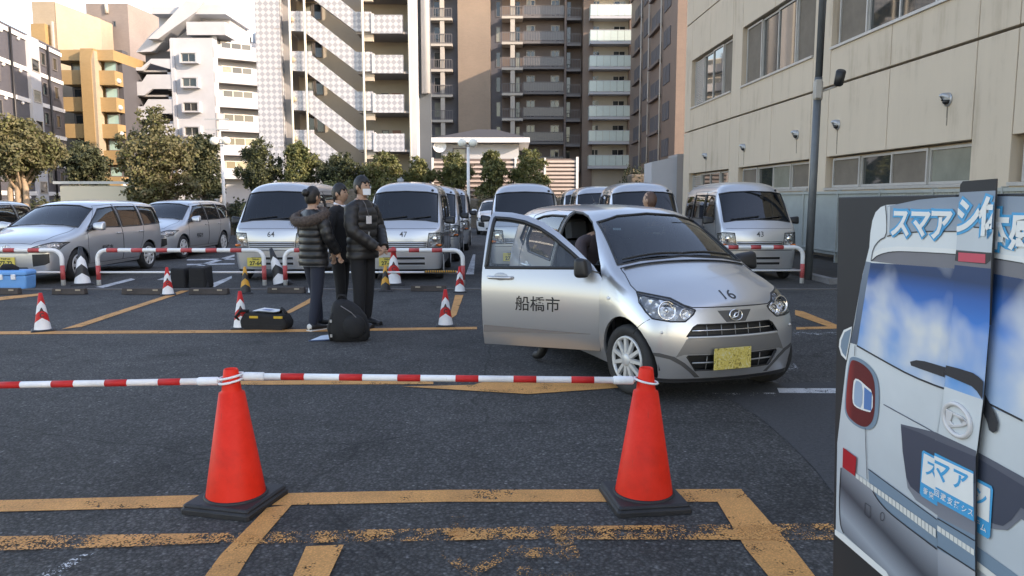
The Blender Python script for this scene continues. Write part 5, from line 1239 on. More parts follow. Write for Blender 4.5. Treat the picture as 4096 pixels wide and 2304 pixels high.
def build_wagon():
    s = wag_s
    t = thing('silver_wagon', 'wagon', 'car'); fx, rx, wz = 1.28, -1.27, .30
    for side in (L_, R_):
        for x in (fx, rx): s.cut('arch', circle(x, wz, .355, 22), cond=lambda c, n, side=side: side(c, n) or (abs(c.y) > .5 and c.z < .7))
    wins = [[(.88,.99),(.30,1.345),(-.18,1.385),(-.20,.97)], [(-.28,.97),(-.27,1.385),(-1.02,1.385),(-1.05,.975)], [(-1.13,.98),(-1.12,1.38),(-1.78,1.35),(-1.90,1.0)]]
    doors = [[(.96,.30),(.99,.65),(.95,.92),(.32,1.40),(-.22,1.435),(-.24,.30)], [(-.25,.30),(-.24,1.435),(-1.06,1.435),(-1.09,.95),(-1.0,.66),(-.90,.5),(-.88,.30)]]
    for nm, side in (('left', L_), ('right', R_)):
        for k, d in enumerate(doors): s.cut('door%d_%s' % (k, nm), d, cond=side, keep=('body',))
        for k, w_ in enumerate(wins): s.cut('win%d_%s' % (k, nm), w_, cond=side)
    s.cut('windscreen', [(-.70,1.0),(-.595,1.345),(-.35,1.41),(0,1.425),(.35,1.41),(.595,1.345),(.70,1.0),(.45,1.04),(0,1.06),(-.45,1.04)], Y3, Z3, lambda c, n: n.x > .12 and c.x > .1 and c.z > .9)
    s.cut('hood', [(1.10,-.66),(1.3,-.67),(1.9,-.62),(2.05,-.45),(2.07,0),(2.05,.45),(1.9,.62),(1.3,.67),(1.10,.66),(1.14,0)], X3, Y3, lambda c, n: n.z > .35 and c.x > 1.0, keep=('body',))
    fr = lambda c, n: c.x > 1.5 and n.x > .08
    for sg, nm in ((1, 'left'), (-1, 'right')):
        s.cut('lamp_' + nm, [(.40,.585),(.66,.575),(.80,.63),(.815,.745),(.74,.765),(.44,.665)], Vector((0, sg, 0)), Z3, lambda c, n, sg=sg: c.y * sg > .3 and c.x > 1.4 and n.x > .04)
        s.cut('fog_' + nm, [(.46,.33),(.66,.36),(.73,.40),(.73,.56),(.46,.55)], Vector((0, sg, 0)), Z3, lambda c, n, sg=sg: c.y * sg > .3 and c.x > 1.4 and n.x > .05)
    s.cut('grille', [(-.38,.585),(.38,.585),(.40,.625),(-.40,.625)], Y3, Z3, fr)
    s.cut('intake', [(-.42,.24),(.42,.24),(.36,.32),(-.36,.32)], Y3, Z3, fr)
    s.put('body', 'body', [M['silver_van'], M['interior']], t, .02); s.put('hood', 'hood', [M['silver_van'], M['interior']], t, .015)
    s.put('windscreen', 'windscreen', M['windscreen'], t, 0, -.004); mb = MB(); s.rim(mb, 'windscreen', .012); mb.build('windscreen_seal', M['black_trim'], t)
    gaps = MB(); s.rim(gaps, 'hood', .004)
    for nm in ('left', 'right'):
        sg = 1 if nm == 'left' else -1
        for k in (0, 1):
            d = s.put('door', 'door%d_%s' % (k, nm), [M['silver_van'], M['interior']], t, .02); s.put('window', 'win%d_%s' % (k, nm), M['windscreen'], d, 0, -.006)
            mb = MB(); s.rim(mb, 'win%d_%s' % (k, nm), .013); mb.build('window_seal', M['black_trim'], d); s.rim(gaps, ['door%d_%s' % (k, nm), 'win%d_%s' % (k, nm)], .004)
            p, nn = s.hit((-.10 if k == 0 else -.95, sg * 2, .85), (0, -sg, 0)); mb = MB(); mb.tube([p + Vector((dx, sg * dy, 0)) for dx, dy in ((-.09,0),(-.07,.03),(.07,.03),(.09,0))], .014, 6); mb.build('handle', M['silver_van'], d)
            if k == 0 and nm == 'left': s.text('lettering', '船橋市', .13, (.35, 1.5, .56), (0, -1, 0), (-1, 0, 0), (0, 0, 1), M['decal'], d, .002, .003)
        s.put('window', 'win2_' + nm, M['windscreen'], t, 0, -.006); mb = MB(); s.rim(mb, 'win2_' + nm, .013); mb.build('window_seal', M['black_trim'], t)
        lamp = s.put('headlamp', 'lamp_' + nm, M['lens'], t, 0, .002); s.put('reflector', 'lamp_' + nm, M['reflector'], lamp, 0, -.03)
        mb = MB(); s.rim(mb, 'lamp_' + nm, .006); mb.build('lamp_seal', M['black_trim'], lamp)
        s.put('fog_lamp_surround', 'fog_' + nm, [M['black_trim']], t, .005, .0)
        mirror_pod(t, (.78, sg * .86, 1.02), sg, M['silver_van'], 1.5)
        mb = MB(); mb.prism([(.62,.95),(.95,.95),(.75,1.06)], sg*.80, sg*.86); mb.build('mirror_base', M['black_trim'], t)
    gaps.build('panel_gap', M['black_trim'], t)
    g = s.put('grille', 'grille', [M['black_trim']], t, .005, -.02); s.put('lower_grille', 'intake', [M['black_trim']], t, .005, -.02)
    mb = MB(); mb.tube([s.hit((3, -.40 + .80 * k / 10, .575), (-1,0,0))[0] for k in range(11)], .012, 6); mb.build('chrome_strip', M['hubcap'], t)
    p, nn = s.hit((3, 0, .67), (-1,0,0)); Q = nn.to_track_quat('Z', 'Y').to_matrix().to_4x4(); Q.translation = p + nn * .01
    mb = MB()
    for a, b in ((.07,.048),(.03,.045)): mb.tube([Q @ Vector((a*math.cos(x), b*math.sin(x), 0)) for x in [2*math.pi*k/20 for k in range(20)]], .007, 5, closed=True)
    mb.tube([Q @ Vector((.05*math.cos(x), .016*math.sin(x)+.012, 0)) for x in [2*math.pi*k/16 for k in range(16)]], .006, 5, closed=True); mb.build('emblem', M['chrome'], t)
    mb = MB(); mb.box(-2.0, 1.9, -.66, .66, .2, .3); mb.box(1.0, 1.9, -.6, .6, .3, .75); mb.box(.6, 1.1, -.7, .7, .7, .98); mb.build('floor_pan', M['interior'], t)
    seats(t, [(-.1,-.36,.48),(-.1,.36,.48),(-.9,-.36,.5),(-.9,.36,.5)], .6)
    wells(t, (fx, rx), .72, .36, wz)
    for x in (fx, rx):
        for sg in (1, -1): wheel(t, (x, sg * .745, wz), sg, .30, .16, 7, spoke_w=.03)
    return t
wag0 = build_wagon(); wag_used = False; wag_list = []
def place_wagon(front, X, label, plate=None, yaw=0.0, paint=None, group='silver station wagons'):
    global wag_used
    v = wag0 if not wag_used else copy_tree(wag0); wag_used = True
    v.location = (X, front + 2.12, 0); v.rotation_euler = (0, 0, -math.pi / 2 + yaw); v['label'] = label; v['group'] = group
    wag_list.append((v, plate, paint)); return v
def dress_wagon(v, plate, paint):
    if plate: number_plate(v, wag_s, (2.6, 0, .42), (-1,0,0), (0,1,0), (0,0,1), plate, m='plate_yellow', small='習志野480', loc_lift=.012)
    if paint:
        def recol(o):
            if o.type == 'MESH':
                for k, sl_ in enumerate(o.material_slots):
                    if sl_.material == M['silver_van']: sl_.link = 'OBJECT'; sl_.material = M[paint]
            for c in o.children: recol(c)
        recol(v)
place_wagon(13.75, -8.95, 'silver station wagon parked nearest, behind the black and white cone', '77-72', R(-3))
place_wagon(19.2, -9.3, 'silver station wagon behind and right of the nearest one', None, R(-2))
place_wagon(19.4, -12.0, 'silver station wagon half hidden behind the nearest one', None, R(-2))
w_ = place_wagon(15.6, -12.75, 'dark grey car cut off by the left edge of the photo', None, R(4), 'grey_car', None)
w_ = place_wagon(23.5, -11.2, 'red car peeping out behind the station wagons', None, R(0), 'red_car', None); 
w_ = place_wagon(27.5, -8.0, 'dark glassed silver car far behind, left of van 64', None, R(0), None, None)
w_ = place_wagon(33.0, -.72, 'white car far off beside the lamp post', None, R(0), 'white_car', None)

for a_ in wag_list: dress_wagon(*a_)
# ================================================================ cones, bars, barriers and other loose things
def big_cone(label, px, py, rot):
    g = G(px, py); t = thing('traffic_cone', label, 'traffic cone', (g.x, g.y, 0), rot, 'plain orange cones in front')
    mb = MB(); mb.cbox(-.19,.19,-.19,.19,.0,.036,.012); mb.cbox(-.182,.182,-.182,.182,.036,.052,.01); mb.lathe([(.158,.05),(.155,.06),(.148,.062)], 40); mb.build('base', M['black_rubber'], t, bev=.004)
    mb = MB(); mb.lathe([(.146,.05),(.144,.07),(.062,.58),(.049,.585),(.047,.60),(.035,.695),(.031,.70),(.027,.698),(.026,.66),(.0,.655)], 48); mb.build('cone_body', M['orange'], t)
    return t, g
tc1, g1 = big_cone('orange cone on a black base at the left end of the striped bar in front', 236.5, 503.5, R(-14))
tc2, g2 = big_cone('orange cone on a black base by the front wheel of the silver hatchback', 643.5, 501.5, R(8))
def rebase(t, p):                                # put a thing's origin at its base
    t.location = p
    for c in t.children: c.location = (-p[0], -p[1], -p[2])
def bar(label, A, B, phase=0.0, lenr=.115, lenw=.175):
    A, B = Vector(A), Vector(B); d = (B - A); L = d.length; d.normalize()
    t = thing('cone_bar', label, 'barrier bar', (0,0,0))
    mb = MB(); mb.tube([A + d*.10, B - d*.10], .0165, 14); o = mb.build('tube', M['white_plastic'], t)
    x = .19 + phase
    while x < L - .15:
        mb = MB(); mb.tube([A + d*x, A + d*min(x+lenr, L-.12)], .0172, 14); mb.build('red_band', M['red_paint'], t); x += lenr + lenw
    for E, s in ((A, 1), (B, -1)):
        mb = MB(); mb.tube([E + d*s*.062, E + d*s*.07, E + d*s*.16, E + d*s*.165], [.017,.021,.021,.018], 14); mb.build('end_sleeve', M['white_plastic'], t)
        mb = MB(); mb.tube([E + Vector((.058*math.cos(a), .058*math.sin(a), .012*math.cos(a)*s)) for a in [2*math.pi*k/28 for k in range(28)]], .006, 6, closed=True)
        mb.tube([E + d*s*.055, E + d*s*.075], .009, 6); mb.build('end_ring', M['white_plastic'], t)
    rebase(t, (A.x, A.y, 0)); return t
zr = .645
E1 = Vector((g1.x, g1.y, zr + .005)); E2 = Vector((g2.x, g2.y, zr - .012))
bar('red and white bar between the two orange cones', E1 + Vector((0,0,.012)), E2, .06)
Lf = P(-150, 388, g1.y - .02); bar('red and white bar running out of the photo on the left', E1 - Vector((0,0,.012)), Vector((Lf.x, Lf.y, Lf.z)), .06, .11, .155)
# striped cones
def striped_cone(label, px, py, h=.45, c1='white_plastic', c2='red_paint', c0='red_paint', tilt=(0,0), group='red and white striped cones', base='black_rubber', txt='AC', bands=None, loc=None):
    g = loc or G(px, py); t = thing('striped_cone', label, 'traffic cone', (g.x, g.y, 0), 0, group); t.rotation_euler = (tilt[0], tilt[1], math.atan2(-g.y, -g.x) + math.pi / 2)
    k = h / .7; b = .36 * k * .5
    mb = MB(); mb.cbox(-b*1.05, b*1.05, -b*1.05, b*1.05, 0, .035*k, .02*k); mb.build('base', M[base], t)
    R0, R1 = .145*k, .03*k; n = 32
    def rad(z): return R0 + (R1 - R0) * (z / h)
    cuts = bands or [.03, .30, .52, .74, 1.0]; cols = [c1, c2, c1, c0]
    def tri(a): a = (a / (2*math.pi) * 4) % 2; return abs(a - 1)            # two V points a turn
    for i in range(len(cuts) - 1):
        mb = MB(); rows = []
        for z in (cuts[i], cuts[i+1]):
            r_ = []
            for q in range(n):
                a = 2*math.pi*q/n - math.pi/2; amp = 0 if z in (cuts[0], cuts[-1]) else .16
                zz = (z - amp * (1 - tri(a + math.pi/2)) + .06 * (amp > 0)) * h; zz = max(.035*k, zz); r_.append((rad(zz)*math.cos(a), rad(zz)*math.sin(a), zz))
            rows += r_
        mb.add(rows, [(q, (q+1) % n, n+(q+1) % n, n+q) for q in range(n)], 0, True)
        if i == len(cuts) - 2: mb.add(rows[n:], [tuple(range(n))])
        mb.build('cone_band', M[cols[i % 4]], t)
    if txt:
        for j, ch in enumerate(txt):
            me = text_mesh(ch, h*.15, 0, .002); zc = h*(.56 - .14*j)
            for v in me.vertices: v.co = (v.co.x, -rad(zc + v.co.y) - .004, zc + v.co.y)
            me.materials.clear(); me.materials.append(M['decal']); link('lettering', me, t)
    return t
striped_cone('red and white striped cone at the far left on the asphalt', PX(108), PX(832))
striped_cone('red and white striped cone in front of the two black boxes', PX(423), PX(742))
striped_cone('red and white striped cone beside the black tool bag', PX(607), PX(826))
striped_cone('red and white striped cone behind the legs of the fur-hooded person', PX(789), PX(738))
striped_cone('tall red and white striped cone right of the tall person', PX(991), PX(716), .68)
striped_cone('red and white striped cone standing alone left of the open car door', PX(1121), PX(820))
striped_cone('red and white striped cone at the end post of the barrier', PX(1157), PX(735), .43)
striped_cone('amber and black cone behind the striped cone by the tool bag', PX(618), PX(738), .44, 'black_paint', 'yellow_plastic', 'yellow_plastic', group='amber and black striped cones', txt='')
striped_cone('amber and black cone beside the tall striped cone', PX(970), PX(732), .44, 'black_paint', 'yellow_plastic', 'yellow_plastic', group='amber and black striped cones', txt='')
striped_cone('black and white striped cone in front of the nearest wagon', PX(208), PX(716), .68, 'white_plastic', 'black_paint', 'black_paint', group='black and white cones', txt='', bands=[.03,.26,.50,.72,1.0])
striped_cone('leaning black and white striped cone in front of van 64', PX(708), PX(715), .68, 'white_plastic', 'black_paint', 'black_paint', (0, R(-14)), group='black and white cones', txt='', bands=[.03,.26,.50,.72,1.0])
# hooped barriers
def barrier(label, x0, y0, x1, y1, h=.63, group='red and white hooped barriers'):
    A, B = Vector((x0, y0, 0)), Vector((x1, y1, 0)); d = (B - A); L = d.length; d.normalize()
    t = thing('hoop_barrier', label, 'barrier', (x0, y0, 0), math.atan2(d.y, d.x), group); r = .038; c = .16
    path = [Vector((0,0,0)), Vector((0,0,h-c))] + [Vector((c - c*math.cos(a), 0, h - c + c*math.sin(a))) for a in [math.pi/2*k/6 for k in range(1,7)]] + \
           [Vector((L - c + c*math.sin(a), 0, h - c + c*math.cos(a))) for a in [math.pi/2*k/6 for k in range(0,7)]] + [Vector((L,0,0))]
    mb = MB(); mb.tube(path, r, 12); mb.build('hoop', M['white_paint'], t)
    mb = MB(); mb.tube([(r*.5,0,.235), (L-r*.5,0,.235)], .018, 10); mb.build('lower_rail', M['white_paint'], t)
    n = max(2, round((L - 2*c) / .42)); step = (L - 2*c) / n
    for k in range(n):
        mb = MB(); a = c + step*k; mb.tube([(a+.02,0,h), (a+step*.5,0,h)], r*1.03, 12); mb.build('red_band', M['red_pale'], t)
    for x in (0, L):
        mb = MB(); mb.tube([(x,0,.10), (x,0,.36)], r*1.03, 12); mb.build('red_band', M['red_pale'], t)
    return t
yb = 13.75
xa = lambda p1449, Y: (PX(p1449) - 512) / F_PX * Y
barrier('hooped barrier cut off at the left edge by the blue box', xa(-330, yb), yb, xa(153, yb), yb)
barrier('long hooped barrier in front of the wagons and van 64', xa(243, yb), yb, xa(662, yb), yb)
barrier('hooped barrier behind the three standing people', xa(715, yb), yb, xa(1164, yb), yb)
barrier('short hooped barrier in front of van 43', xa(1750, 14.1), 14.1, xa(2021, 14.1), 14.1, .66)
mb = MB()                                            # yellow and black cord hung along the last barrier bay
t = thing('warning_rope', 'yellow and black twisted rope under the barrier in front of van 47', 'rope', (0,0,0))
for k in range(28):
    a = P(PX(1068 + 80*k/28), PX(683), 13.7); b = P(PX(1068 + 80*(k+1)/28), PX(683), 13.7)
    mb = MB(); mb.tube([a, b], .022, 6); mb.build('strand', M['yellow_plastic'] if k % 2 else M['black_paint'], t)
rebase(t, (P(PX(1068), 272, 13.7).x, 13.7, 0))
# wheel stops
M['stop'] = mat('worn_rubber_stop', (.055,.045,.04), .85, vary=.3, vscale=6)
ws_me = None
for i, (a, b, y, lab) in enumerate(((-40,45,741,'left edge below the blue box'), (130,212,741,'left of the long barrier, behind the leftmost striped cone'), (305,412,741,'left of the cone by the two black boxes'), (474,572,741,'in front of the two black boxes'), (672,765,738,'left of the legs of the fur-hooded person'), (1033,1122,733,'right of the tall striped cone'))):
    p0, p1 = G(PX(a), PX(y)), G(PX(b), PX(y)); w_ = (p1 - p0).length / 2
    t = thing('wheel_stop', 'dark wheel stop ' + lab, 'wheel stop', ((p0.x+p1.x)/2, (p0.y+p1.y)/2 + .06, 0), 0, 'wheel stops along the bays')
    mb = MB(); mb.prism([(-.07,0),(.07,0),(.045,.10),(-.045,.10)], -w_, w_, ax='yz'); mb.build('block', M['stop'], t, bev=.012)
    for s in (-.6, .6): part('reflector', t, M['ochre_pale'], (s*w_-.04, s*w_+.04, -.0615, -.052, .06, .085))
# blue cool box, black boxes
M['blue_box'] = mat('blue_plastic', (.10,.33,.66), .45, vary=.05)
g = G(PX(42), PX(727)); t = thing('cool_box', 'blue plastic cool box with white latches at the left edge', 'cool box', (g.x, g.y, 0), R(4))
mb = MB(); mb.prism([(-.24,0),(.24,0),(.26,.25),(-.26,.25)], -.17, .17); mb.build('tub', M['blue_box'], t, bev=.03)
mb = MB(); mb.cbox(-.27,.27,-.185,.185,.25,.335,.03); mb.build('lid', M['blue_box'], t, bev=.02)
for x in (-.15, .06): part('latch', t, M['white_plastic'], (x-.035, x+.035, -.205, -.165, .18, .27), bev=.008)
mb = MB(); mb.tube([(-.24,-.02,.33),(-.15,-.05,.38),(0,-.06,.39),(.09,-.04,.35)], [.03,.06,.05,.03], 8); o = mb.build('black_cloth', mat('black_cloth', (.012,.012,.013), .95), None, t.location); tag(o, 'black cloth lying on top of the blue cool box', 'cloth')
M['black_fabric'] = mat('black_nylon', (.009,.009,.010), .8, vary=.3, vscale=7, bump=.3, bscale=60)
for (a, b, yt, yb_, lab) in ((428,468,672,726,'left black canvas box behind the striped cone'), (474,517,670,726,'right black canvas box beside the other one')):
    g0, g1_ = G(PX(a), PX(yb_+2)), G(PX(b), PX(yb_+2)); w_ = (g1_.x - g0.x); h = (yb_ - yt) / 2.5156 * g0.y / F_PX
    t = thing('canvas_box', lab, 'box', (g0.x, g0.y, 0), 0, 'black canvas boxes by the barrier')
    mb = MB(); mb.add([(0,0,0),(w_,0,0),(w_*1.0,.4,0),(0,.4,0),(.01,0,h),(w_*.93,.01,h*.985),(w_*.94,.4,h),(.01,.4,h*.99)], [(3,2,1,0),(0,1,5,4),(1,2,6,5),(2,3,7,6),(3,0,4,7),(4,5,6,7)]); mb.build('bag', M['black_fabric'], t, bev=.03)
    mb = MB(); mb.add([(w_*.9,-.01,0),(w_*1.16,.05,0),(w_*1.0,.12,h*.35),(w_*.9,.0,h*.3)], [(0,1,2,3)]); mb.build('flap', M['black_fabric'], t)
# tool bag with papers
g = G(PX(672), PX(826)); t = thing('tool_bag', 'black open tool bag with yellow trim and papers on it', 'bag', (g.x, g.y, 0), R(-6)); t.scale = (.88,.88,.88)
mb = MB(); mb.prism([(-.31,0),(.31,0),(.33,.09),(.27,.20),(-.25,.24),(-.33,.12)], -.14, .16); mb.build('body', M['black_fabric'], t, bev=.035)
for x in (-.12, .22): part('yellow_trim', t, mat('yellow_trim', (.6,.36,.03), .5) if 'ytrim' not in M else M['ytrim'], (x-.06, x+.06, -.148, -.13, .16, .19))
mb = MB(); mb.tube([(-.33,-.1,.12),(-.38,-.13,.17),(-.30,-.14,.26),(-.2,-.1,.25)], .02, 8); mb.tube([(.15,.1,.2),(.22,0,.28),(.30,-.05,.22)], .02, 8); mb.build('handle', M['black_fabric'], t)
mb = MB(); mb.prism([(-.26,.0),(.27,.0),(.27,.07),(-.26,.07)], -.145, -.139); mb.build('pocket', M['black_fabric'], t)
o = thing('paper_sheaf', 'white printed papers lying on the open tool bag', 'papers', (g.x, g.y, 0), R(-6)); o.scale = (.88,.88,.88)
for k in range(2):
    mb = MB(); mb.add([(-.18+.03*k,-.06-.03*k,.245+.012*k),(.14+.03*k,-.10,.232+.012*k),(.20,.14,.225+.012*k),(-.10,.16,.25+.012*k)], [(0,1,2,3)]); s_ = mb.build('sheet', mat('paper', (.78,.78,.76), .8), o)
    if k: mb = MB(); mb.add([(-.06,-.01,.2575),(.06,-.02,.2545),(.08,.06,.2525),(-.03,.07,.2555)], [(0,1,2,3)]); mb.build('print', mat('blue_print', (.12,.18,.42), .8), s_)
# backpack
g = G(PX(882), PX(856)); t = thing('backpack', 'bulging black backpack standing on the asphalt in front of the tall person', 'backpack', (g.x, g.y, 0), R(10)); t.scale = (.9,.95,1.0)
mb = MB(); V = []
prof = [(0,.20,.10,0),(.04,.235,.135,0),(.14,.245,.15,-.01),(.26,.22,.14,-.02),(.36,.17,.115,-.05),(.42,.12,.085,-.08),(.455,.06,.045,-.10),(.46,.0,.0,-.10)]
n = 24
for z, a, b, ox in prof:
    for k in range(n):
        th = 2*math.pi*k/n; c, s_ = math.cos(th), math.sin(th); e = .6
        V.append((ox + a*abs(c)**e*(1 if c > 0 else -1), b*abs(s_)**e*(1 if s_ > 0 else -1), z))
mb.add(V, [(i*n+k, i*n+(k+1) % n, (i+1)*n+(k+1) % n, (i+1)*n+k) for i in range(len(prof)-1) for k in range(n)], 0, True); mb.build('body', M['black_fabric'], t)
mb = MB(); mb.sphere((.05,-.13,.17), .13, 16, 0, None, (1.1,.5,1.05)); mb.build('front_pocket', M['black_fabric'], t)
mb = MB(); mb.tube([(-.22,-.05,.02),(-.245,-.07,.15),(-.20,-.08,.30),(-.13,-.05,.40)], .028, 8); mb.build('strap', M['black_fabric'], t)
mb = MB(); mb.tube([(-.15,0,.43),(-.12,-.02,.50),(-.06,-.02,.50),(-.03,0,.43)], .014, 8); mb.build('grab_loop', M['black_fabric'], t)
for z in (.06, .22): part('buckle', t, M['steel'], (-.235, -.21, -.125, -.10, z, z+.03))
mb = MB(); mb.tube([(-.1,-.135,.40),(.02,-.16,.33),(.13,-.165,.22),(.17,-.15,.12)], .006, 6); mb.build('zip', M['rail_grey'], t)
g = G(PX(812), PX(855)); t = thing('document_folder', 'pale folder lying on the ground left of the backpack', 'folder', (g.x, g.y, 0), R(14))
mb = MB(); mb.add([(-.15,-.06,.006),(.17,-.08,.012),(.18,.10,.05),(-.02,.10,.03)], [(0,1,2,3)]); mb.build('cover', mat('pale_blue_plastic', (.55,.63,.72), .4), t); mb = MB(); mb.tube([(-.15,-.06,.006),(.17,-.08,.012)], .008, 6); mb.build('spine', mat('navy_spine', (.03,.06,.13), .5), t)
# pole with security camera
g = G(808, 279.5); t = thing('steel_pole', 'tall grey steel pole with a security camera by van 43', 'pole', (g.x, g.y, 0)); pk = g.y / F_PX
mb = MB(); mb.tube([(0,0,0),(.03,0,3.8)], [.073,.07], 16); mb.tube([(.03,0,3.8),(.06,0,9.0)], [.062,.058], 16); mb.build('shaft', mat('grey_blue_pole', (.12,.13,.135), .5, metal=.3, vary=.15, vscale=3), t)
zc = P(808, 88, g.y).z; mb = MB(); mb.tube([(.03,0,zc-.22),(.03,0,zc-.20),(.03,0,zc+.10),(.03,0,zc+.12)], [.078,.088,.088,.078], 16); mb.build('clamp', M['pale_slab'], t); 
o = part('junction_box', t, M['pale_slab'], (-.06, .05, -.13, -.07, zc-.2, zc+.14), bev=.01)
mb = MB(); mb.tube([(.1,-.05,zc-.06),(.22,-.08,zc-.02),(.34,-.09,zc+.02)], .018, 8); c_ = mb.build('camera_arm', M['pale_slab'], t)
mb = MB(); mb.tube([(.36,-.10,zc+.02),(.36,-.11,zc+.05),(.38,-.16,zc+.28),(.38,-.17,zc+.30)], [.05,.085,.09,.07], 14); mb.build('camera_housing', M['black_trim'], c_)
mb = MB(); mb.tube([(.08,-.08,8.6),(.16,-.1,7.4),(.10,-.09,6.4),(.06,-.1,5.0),(.05,-.1,zc+.2)], .012, 6); mb.build('cable', M['black_trim'], t)
# car park lamps and a utility pole
for lab, px, tp, Y in (('thin lamp post behind the station wagons', 224, 141, 30), ('thin lamp post between the vans 47 and the middle one', 468.5, 143, 31)):
    p = P(px, HOR, Y); t = thing('lamp_post', lab, 'lamp post', (p.x, Y, 0), 0, 'thin car park lamp posts'); z = P(px, tp, Y).z
    mb = MB(); mb.tube([(0,0,0),(0,0,z-.15)], [.07,.055], 10); mb.build('shaft', M['white_paint'], t)
    mb = MB(); mb.tube([(-.28,0,z-.1),(.28,0,z-.1)], .025, 8); a_ = mb.build('crossarm', M['steel'], t)
    for x in (-.24, .2): mb = MB(); mb.sphere((x,-.08,z), .19, 14, 0, None, (.95,.7,.85)); mb.build('floodlight', mat('floodlight_glass', (.8,.78,.68), .15, coat=.5), t)
p = P(220.5, HOR, 58); t = thing('utility_pole', 'concrete utility pole with crossarms by the white balcony wing', 'utility pole', (p.x, 58, 0)); z = P(220, 113, 58).z
mb = MB(); mb.tube([(0,0,0),(0,0,z)], [.17,.11], 12); mb.build('shaft', M['soffit'], t)
for k in range(3): part('crossarm', t, M['steel'], (-.9, .9, -.15, -.08, z-.5-k*.75, z-.42-k*.75)); 
mb = MB(); mb.tube([(-.55,-.2,z-3.4),(-.55,-.2,z-2.4)], .28, 12); mb.build('transformer', M['soffit'], t)
# a small cream lorry far left
p = P(60, HOR, 29); t = thing('cream_truck', 'cream box truck in sunlight beyond the station wagons', 'truck', (p.x, 29, 0), R(0))
mb = MB(); mb.cbox(0, 2.6, 0, 1.7, .75, P(60,187,29).z + .05, .04); mb.build('cargo_box', mat('cream_truck_paint', (.62,.55,.42), .45), t)
mb = MB(); mb.prism([(2.6,.5),(3.35,.5),(3.4,1.15),(3.1,1.95),(2.6,1.98)], .05, 1.65); mb.build('cab', M['cream_pipe'], t, bev=.05); part('side_window', t, M['dark_glass'], (2.7, 3.1, .03, .05, 1.25, 1.75))
part('chassis', t, M['black_trim'], (.1, 3.3, .2, 1.5, .4, .75)); part('roof_rail', t, M['steel'], (-.2, 2.9, -.05, .1, P(60,184,29).z, P(60,184,29).z+.1))
for x in (.6, 2.95):
    for y in (.12, 1.6): mb = MB(); mb.tube([(x, y-.08, .35), (x, y+.08, .35)], .35, 20); mb.build('wheel', M['tyre'], t)
# ---------------------------------------------------------------- the printed display board on the right
PA = P(838, HOR, 2.95); PD = Vector((.158, -1, 0)).normalized(); PN = Vector((PD.y, -PD.x, 0)).normalized()     # along the board towards the camera; out of its printed face
dang = math.atan2(PD.y, PD.x)
db = thing('display_board', 'life-size printed picture of a small van rear on a black folding board', 'display board', (PA.x, PA.y, 0), dang)
def pp(px, py, off=0.0):                        # photograph pixel -> (along, up) on the board face
    o = Vector((0,0,CAM_H)); d = ray(px, py); A = PA + PN * off; s = (A - o).dot(PN) / d.dot(PN); h = o + d * s; return ((h - A).dot(PD), h.z)
q1 = lambda a, b: (825 + a/9.658, 175 + b/9.658); q2 = lambda a, b: (825 + a/9.658, 300 + b/9.658); q3 = lambda a, b: (825 + a/9.598, 425 + b/9.598)
def pmat(name, col, col2=None, ax=2, lo=0., hi=1., rough=.42):
    m, n, b = newmat(name); L = n.links.new; b.inputs['Roughness'].default_value = rough
    tc = N(n, 'ShaderNodeTexCoord'); t = N(n, 'ShaderNodeTexNoise', Scale=7., Detail=5); L(tc.outputs['Object'], t.inputs['Vector'])
    if col2:
        s = N(n, 'ShaderNodeSeparateXYZ'); L(tc.outputs['Object'], s.inputs[0]); r = N(n, 'ShaderNodeMapRange'); r.inputs['From Min'].default_value = lo; r.inputs['From Max'].default_value = hi; L(s.outputs[ax], r.inputs['Value'])
        c = ramp(n, r.outputs[0], [(0, col), (1, col2)]); src = c.outputs[0]
    else:
        c = N(n, 'ShaderNodeRGB'); c.outputs[0].default_value = (*col, 1); src = c.outputs[0]
    r2 = N(n, 'ShaderNodeMapRange'); r2.inputs['To Min'].default_value = .9; r2.inputs['To Max'].default_value = 1.08; L(t.outputs['Fac'], r2.inputs['Value'])
    x = N(n, 'ShaderNodeVectorMath', operation='SCALE'); L(src, x.inputs[0]); L(r2.outputs[0], x.inputs['Scale']); L(x.outputs[0], b.inputs['Base Color'])
    return m
OFF = {'board': .0, 'strip': .022}
def prt(name, pts, m, lvl, on='board', parent=None, smooth=0, clip=None):
    P2 = [pp(px, py, OFF[on]) for px, py in pts]
    if smooth: P2 = [tuple(v) for v in chaikin([Vector(p) for p in P2], smooth)]
    y = -(OFF[on] + .0008 * lvl)
    bm = bmesh.new(); f = bm.faces.new([bm.verts.new((a, y, b)) for a, b in P2]); bmesh.ops.triangulate(bm, faces=[f])
    if clip:
        for (cx_, sgn) in clip: bmesh.ops.bisect_plane(bm, geom=bm.verts[:] + bm.edges[:] + bm.faces[:], plane_co=(cx_, 0, 0), plane_no=(sgn, 0, 0), clear_outer=True)
    me = bpy.data.meshes.new(name); bm.to_mesh(me); bm.free(); me.materials.append(m); return link(name, me, parent or db)
def line(name, pts, wd, m, lvl, on='board', parent=None, smooth=1):
    P2 = [Vector(pp(px, py, OFF[on])) for px, py in pts]
    if smooth: P2 = chaikin(P2, smooth, False)
    y = -(OFF[on] + .0008 * lvl); vs = []
    for i, p in enumerate(P2):
        d = (P2[min(i+1, len(P2)-1)] - P2[max(i-1, 0)]).normalized(); n_ = Vector((-d.y, d.x)) * wd / 2
        vs += [(p.x + n_.x, y, p.y + n_.y), (p.x - n_.x, y, p.y - n_.y)]
    mb = MB(); mb.add(vs, [(2*i, 2*i+2, 2*i+3, 2*i+1) for i in range(len(P2)-1)]); return mb.build(name, m, parent or db, fixn=False)
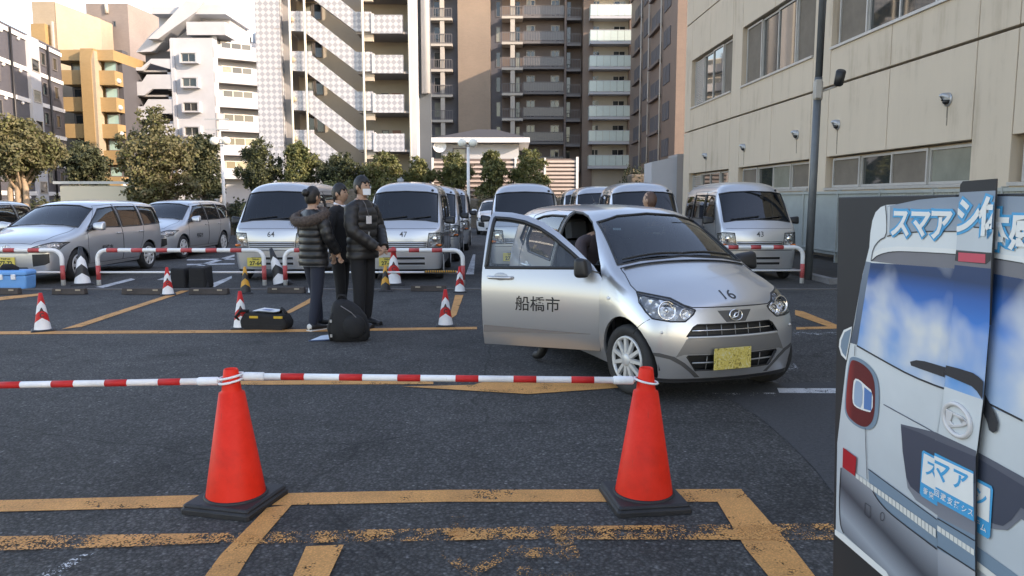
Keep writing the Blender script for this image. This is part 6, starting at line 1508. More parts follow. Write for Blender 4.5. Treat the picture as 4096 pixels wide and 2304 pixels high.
def ptext(ch, c_px, h_px, m, lvl, on='board', bold=.0, clip=None, sx=1.0, fill=.86):
    u, v = pp(*c_px, OFF[on]); _, v1 = pp(c_px[0], c_px[1] - h_px/2, OFF[on]); _, v0 = pp(c_px[0], c_px[1] + h_px/2, OFF[on]); size = (v1 - v0) / fill
    me = text_mesh(ch, size, 0, bold * size); bm = bmesh.new(); bm.from_mesh(me); y = -(OFF[on] + .0008 * lvl)
    if bm.verts:
        zc = (max(w_.co.y for w_ in bm.verts) + min(w_.co.y for w_ in bm.verts)) / 2; xc = (max(w_.co.x for w_ in bm.verts) + min(w_.co.x for w_ in bm.verts)) / 2
        for w_ in bm.verts: w_.co = (u + (w_.co.x - xc) * sx, y, v + w_.co.y - zc)
        if clip:
            for (cx_, sgn) in clip: bmesh.ops.bisect_plane(bm, geom=bm.verts[:] + bm.edges[:] + bm.faces[:], plane_co=(cx_, 0, 0), plane_no=(sgn, 0, 0), clear_outer=True)
    bm.to_mesh(me); bm.free(); me.materials.clear(); me.materials.append(m); return link('lettering', me, db)
K = {'black': pmat('board_black', (.016,.017,.02), rough=.6), 'body': pmat('print_pale_body', (.46,.50,.52), (.66,.69,.69), 2, .55, 1.15), 'roof': pmat('print_grey_blue', (.33,.39,.44), (.20,.26,.33), 2, 1.38, 1.54),
     'lip': pmat('print_spoiler', (.62,.66,.68), (.50,.54,.56), 2, 1.30, 1.40), 'shade': pmat('print_shadow_grey', (.34,.34,.36), (.17,.17,.19), 2, 1.24, 1.33), 'navy': pmat('print_navy', (.035,.045,.07), (.06,.07,.10)), 'pillar': pmat('print_slate', (.07,.095,.13), (.16,.21,.27), 2, 1.0, 1.3),
     'ink': pmat('print_ink', (.03,.033,.04)), 'cyan': pmat('print_cyan', (.015,.33,.60)), 'white': pmat('print_white', (.74,.74,.71)), 'band': pmat('print_steel_blue', (.17,.245,.31)), 'grey': pmat('print_grey', (.24,.25,.28), (.10,.11,.14), 2, .5, .75), 'seat1': pmat('print_seat_dark', (.03,.12,.32)), 'seat2': pmat('print_seat_mid', (.07,.19,.42)),
     'lampred': pmat('print_lamp_red', (.70,.06,.05), (.13,.014,.016), 0, .03, .17), 'lamp2': pmat('print_lamp_white', (.52,.50,.52), (.28,.38,.5), 0, .06, .16), 'redtape': pmat('red_reflective_tape', (.42,.012,.02)), 'pink': pmat('print_brake_pink', (.60,.07,.11)), 'tape': pmat('white_reflective_tape', (.66,.65,.60)),
     'relief': pmat('white_relief_badge', (.60,.58,.57), rough=.3)}
def bumper_print():
    m, n, b = newmat('print_bumper_gradient'); L = n.links.new; b.inputs['Roughness'].default_value = .42
    tc = N(n, 'ShaderNodeTexCoord'); mp = N(n, 'ShaderNodeMapping'); mp.inputs['Rotation'].default_value = (0, R(-14), 0); L(tc.outputs['Object'], mp.inputs['Vector']); s = N(n, 'ShaderNodeSeparateXYZ'); L(mp.outputs[0], s.inputs[0])
    r = N(n, 'ShaderNodeMapRange'); r.inputs['From Min'].default_value = .12; r.inputs['From Max'].default_value = .68; L(s.outputs[2], r.inputs['Value'])
    c = ramp(n, r.outputs[0], [(0, (.012,.013,.018)), (.25, (.03,.033,.045)), (.45, (.30,.33,.37)), (.62, (.055,.06,.075)), (.80, (.26,.28,.31)), (1, (.46,.47,.49))]); L(c.outputs[0], b.inputs['Base Color']); return m
def sky_print():
    m, n, b = newmat('print_window_with_sky'); L = n.links.new; b.inputs['Roughness'].default_value = .35
    tc = N(n, 'ShaderNodeTexCoord'); s = N(n, 'ShaderNodeSeparateXYZ'); L(tc.outputs['Object'], s.inputs[0])
    r = N(n, 'ShaderNodeMapRange'); r.inputs['From Min'].default_value = .80; r.inputs['From Max'].default_value = 1.30; L(s.outputs[2], r.inputs['Value'])
    base = ramp(n, r.outputs[0], [(0, (.05,.16,.34)), (.3, (.13,.36,.66)), (.72, (.025,.22,.62)), (.9, (.018,.12,.38)), (1, (.015,.05,.13))])
    t = N(n, 'ShaderNodeTexNoise', Scale=4.6, Detail=3, Roughness=.42, Distortion=.2); L(tc.outputs['Object'], t.inputs['Vector'])
    band = N(n, 'ShaderNodeMapRange'); band.inputs['From Min'].default_value = .95; band.inputs['From Max'].default_value = .50; L(r.outputs[0], band.inputs['Value'])
    ad = N(n, 'ShaderNodeMath', operation='MULTIPLY_ADD'); L(band.outputs[0], ad.inputs[0]); ad.inputs[1].default_value = .26; L(t.outputs['Fac'], ad.inputs[2])
    low = N(n, 'ShaderNodeMapRange'); low.inputs['From Min'].default_value = .0; low.inputs['From Max'].default_value = .3; low.inputs['To Min'].default_value = -.30; low.inputs['To Max'].default_value = 0.; L(r.outputs[0], low.inputs['Value'])
    a2 = N(n, 'ShaderNodeMath', operation='ADD'); L(ad.outputs[0], a2.inputs[0]); L(low.outputs[0], a2.inputs[1])
    f = N(n, 'ShaderNodeMapRange'); f.inputs['From Min'].default_value = .54; f.inputs['From Max'].default_value = .82; L(a2.outputs[0], f.inputs['Value'])
    mx = N(n, 'ShaderNodeMixRGB'); L(f.outputs[0], mx.inputs[0]); L(base.outputs[0], mx.inputs[1]); mx.inputs[2].default_value = (.66,.67,.66,1); L(mx.outputs[0], b.inputs['Base Color']); return m
K['bumper'] = bumper_print(); K['sky'] = sky_print()
RT = 1.30; ztop = pp(846, 196.7)[1]
ub, zb = pp(832.5, 570); ub = ub * ztop / (ztop - zb)
mb = MB(); mb.prism([(ub,0),(.62,0),(.62,ztop+.005),(0,ztop-.002)], 0, .035); mb.build('panel', K['black'], db, bev=.004)
mb = MB(); mb.prism([(.625,0),(RT,0),(RT,ztop+.01),(.625,ztop+.005)], .002, .035); mb.build('panel', K['black'], db, bev=.004)
LEFT_TOP = [q1(590,290), q1(700,283), q1(900,240), q1(1100,220), q1(1310,210)]; RX = 2700
sideL = [q3(105,1030), q3(120,200), q2(120,1380), q2(205,640), q2(245,415), q2(330,60), q1(365,960), q1(400,825), q1(430,700), q1(440,560), q1(460,440), q1(490,360), q1(540,310)]
prt('printed_body', LEFT_TOP + [q1(1655,203), q1(1922,208), q1(RX,225), q3(RX,2900), q3(1500,2250), q3(600,1449)] + sideL, K['body'], 1)
prt('printed_roof', [q1(606,297)] + LEFT_TOP[1:] + [q1(1655,203), q1(1922,208), q1(RX,225), q1(RX,700), q1(1922,610), q1(1640,560), q1(1280,545), q1(1050,543), q1(850,552), q1(700,568), q1(606,592)], K['roof'], 2)
line('printed_line', [q1(606,592), q1(700,568), q1(850,552), q1(1050,543), q1(1280,545)], .004, K['ink'], 4); line('printed_line', [q1(590,290), q1(604,440), q1(600,595), q1(530,630), q1(470,710), q1(452,830)], .004, K['ink'], 4)
prt('printed_highlight', [q1(612,305), q1(636,303), q1(628,580), q1(606,588)], K['lip'], 3)
prt('printed_spoiler_lip', [q1(470,745), q1(560,705), q1(700,690), q1(1000,700), q1(1270,715), q1(1640,760), q1(1922,790), q1(RX,880), q1(RX,950), q1(1922,850), q1(1620,800), q1(1260,762), q1(900,742), q1(660,735), q1(520,770), q1(456,830)], K['white'], 2)
prt('printed_shadow', [q1(455,832), q1(520,772), q1(660,737), q1(900,744), q1(1260,764), q1(1620,802), q1(1922,852), q1(RX,955), q1(RX,1140), q1(1922,1005), q1(1620,950), q1(1250,902), q1(700,862)], K['shade'], 3)
line('printed_line', [q1(456,830), q1(520,772), q1(660,737), q1(900,744), q1(1260,764), q1(1620,802), q1(1922,852)], .003, K['ink'], 5)
prt('printed_pillar', [q1(400,833), q1(452,845), q1(395,1130), q1(345,1449), q2(312,432), q2(246,412), q2(290,250), q1(290,1449), q1(350,1050)], K['pillar'], 3)
prt('printed_window', [q1(448,848), q1(700,862), q1(1250,902), q1(1620,950), q1(1922,1005), q1(RX,1150), q2(RX,1480), q2(1922,1165), q2(1620,1042), q2(1530,968), q2(1150,855), q2(840,730), q2(600,600), q2(400,490), q2(318,440), q2(350,230), q1(400,1120)], K['sky'], 4)
line('printed_line', [q2(318,440), q2(600,600), q2(840,730), q2(1150,855), q2(1530,968), q2(1922,1165)], .006, K['ink'], 6)
line('printed_line', [q2(300,440), q2(295,540)], .003, K['ink'], 6); line('printed_line', [q2(400,1238), q2(405,1449), q3(415,520)], .003, K['ink'], 6)
prt('printed_mirror', [q2(270,255), q2(190,290), q2(150,380), q2(143,450), q2(165,530), q2(215,582), q2(232,480), q2(262,330)], K['white'], 5); prt('printed_mirror_glass', [q2(262,278), q2(200,312), q2(168,390), q2(162,450), q2(180,510), q2(212,552), q2(225,480), q2(252,340)], K['band'], 6)
tl = [q2(270,575), q2(330,590), q2(420,650), q2(480,740), q2(497,880), q2(490,1100), q2(460,1190), q2(400,1235), q2(300,1190), q2(215,1100), q2(213,950), q2(230,750), q2(250,620)]
prt('printed_lamp_surround', [q2(255,545), q2(340,555), q2(450,640), q2(515,740), q2(535,880), q2(525,1120), q2(490,1230), q2(405,1262), q2(290,1210), q2(200,1110), q2(200,950), q2(220,740), q2(240,600)], K['band'], 5, smooth=2)
prt('printed_tail_lamp', tl, K['lampred'], 6, smooth=2); prt('printed_lamp_lens', [q2(295,755), q2(345,768), q2(400,820), q2(478,885), q2(472,1088), q2(390,1070), q2(300,1030), q2(278,980), q2(282,850)], K['white'], 7, smooth=1); prt('printed_lamp_lens', [q2(305,775), q2(345,785), q2(380,825), q2(375,1050), q2(305,1015), q2(292,970)], K['lamp2'], 8, smooth=1); prt('printed_lamp_lens', [q2(395,840), q2(468,898), q2(462,1070), q2(390,1050)], K['seat2'], 8)
line('printed_line', [q2(575,1008), q2(760,1110), q2(1090,1290), q3(1090,110)], .0035, K['grey'], 5)
rec = [q3(738,5), q3(900,65), q3(1070,140), q3(1450,300), q3(1910,580), q3(RX,1050), q3(RX,1250), q3(1890,790), q3(1800,910), q3(1720,968), q3(1640,950), q3(1450,870), q3(1080,740), q3(900,650), q3(830,590), q3(790,500), q3(755,250)]
prt('printed_recess_rim', [q3(735,-10), q3(1070,70), q3(1450,245), q3(1910,500), q3(RX,980), q3(RX,1400), q3(1890,900), q3(1760,1010), q3(1640,1000), q3(1450,960), q3(1080,860), q3(880,720), q3(800,600), q3(760,300)], K['grey'], 4); prt('printed_recess', rec, K['navy'], 5)
prt('printed_band', [q3(425,420), q3(1085,905), q3(1450,1150), q3(RX,2050), q3(RX,2250), q3(1450,1330), q3(1085,1060), q3(1085,1190), q3(640,850), q3(520,720), q3(470,620), q3(430,545)], K['band'], 4)
prt('printed_bumper', [q3(165,410), q3(185,402), q3(300,480), q3(470,615), q3(530,735), q3(640,855), q3(1085,1195), q3(1500,1480), q3(RX,2350), q3(RX,2950), q3(1500,2250), q3(600,1420), q3(190,1040), q3(155,950), q3(148,700)], K['bumper'], 5)
line('printed_line', [q3(470,635), q3(530,735), q3(640,855), q3(1085,1190)], .005, K['ink'], 7, smooth=2); line('printed_line', [q3(425,420), q3(1085,905)], .003, K['ink'], 7, smooth=0); line('printed_line', [q3(165,410), q3(148,700), q3(155,950), q3(190,1040)], .005, K['ink'], 7, smooth=2)
line('printed_line', [q3(400,745), q3(450,780), q3(448,880), q3(438,890), q3(395,850), q3(400,745)], .0025, K['ink'], 8, smooth=0); line('printed_line', [q3(565+20*math.cos(a), 877+40*math.sin(a)) for a in [6.283*k/14 for k in range(15)]], .0025, K['ink'], 8, smooth=0)
prt('printed_sill', [q3(105,1000), q3(200,1060), q3(600,1405), q3(650,1500), q3(600,1475), q3(105,1050)], K['white'], 6)
prt('red_tape', [q3(190,215), q3(318,310), q3(305,490), q3(184,402)], K['redtape'], 9)
n_ = 22
for k in range(n_):
    a = k / n_; b = (k + .86) / n_; X = lambda s: 310 + (1085-310)*s; Yu = lambda s: 462 + (1003-462)*s; Yl = lambda s: 505 + (1085-505)*s
    prt('tape_block', [q3(X(a),Yu(a)), q3(X(b),Yu(b)), q3(X(b),Yl(b)), q3(X(a),Yl(a))], K['tape'], 8)
prt('tape_block', [q3(1440,1275), q3(RX,2230), q3(RX,2320), q3(1440,1345)], K['tape'], 8)
# plate with lettering (left and right of the strip)
cut_l = pp(*q3(1075,400))[0]; cut_r = pp(*q3(1447,600))[0]
blue = [q3(965,243), q3(1620,585), q3(1634,620), q3(1605,1070), q3(1585,1092), q3(945,680), q3(928,650), q3(950,255)]
prt('printed_plate', blue, K['cyan'], 9); prt('printed_plate_field', [q3(970,268), q3(1612,612), q3(1597,935), q3(945,545)], K['white'], 10)
for ch, c, h in (('ス', (1045,430), 150), ('シ', (1510,690), 170)): ptext(ch, q3(*c), h/9.598, K['cyan'], 11, bold=.025)
for ch, c, h in (('衝', (990,635), 58), ('突', (1045,672), 60), ('テ', (1485,940), 72), ('ム', (1545,985), 72)): ptext(ch, q3(*c), h/9.598, K['white'], 11, bold=.012)
# top lettering: white with a blue surround
for ch, c, h, on in (('ス', (742,470), 262, 'board'), ('マ', (938,475), 265, 'board'), ('ア', (1140,485), 285, 'board'), ('感', (1955,545), 350, 'board')):
    ptext(ch, q1(*c), h/9.658, K['cyan'], 6, on, .10); ptext(ch, q1(*c), h/9.658, K['white'], 8, on, .03)
# the centre strip that stands proud
SL = [q1(1330,60), q1(1305,95), q1(1225,1449), q2(1150,850), q2(1080,1400), q3(1085,1449), q3(1095,1900)]; SR = [q3(1445,1900), q3(1445,1449), q3(1447,600), q2(1470,1449), q2(1530,965), q2(1590,10), q1(1590,1449), q1(1655,35)]
ptsS = [pp(px, py, OFF['strip']) for px, py in SL + SR]
mb = MB(); mb.prism(ptsS, -OFF['strip'], -OFF['strip'] + .005); st_ = mb.build('centre_strip', K['black'], db)
def ps(name, pts, m, lvl, smooth=0): return prt(name, pts, m, lvl, 'strip', db, smooth)
ps('printed_roof', [q1(1301,168), q1(1650,150), q1(1628,518), q1(1440,503), q1(1280,540)], K['roof'], 1); ps('printed_spoiler', [q1(1280,540), q1(1440,503), q1(1628,518), q1(1612,752), q1(1268,722)], K['lip'], 1); line('printed_line', [q1(1440,503), q1(1628,518)], .004, K['ink'], 2, 'strip', smooth=0)
ps('printed_shadow', [q1(1268,722), q1(1612,752), q1(1603,905), q1(1254,868)], K['shade'], 1); ps('printed_brake_surround', [q1(1272,732), q1(1610,750), q1(1604,825), q1(1560,862), q1(1300,838), q1(1258,826)], K['ink'], 2); ps('printed_brake_lamp', [q1(1295,747), q1(1556,765), q1(1554,852), q1(1292,832)], K['pink'], 3)
ps('printed_window', [q1(1254,868), q1(1603,905), q1(1590,1449), q2(1530,965), q2(1155,835), q1(1225,1449)], K['sky'], 1)
ps('printed_body', [q2(1155,835), q2(1530,965), q2(1470,1449), q3(1452,300), q3(1065,145), q2(1090,1330)], K['body'], 1)
ps('printed_recess_rim', [q3(1068,70), q3(1455,248), q3(1452,300), q3(1445,1060), q3(1085,880)], K['grey'], 2); ps('printed_recess', [q3(1066,145), q3(1453,305), q3(1445,560), q3(1070,480)], K['navy'], 3); ps('printed_band', [q3(1085,880), q3(1445,1060), q3(1445,1400), q3(1085,1190)], K['band'], 2); ps('printed_bumper', [q3(1085,1190), q3(1445,1400), q3(1445,1900), q3(1095,1900)], K['bumper'], 2)
for k in range(9):
    a = k/9; b = (k+.88)/9; X = lambda s: 1087 + 358*s; Yu = lambda s: 962 + 236*s; Yl = lambda s: 1015 + 243*s; ps('tape_block', [q3(X(a),Yu(a)), q3(X(b),Yu(b)), q3(X(b),Yl(b)), q3(X(a),Yl(a))], K['tape'], 4)
line('printed_line', [q3(1085,895), q3(1445,1110)], .004, K['ink'], 4, 'strip', smooth=0); line('printed_line', [q3(1085,1165), q3(1445,1400)], .005, K['ink'], 4, 'strip', smooth=0)
ps('printed_plate', [q3(1062,265), q3(1437,447), q3(1440,925), q3(1075,725)], K['cyan'], 5); ps('printed_plate_field', [q3(1061,292), q3(1437,468), q3(1438,788), q3(1068,588)], K['white'], 6)
for ch, c, h in (('マ', (1135,455), 200), ('ア', (1315,535), 190)): ptext(ch, q3(*c), h/9.598, K['cyan'], 7, 'strip', .025)
for ch, c in (('回', (1087,652)), ('避', (1150,690)), ('支', (1215,728)), ('援', (1282,766)), ('シ', (1350,803)), ('ス', (1412,838))): ptext(ch, q3(*c), 66/9.598, K['white'], 7, 'strip', .012)
cs = pp(*q1(1648,350), OFF['strip'])[0]; csl = pp(*q1(1290,400), OFF['strip'])[0]
for ch, c, h in (('シ', (1385,395), 320), ('体', (1640,400), 345)):
    ptext(ch, q1(*c), h/9.658, K['cyan'], 3, 'strip', .10, [(cs - .006, 1), (csl, -1)]); ptext(ch, q1(*c), h/9.658, K['white'], 5, 'strip', .03, [(cs - .006, 1), (csl, -1)])
cb_ = pp(*q1(1645,480))[0]
for m_, l_, b_ in (('cyan', 6, .10), ('white', 8, .03)): ptext('体', q1(1640,520), 345/9.658, K[m_], l_, 'board', b_, [(cb_, -1)])
# badge in relief on the strip
c_ = q2(1288,1160); ring = []
for k in range(28):
    a = 6.283*k/28; u, v = pp(*q2(1288 + 128*math.cos(a), 1160 + 150*math.sin(a) + 58*math.cos(a)), OFF['strip']); ring.append((u, -OFF['strip'] - .004, v))
mb = MB(); mb.tube(ring, .0075, 8, closed=True); bd = mb.build('badge', K['relief'], db)
def rel(pts): P2 = [pp(*q2(a, b), OFF['strip']) for a, b in pts]; mb = MB(); mb.prism(P2, -OFF['strip'] - .007, -OFF['strip'] - .001); return mb.build('badge_letter', K['relief'], bd, bev=.002)
rel([(1180,1045),(1255,1085),(1225,1170),(1265,1215),(1205,1235),(1185,1170)]); rel([(1255,1085),(1330,1120),(1400,1185),(1395,1200),(1340,1225),(1205,1235),(1212,1205),(1330,1195),(1365,1165),(1250,1110)])
# wiper in three pieces
prt('printed_wiper', [q2(840,595), q2(900,580), q2(980,590), q2(1185,650), q2(1172,745), q2(1040,700), q2(850,632)], K['ink'], 9); ps('printed_wiper', [q2(1182,630), q2(1300,660), q2(1440,703), q2(1500,745), q2(1541,788), q2(1532,960), q2(1480,880), q2(1430,832), q2(1170,722)], K['ink'], 6)
prt('printed_wiper', [q2(1530,830), q2(1600,975), q2(1665,1100), q2(1692,1180), q2(1680,1260), q2(1645,1285), q2(1605,1255), q2(1588,1180), q2(1525,1030)], K['ink'], 9)
# ================================================================ people
M['skin'] = mat('skin', (.42,.25,.17), .55)
M['hair'] = mat('black_hair', (.012,.010,.009), .5, vary=.3, vscale=30)
M['hair_brown'] = mat('short_brown_hair', (.09,.045,.03), .6)
M['puffer'] = mat('black_puffer_nylon', (.011,.011,.012), .42, vary=.3, vscale=5, bump=.35, bscale=22)
M['puffer_brown'] = mat('brown_black_puffer', (.016,.014,.013), .5, vary=.3, vscale=5, bump=.3, bscale=20)
M['suit'] = mat('black_suit_wool', (.012,.012,.014), .85, bump=.2, bscale=80)
M['navy'] = mat('navy_trousers', (.014,.018,.032), .85, bump=.25, bscale=25)
M['black_trousers'] = mat('black_trousers', (.010,.010,.012), .85, bump=.25, bscale=25)
M['fur'] = mat('brown_fur', (.085,.062,.052), .95, vary=.45, vscale=35, bump=1., bscale=70)
M['mauve'] = mat('mauve_jacket', (.085,.062,.066), .85, vary=.15, vscale=9)
M['mask'] = mat('white_face_mask', (.72,.73,.75), .8)
M['shoe'] = mat('black_shoe', (.012,.012,.013), .5); M['sole'] = mat('white_sole', (.62,.60,.56), .6)
M['card'] = mat('white_name_card', (.7,.66,.64), .5)
def skin_body(verts, edges, radii, root):
    me = bpy.data.meshes.new('skeleton'); me.from_pydata(verts, edges, []); o = bpy.data.objects.new('skeleton', me); COL.objects.link(o)
    md = o.modifiers.new('k', 'SKIN'); md.use_smooth_shade = True
    for i, r in enumerate(radii):
        sv = me.skin_vertices[0].data[i]; sv.radius = r if isinstance(r, tuple) else (r, r); sv.use_root = (i == root)
    s = o.modifiers.new('s', 'SUBSURF'); s.levels = 2; s.render_levels = 2
    dg = bpy.context.evaluated_depsgraph_get(); dg.update(); out = bpy.data.meshes.new_from_object(o.evaluated_get(dg)); bpy.data.objects.remove(o); return out
def hand_nodes(V, E, Rr, wrist, d, side_v, curl=.35, s=1.0):
    d = Vector(d).normalized(); sv = Vector(side_v).normalized(); n = d.cross(sv).normalized(); w = Vector(V[wrist])
    V.append(tuple(w + d*.05*s)); Rr.append((.034*s, .018*s)); E.append((wrist, len(V)-1)); palm = len(V)-1
    V.append(tuple(w + d*.085*s)); Rr.append((.036*s, .016*s)); E.append((palm, len(V)-1)); kn = len(V)-1
    for k, L in enumerate((.062, .072, .068, .052)):
        b = w + d*.088*s + sv*(k-1.5)*.019*s; V.append(tuple(b + d*L*.5*s + n*curl*.02*s)); Rr.append((.0088*s, .0088*s)); E.append((kn, len(V)-1)); a = len(V)-1
        V.append(tuple(b + d*L*(1-.35*curl)*s + n*curl*.06*s)); Rr.append((.0075*s, .0075*s)); E.append((a, len(V)-1))
    V.append(tuple(w + d*.05*s - sv*.038*s + n*.01*s)); Rr.append((.011*s,.011*s)); E.append((palm, len(V)-1)); a = len(V)-1
    V.append(tuple(w + d*.085*s - sv*.045*s + n*.025*s)); Rr.append((.009*s,.009*s)); E.append((a, len(V)-1))
def head_part(parent, c, yaw, hair='hair', mask=False, bun=False, pitch=0.0, s=1.0, short=False):
    Q = Matrix.Translation(c) @ Matrix.Rotation(yaw, 4, 'Z') @ Matrix.Rotation(pitch, 4, 'X') @ Matrix.Scale(s, 4)
    n, m = 28, 20; vs = []; fs = []
    for i in range(m + 1):
        t = math.pi * i / m; z = -math.cos(t)
        for k in range(n):
            a = 2*math.pi*k/n; x, y = math.sin(t)*math.cos(a), math.sin(t)*math.sin(a)
            X, Y, Z = x*.078, y*.097, z*.122
            if z < -.1: q = (-.1 - z) / .9; X *= 1 - .32*q; Y *= 1 - .18*q; Y += .018*q
            f = max(0, y) ** 3
            if abs(x) < .22 and -.32 < z < .12 and y > 0: Y += .024 * (1 - abs(x)/.22) * (1 - max(0, (z+.2))/.32 if z > -.2 else 1 - (-.2-z)/.12)
            if .05 < z < .28 and .15 < abs(x) < .55 and y > 0: Y -= .007
            if -.50 < z < -.40 and abs(x) < .35 and y > 0: Y += .005
            vs.append(Q @ Vector((X, Y, Z)))
    for i in range(m):
        for k in range(n): fs.append((i*n+k, i*n+(k+1) % n, (i+1)*n+(k+1) % n, (i+1)*n+k))
    mb = MB(); mb.add(vs, fs, 0, True); mb.tube([Q @ Vector((0,-.012,-.08)), Q @ Vector((0,-.02,-.19))], .055, 12); h = mb.build('head', M['skin'], parent)
    for sg in (-1, 1):
        mb = MB(); mb.sphere((0,0,0), .03, 10, 0, Q @ Matrix.Translation((sg*.078, -.008, -.005)), (.35,.7,1.05)); mb.build('ear', M['skin'], h)
        mb = MB(); mb.sphere((0,0,0), .011, 8, 0, Q @ Matrix.Translation((sg*.031, .083, .018)), (1.2,.6,.6)); mb.build('eye', M['hair'], h)
    mb = MB(); mb.sphere((0,0,0), .02, 8, 0, Q @ Matrix.Translation((0, .094, -.055)), (1.2,.3,.25)); mb.build('mouth', mat('lip', (.32,.13,.11), .5) if 'lip' not in M else M['lip'], h)
    rg = random.Random(int(abs(c[0])*1000)); vs = []; fs = []
    for i in range(13):
        t = math.pi * (1 - i / 12 * .72)
        for k in range(n):
            a = 2*math.pi*k/n; x, y = math.sin(t)*math.cos(a), math.sin(t)*math.sin(a); z = -math.cos(t)
            lim = .34 if y > .35 else (-.12 if abs(x) > .5 and y > -.1 else -.70)
            lim += .10 * math.sin(k * 2.4) + rg.uniform(-.07, .07); zz = max(z, lim); r = (1.065 if not short else 1.02) + rg.uniform(-.035, .035) + (.05 * max(0, z) if not short else 0); rr = math.sqrt(max(0, 1 - zz*zz)) / max(1e-4, math.sqrt(x*x+y*y)) if z < lim else 1
            vs.append(Q @ Vector((x*rr*.078*r, y*rr*.097*r - .006, zz*.122*r + (.004 if not short else 0))))
    for i in range(12):
        for k in range(n): fs.append((i*n+k, i*n+(k+1) % n, (i+1)*n+(k+1) % n, (i+1)*n+k))
    mb = MB(); mb.add(vs, fs, 0, True); mb.build('hair', M[hair], h)
    if bun: mb = MB(); mb.sphere((0,0,0), .048, 12, 0, Q @ Matrix.Translation((0,-.115,.055))); mb.build('hair_bun', M['hair'], h)
    if mask:
        vs = []; fs = []
        for i in range(8):
            z = -.075 + .07*i/7
            for k in range(11):
                a = -1.0 + 2.0*k/10; vs.append(Q @ Vector((.074*math.sin(a)*(1 + z*1.5), .101*math.cos(a) + .022*max(0, 1-abs(a)/.5), z - .014)))
        for i in range(7):
            for k in range(10): fs.append((i*11+k, i*11+k+1, (i+1)*11+k+1, (i+1)*11+k))
        mb = MB(); mb.add(vs, fs, 0, True); mb.build('face_mask', M['mask'], h)
    return h
def standing(label, loc, yaw, h, top_m, leg_m, quilted, arms, head_yaw=0.0, long_=0.0, wide=1.0, stance=(0,0), shoe_white=False, group=None, **hd):
    """arms: for right and left the elbow and wrist in local metres (x right, y ahead)"""
    t = thing('person', label, 'person', (loc[0], loc[1], 0), yaw)
    k = h / 1.72
    V = [(0,0,.93*k), (0,.0,1.10*k), (0,.01,1.28*k), (0,0,1.42*k), (0,.005,1.50*k)]; Rr = [(.135*wide*k,.10*wide*k), (.13*wide*k,.10*k), (.15*wide*k,.105*k), (.085*k,.075*k), (.052*k,.052*k)]; E = [(0,1),(1,2),(2,3),(3,4)]
    leg = []
    for sg, st in ((1, stance[0]), (-1, stance[1])):
        b = len(V); V += [(sg*.085*k, 0, .86*k), (sg*.10*k, st*.5+.015, .48*k), (sg*.105*k, st-.01, .10*k), (sg*.105*k, st-.01, .045*k), (sg*.12*k, st+.13*k, .032*k)]
        Rr += [(.098*wide*k,.105*wide*k), (.072*wide*k,.075*wide*k), (.058*wide*k,.062*wide*k), (.045*k,.048*k), (.042*k,.030*k)]; E += [(0,b),(b,b+1),(b+1,b+2),(b+2,b+3),(b+3,b+4)]
    sl = []
    for sg, (el, wr, hd_, sv) in zip((1, -1), arms):
        b = len(V); S = Vector((sg*.185*k, 0, 1.39*k)); V += [tuple(S), tuple(el), tuple(wr)]; Rr += [(.066*k,.066*k), (.05*k,.05*k), (.033*k,.03*k)]; E += [(3,b),(b,b+1),(b+1,b+2)]
        sl.append((S, Vector(el), Vector(wr))); hand_nodes(V, E, Rr, b+2, hd_, sv, .5, k)
    me = skin_body(V, E, Rr, 0); me.materials.clear()
    for m in (M[leg_m], M[top_m], M['skin'], M['shoe']): me.materials.append(m)
    for p in me.polygons:
        c = p.center; mi = 0
        if c.z > 1.0*k: mi = 1
        if c.z > 1.47*k: mi = 2
        if c.z < .075*k: mi = 3
        for (S, el, wr) in sl:
            ax_ = (wr - el).normalized(); pr_ = (c - wr).dot(ax_)
            if -.01 < pr_ < .22 and ((c - wr) - ax_*pr_).length < .06 + .3*max(0, pr_-.05)*(c.x*0+1)*(abs(ax_.z) < .8): mi = 2
            elif ((c - el).length < .16 or (c - (el+wr)/2).length < .15) and c.z > .5*k and abs(c.x) > .13*k: mi = 1
        p.material_index = mi; p.use_smooth = True
    link('body', me, t)
    head_part(t, (0, .02*k, 1.615*k), head_yaw, s=k, **hd)
    # upper garment
    mb = MB(); n = 28; zt, zb = 1.47*k, (.80 - long_)*k; rows = 60; vs = []
    for i in range(rows + 1):
        s = i / rows; z = zt + (zb - zt) * s
        if z > 1.30*k: q = (zt - z) / (.17*k); rx = (.075 + .125*math.sin(min(1, q)*1.57)) * k; ry = (.07 + .07*q) * k
        else: q = (1.30*k - z) / (1.30*k - zb); rx = (.20 - .022*math.sin(q*3.14))*k; ry = (.14 + .012*math.sin(q*2))*k
        rx *= wide; ry *= wide
        if quilted and z < 1.40*k: u = abs(math.sin((zt - z) / (.085*k) * math.pi / 1.0)); rx *= .955 + .07*u**.6; ry *= .945 + .09*u**.6
        elif not quilted: rx *= .94; ry *= .90
        for j in range(n):
            a = 2*math.pi*j/n; w_ = 1 + .02*math.sin(a*3 + z*9) + .015*math.sin(a*5 - z*23); vs.append((rx*w_*math.cos(a), ry*w_*math.sin(a) + .006, z))
    mb.add(vs, [(i*n+j, (i+1)*n+j, (i+1)*n+(j+1) % n, i*n+(j+1) % n) for i in range(rows) for j in range(n)], 0, True)
    J = mb.build('jacket', M[top_m], t)
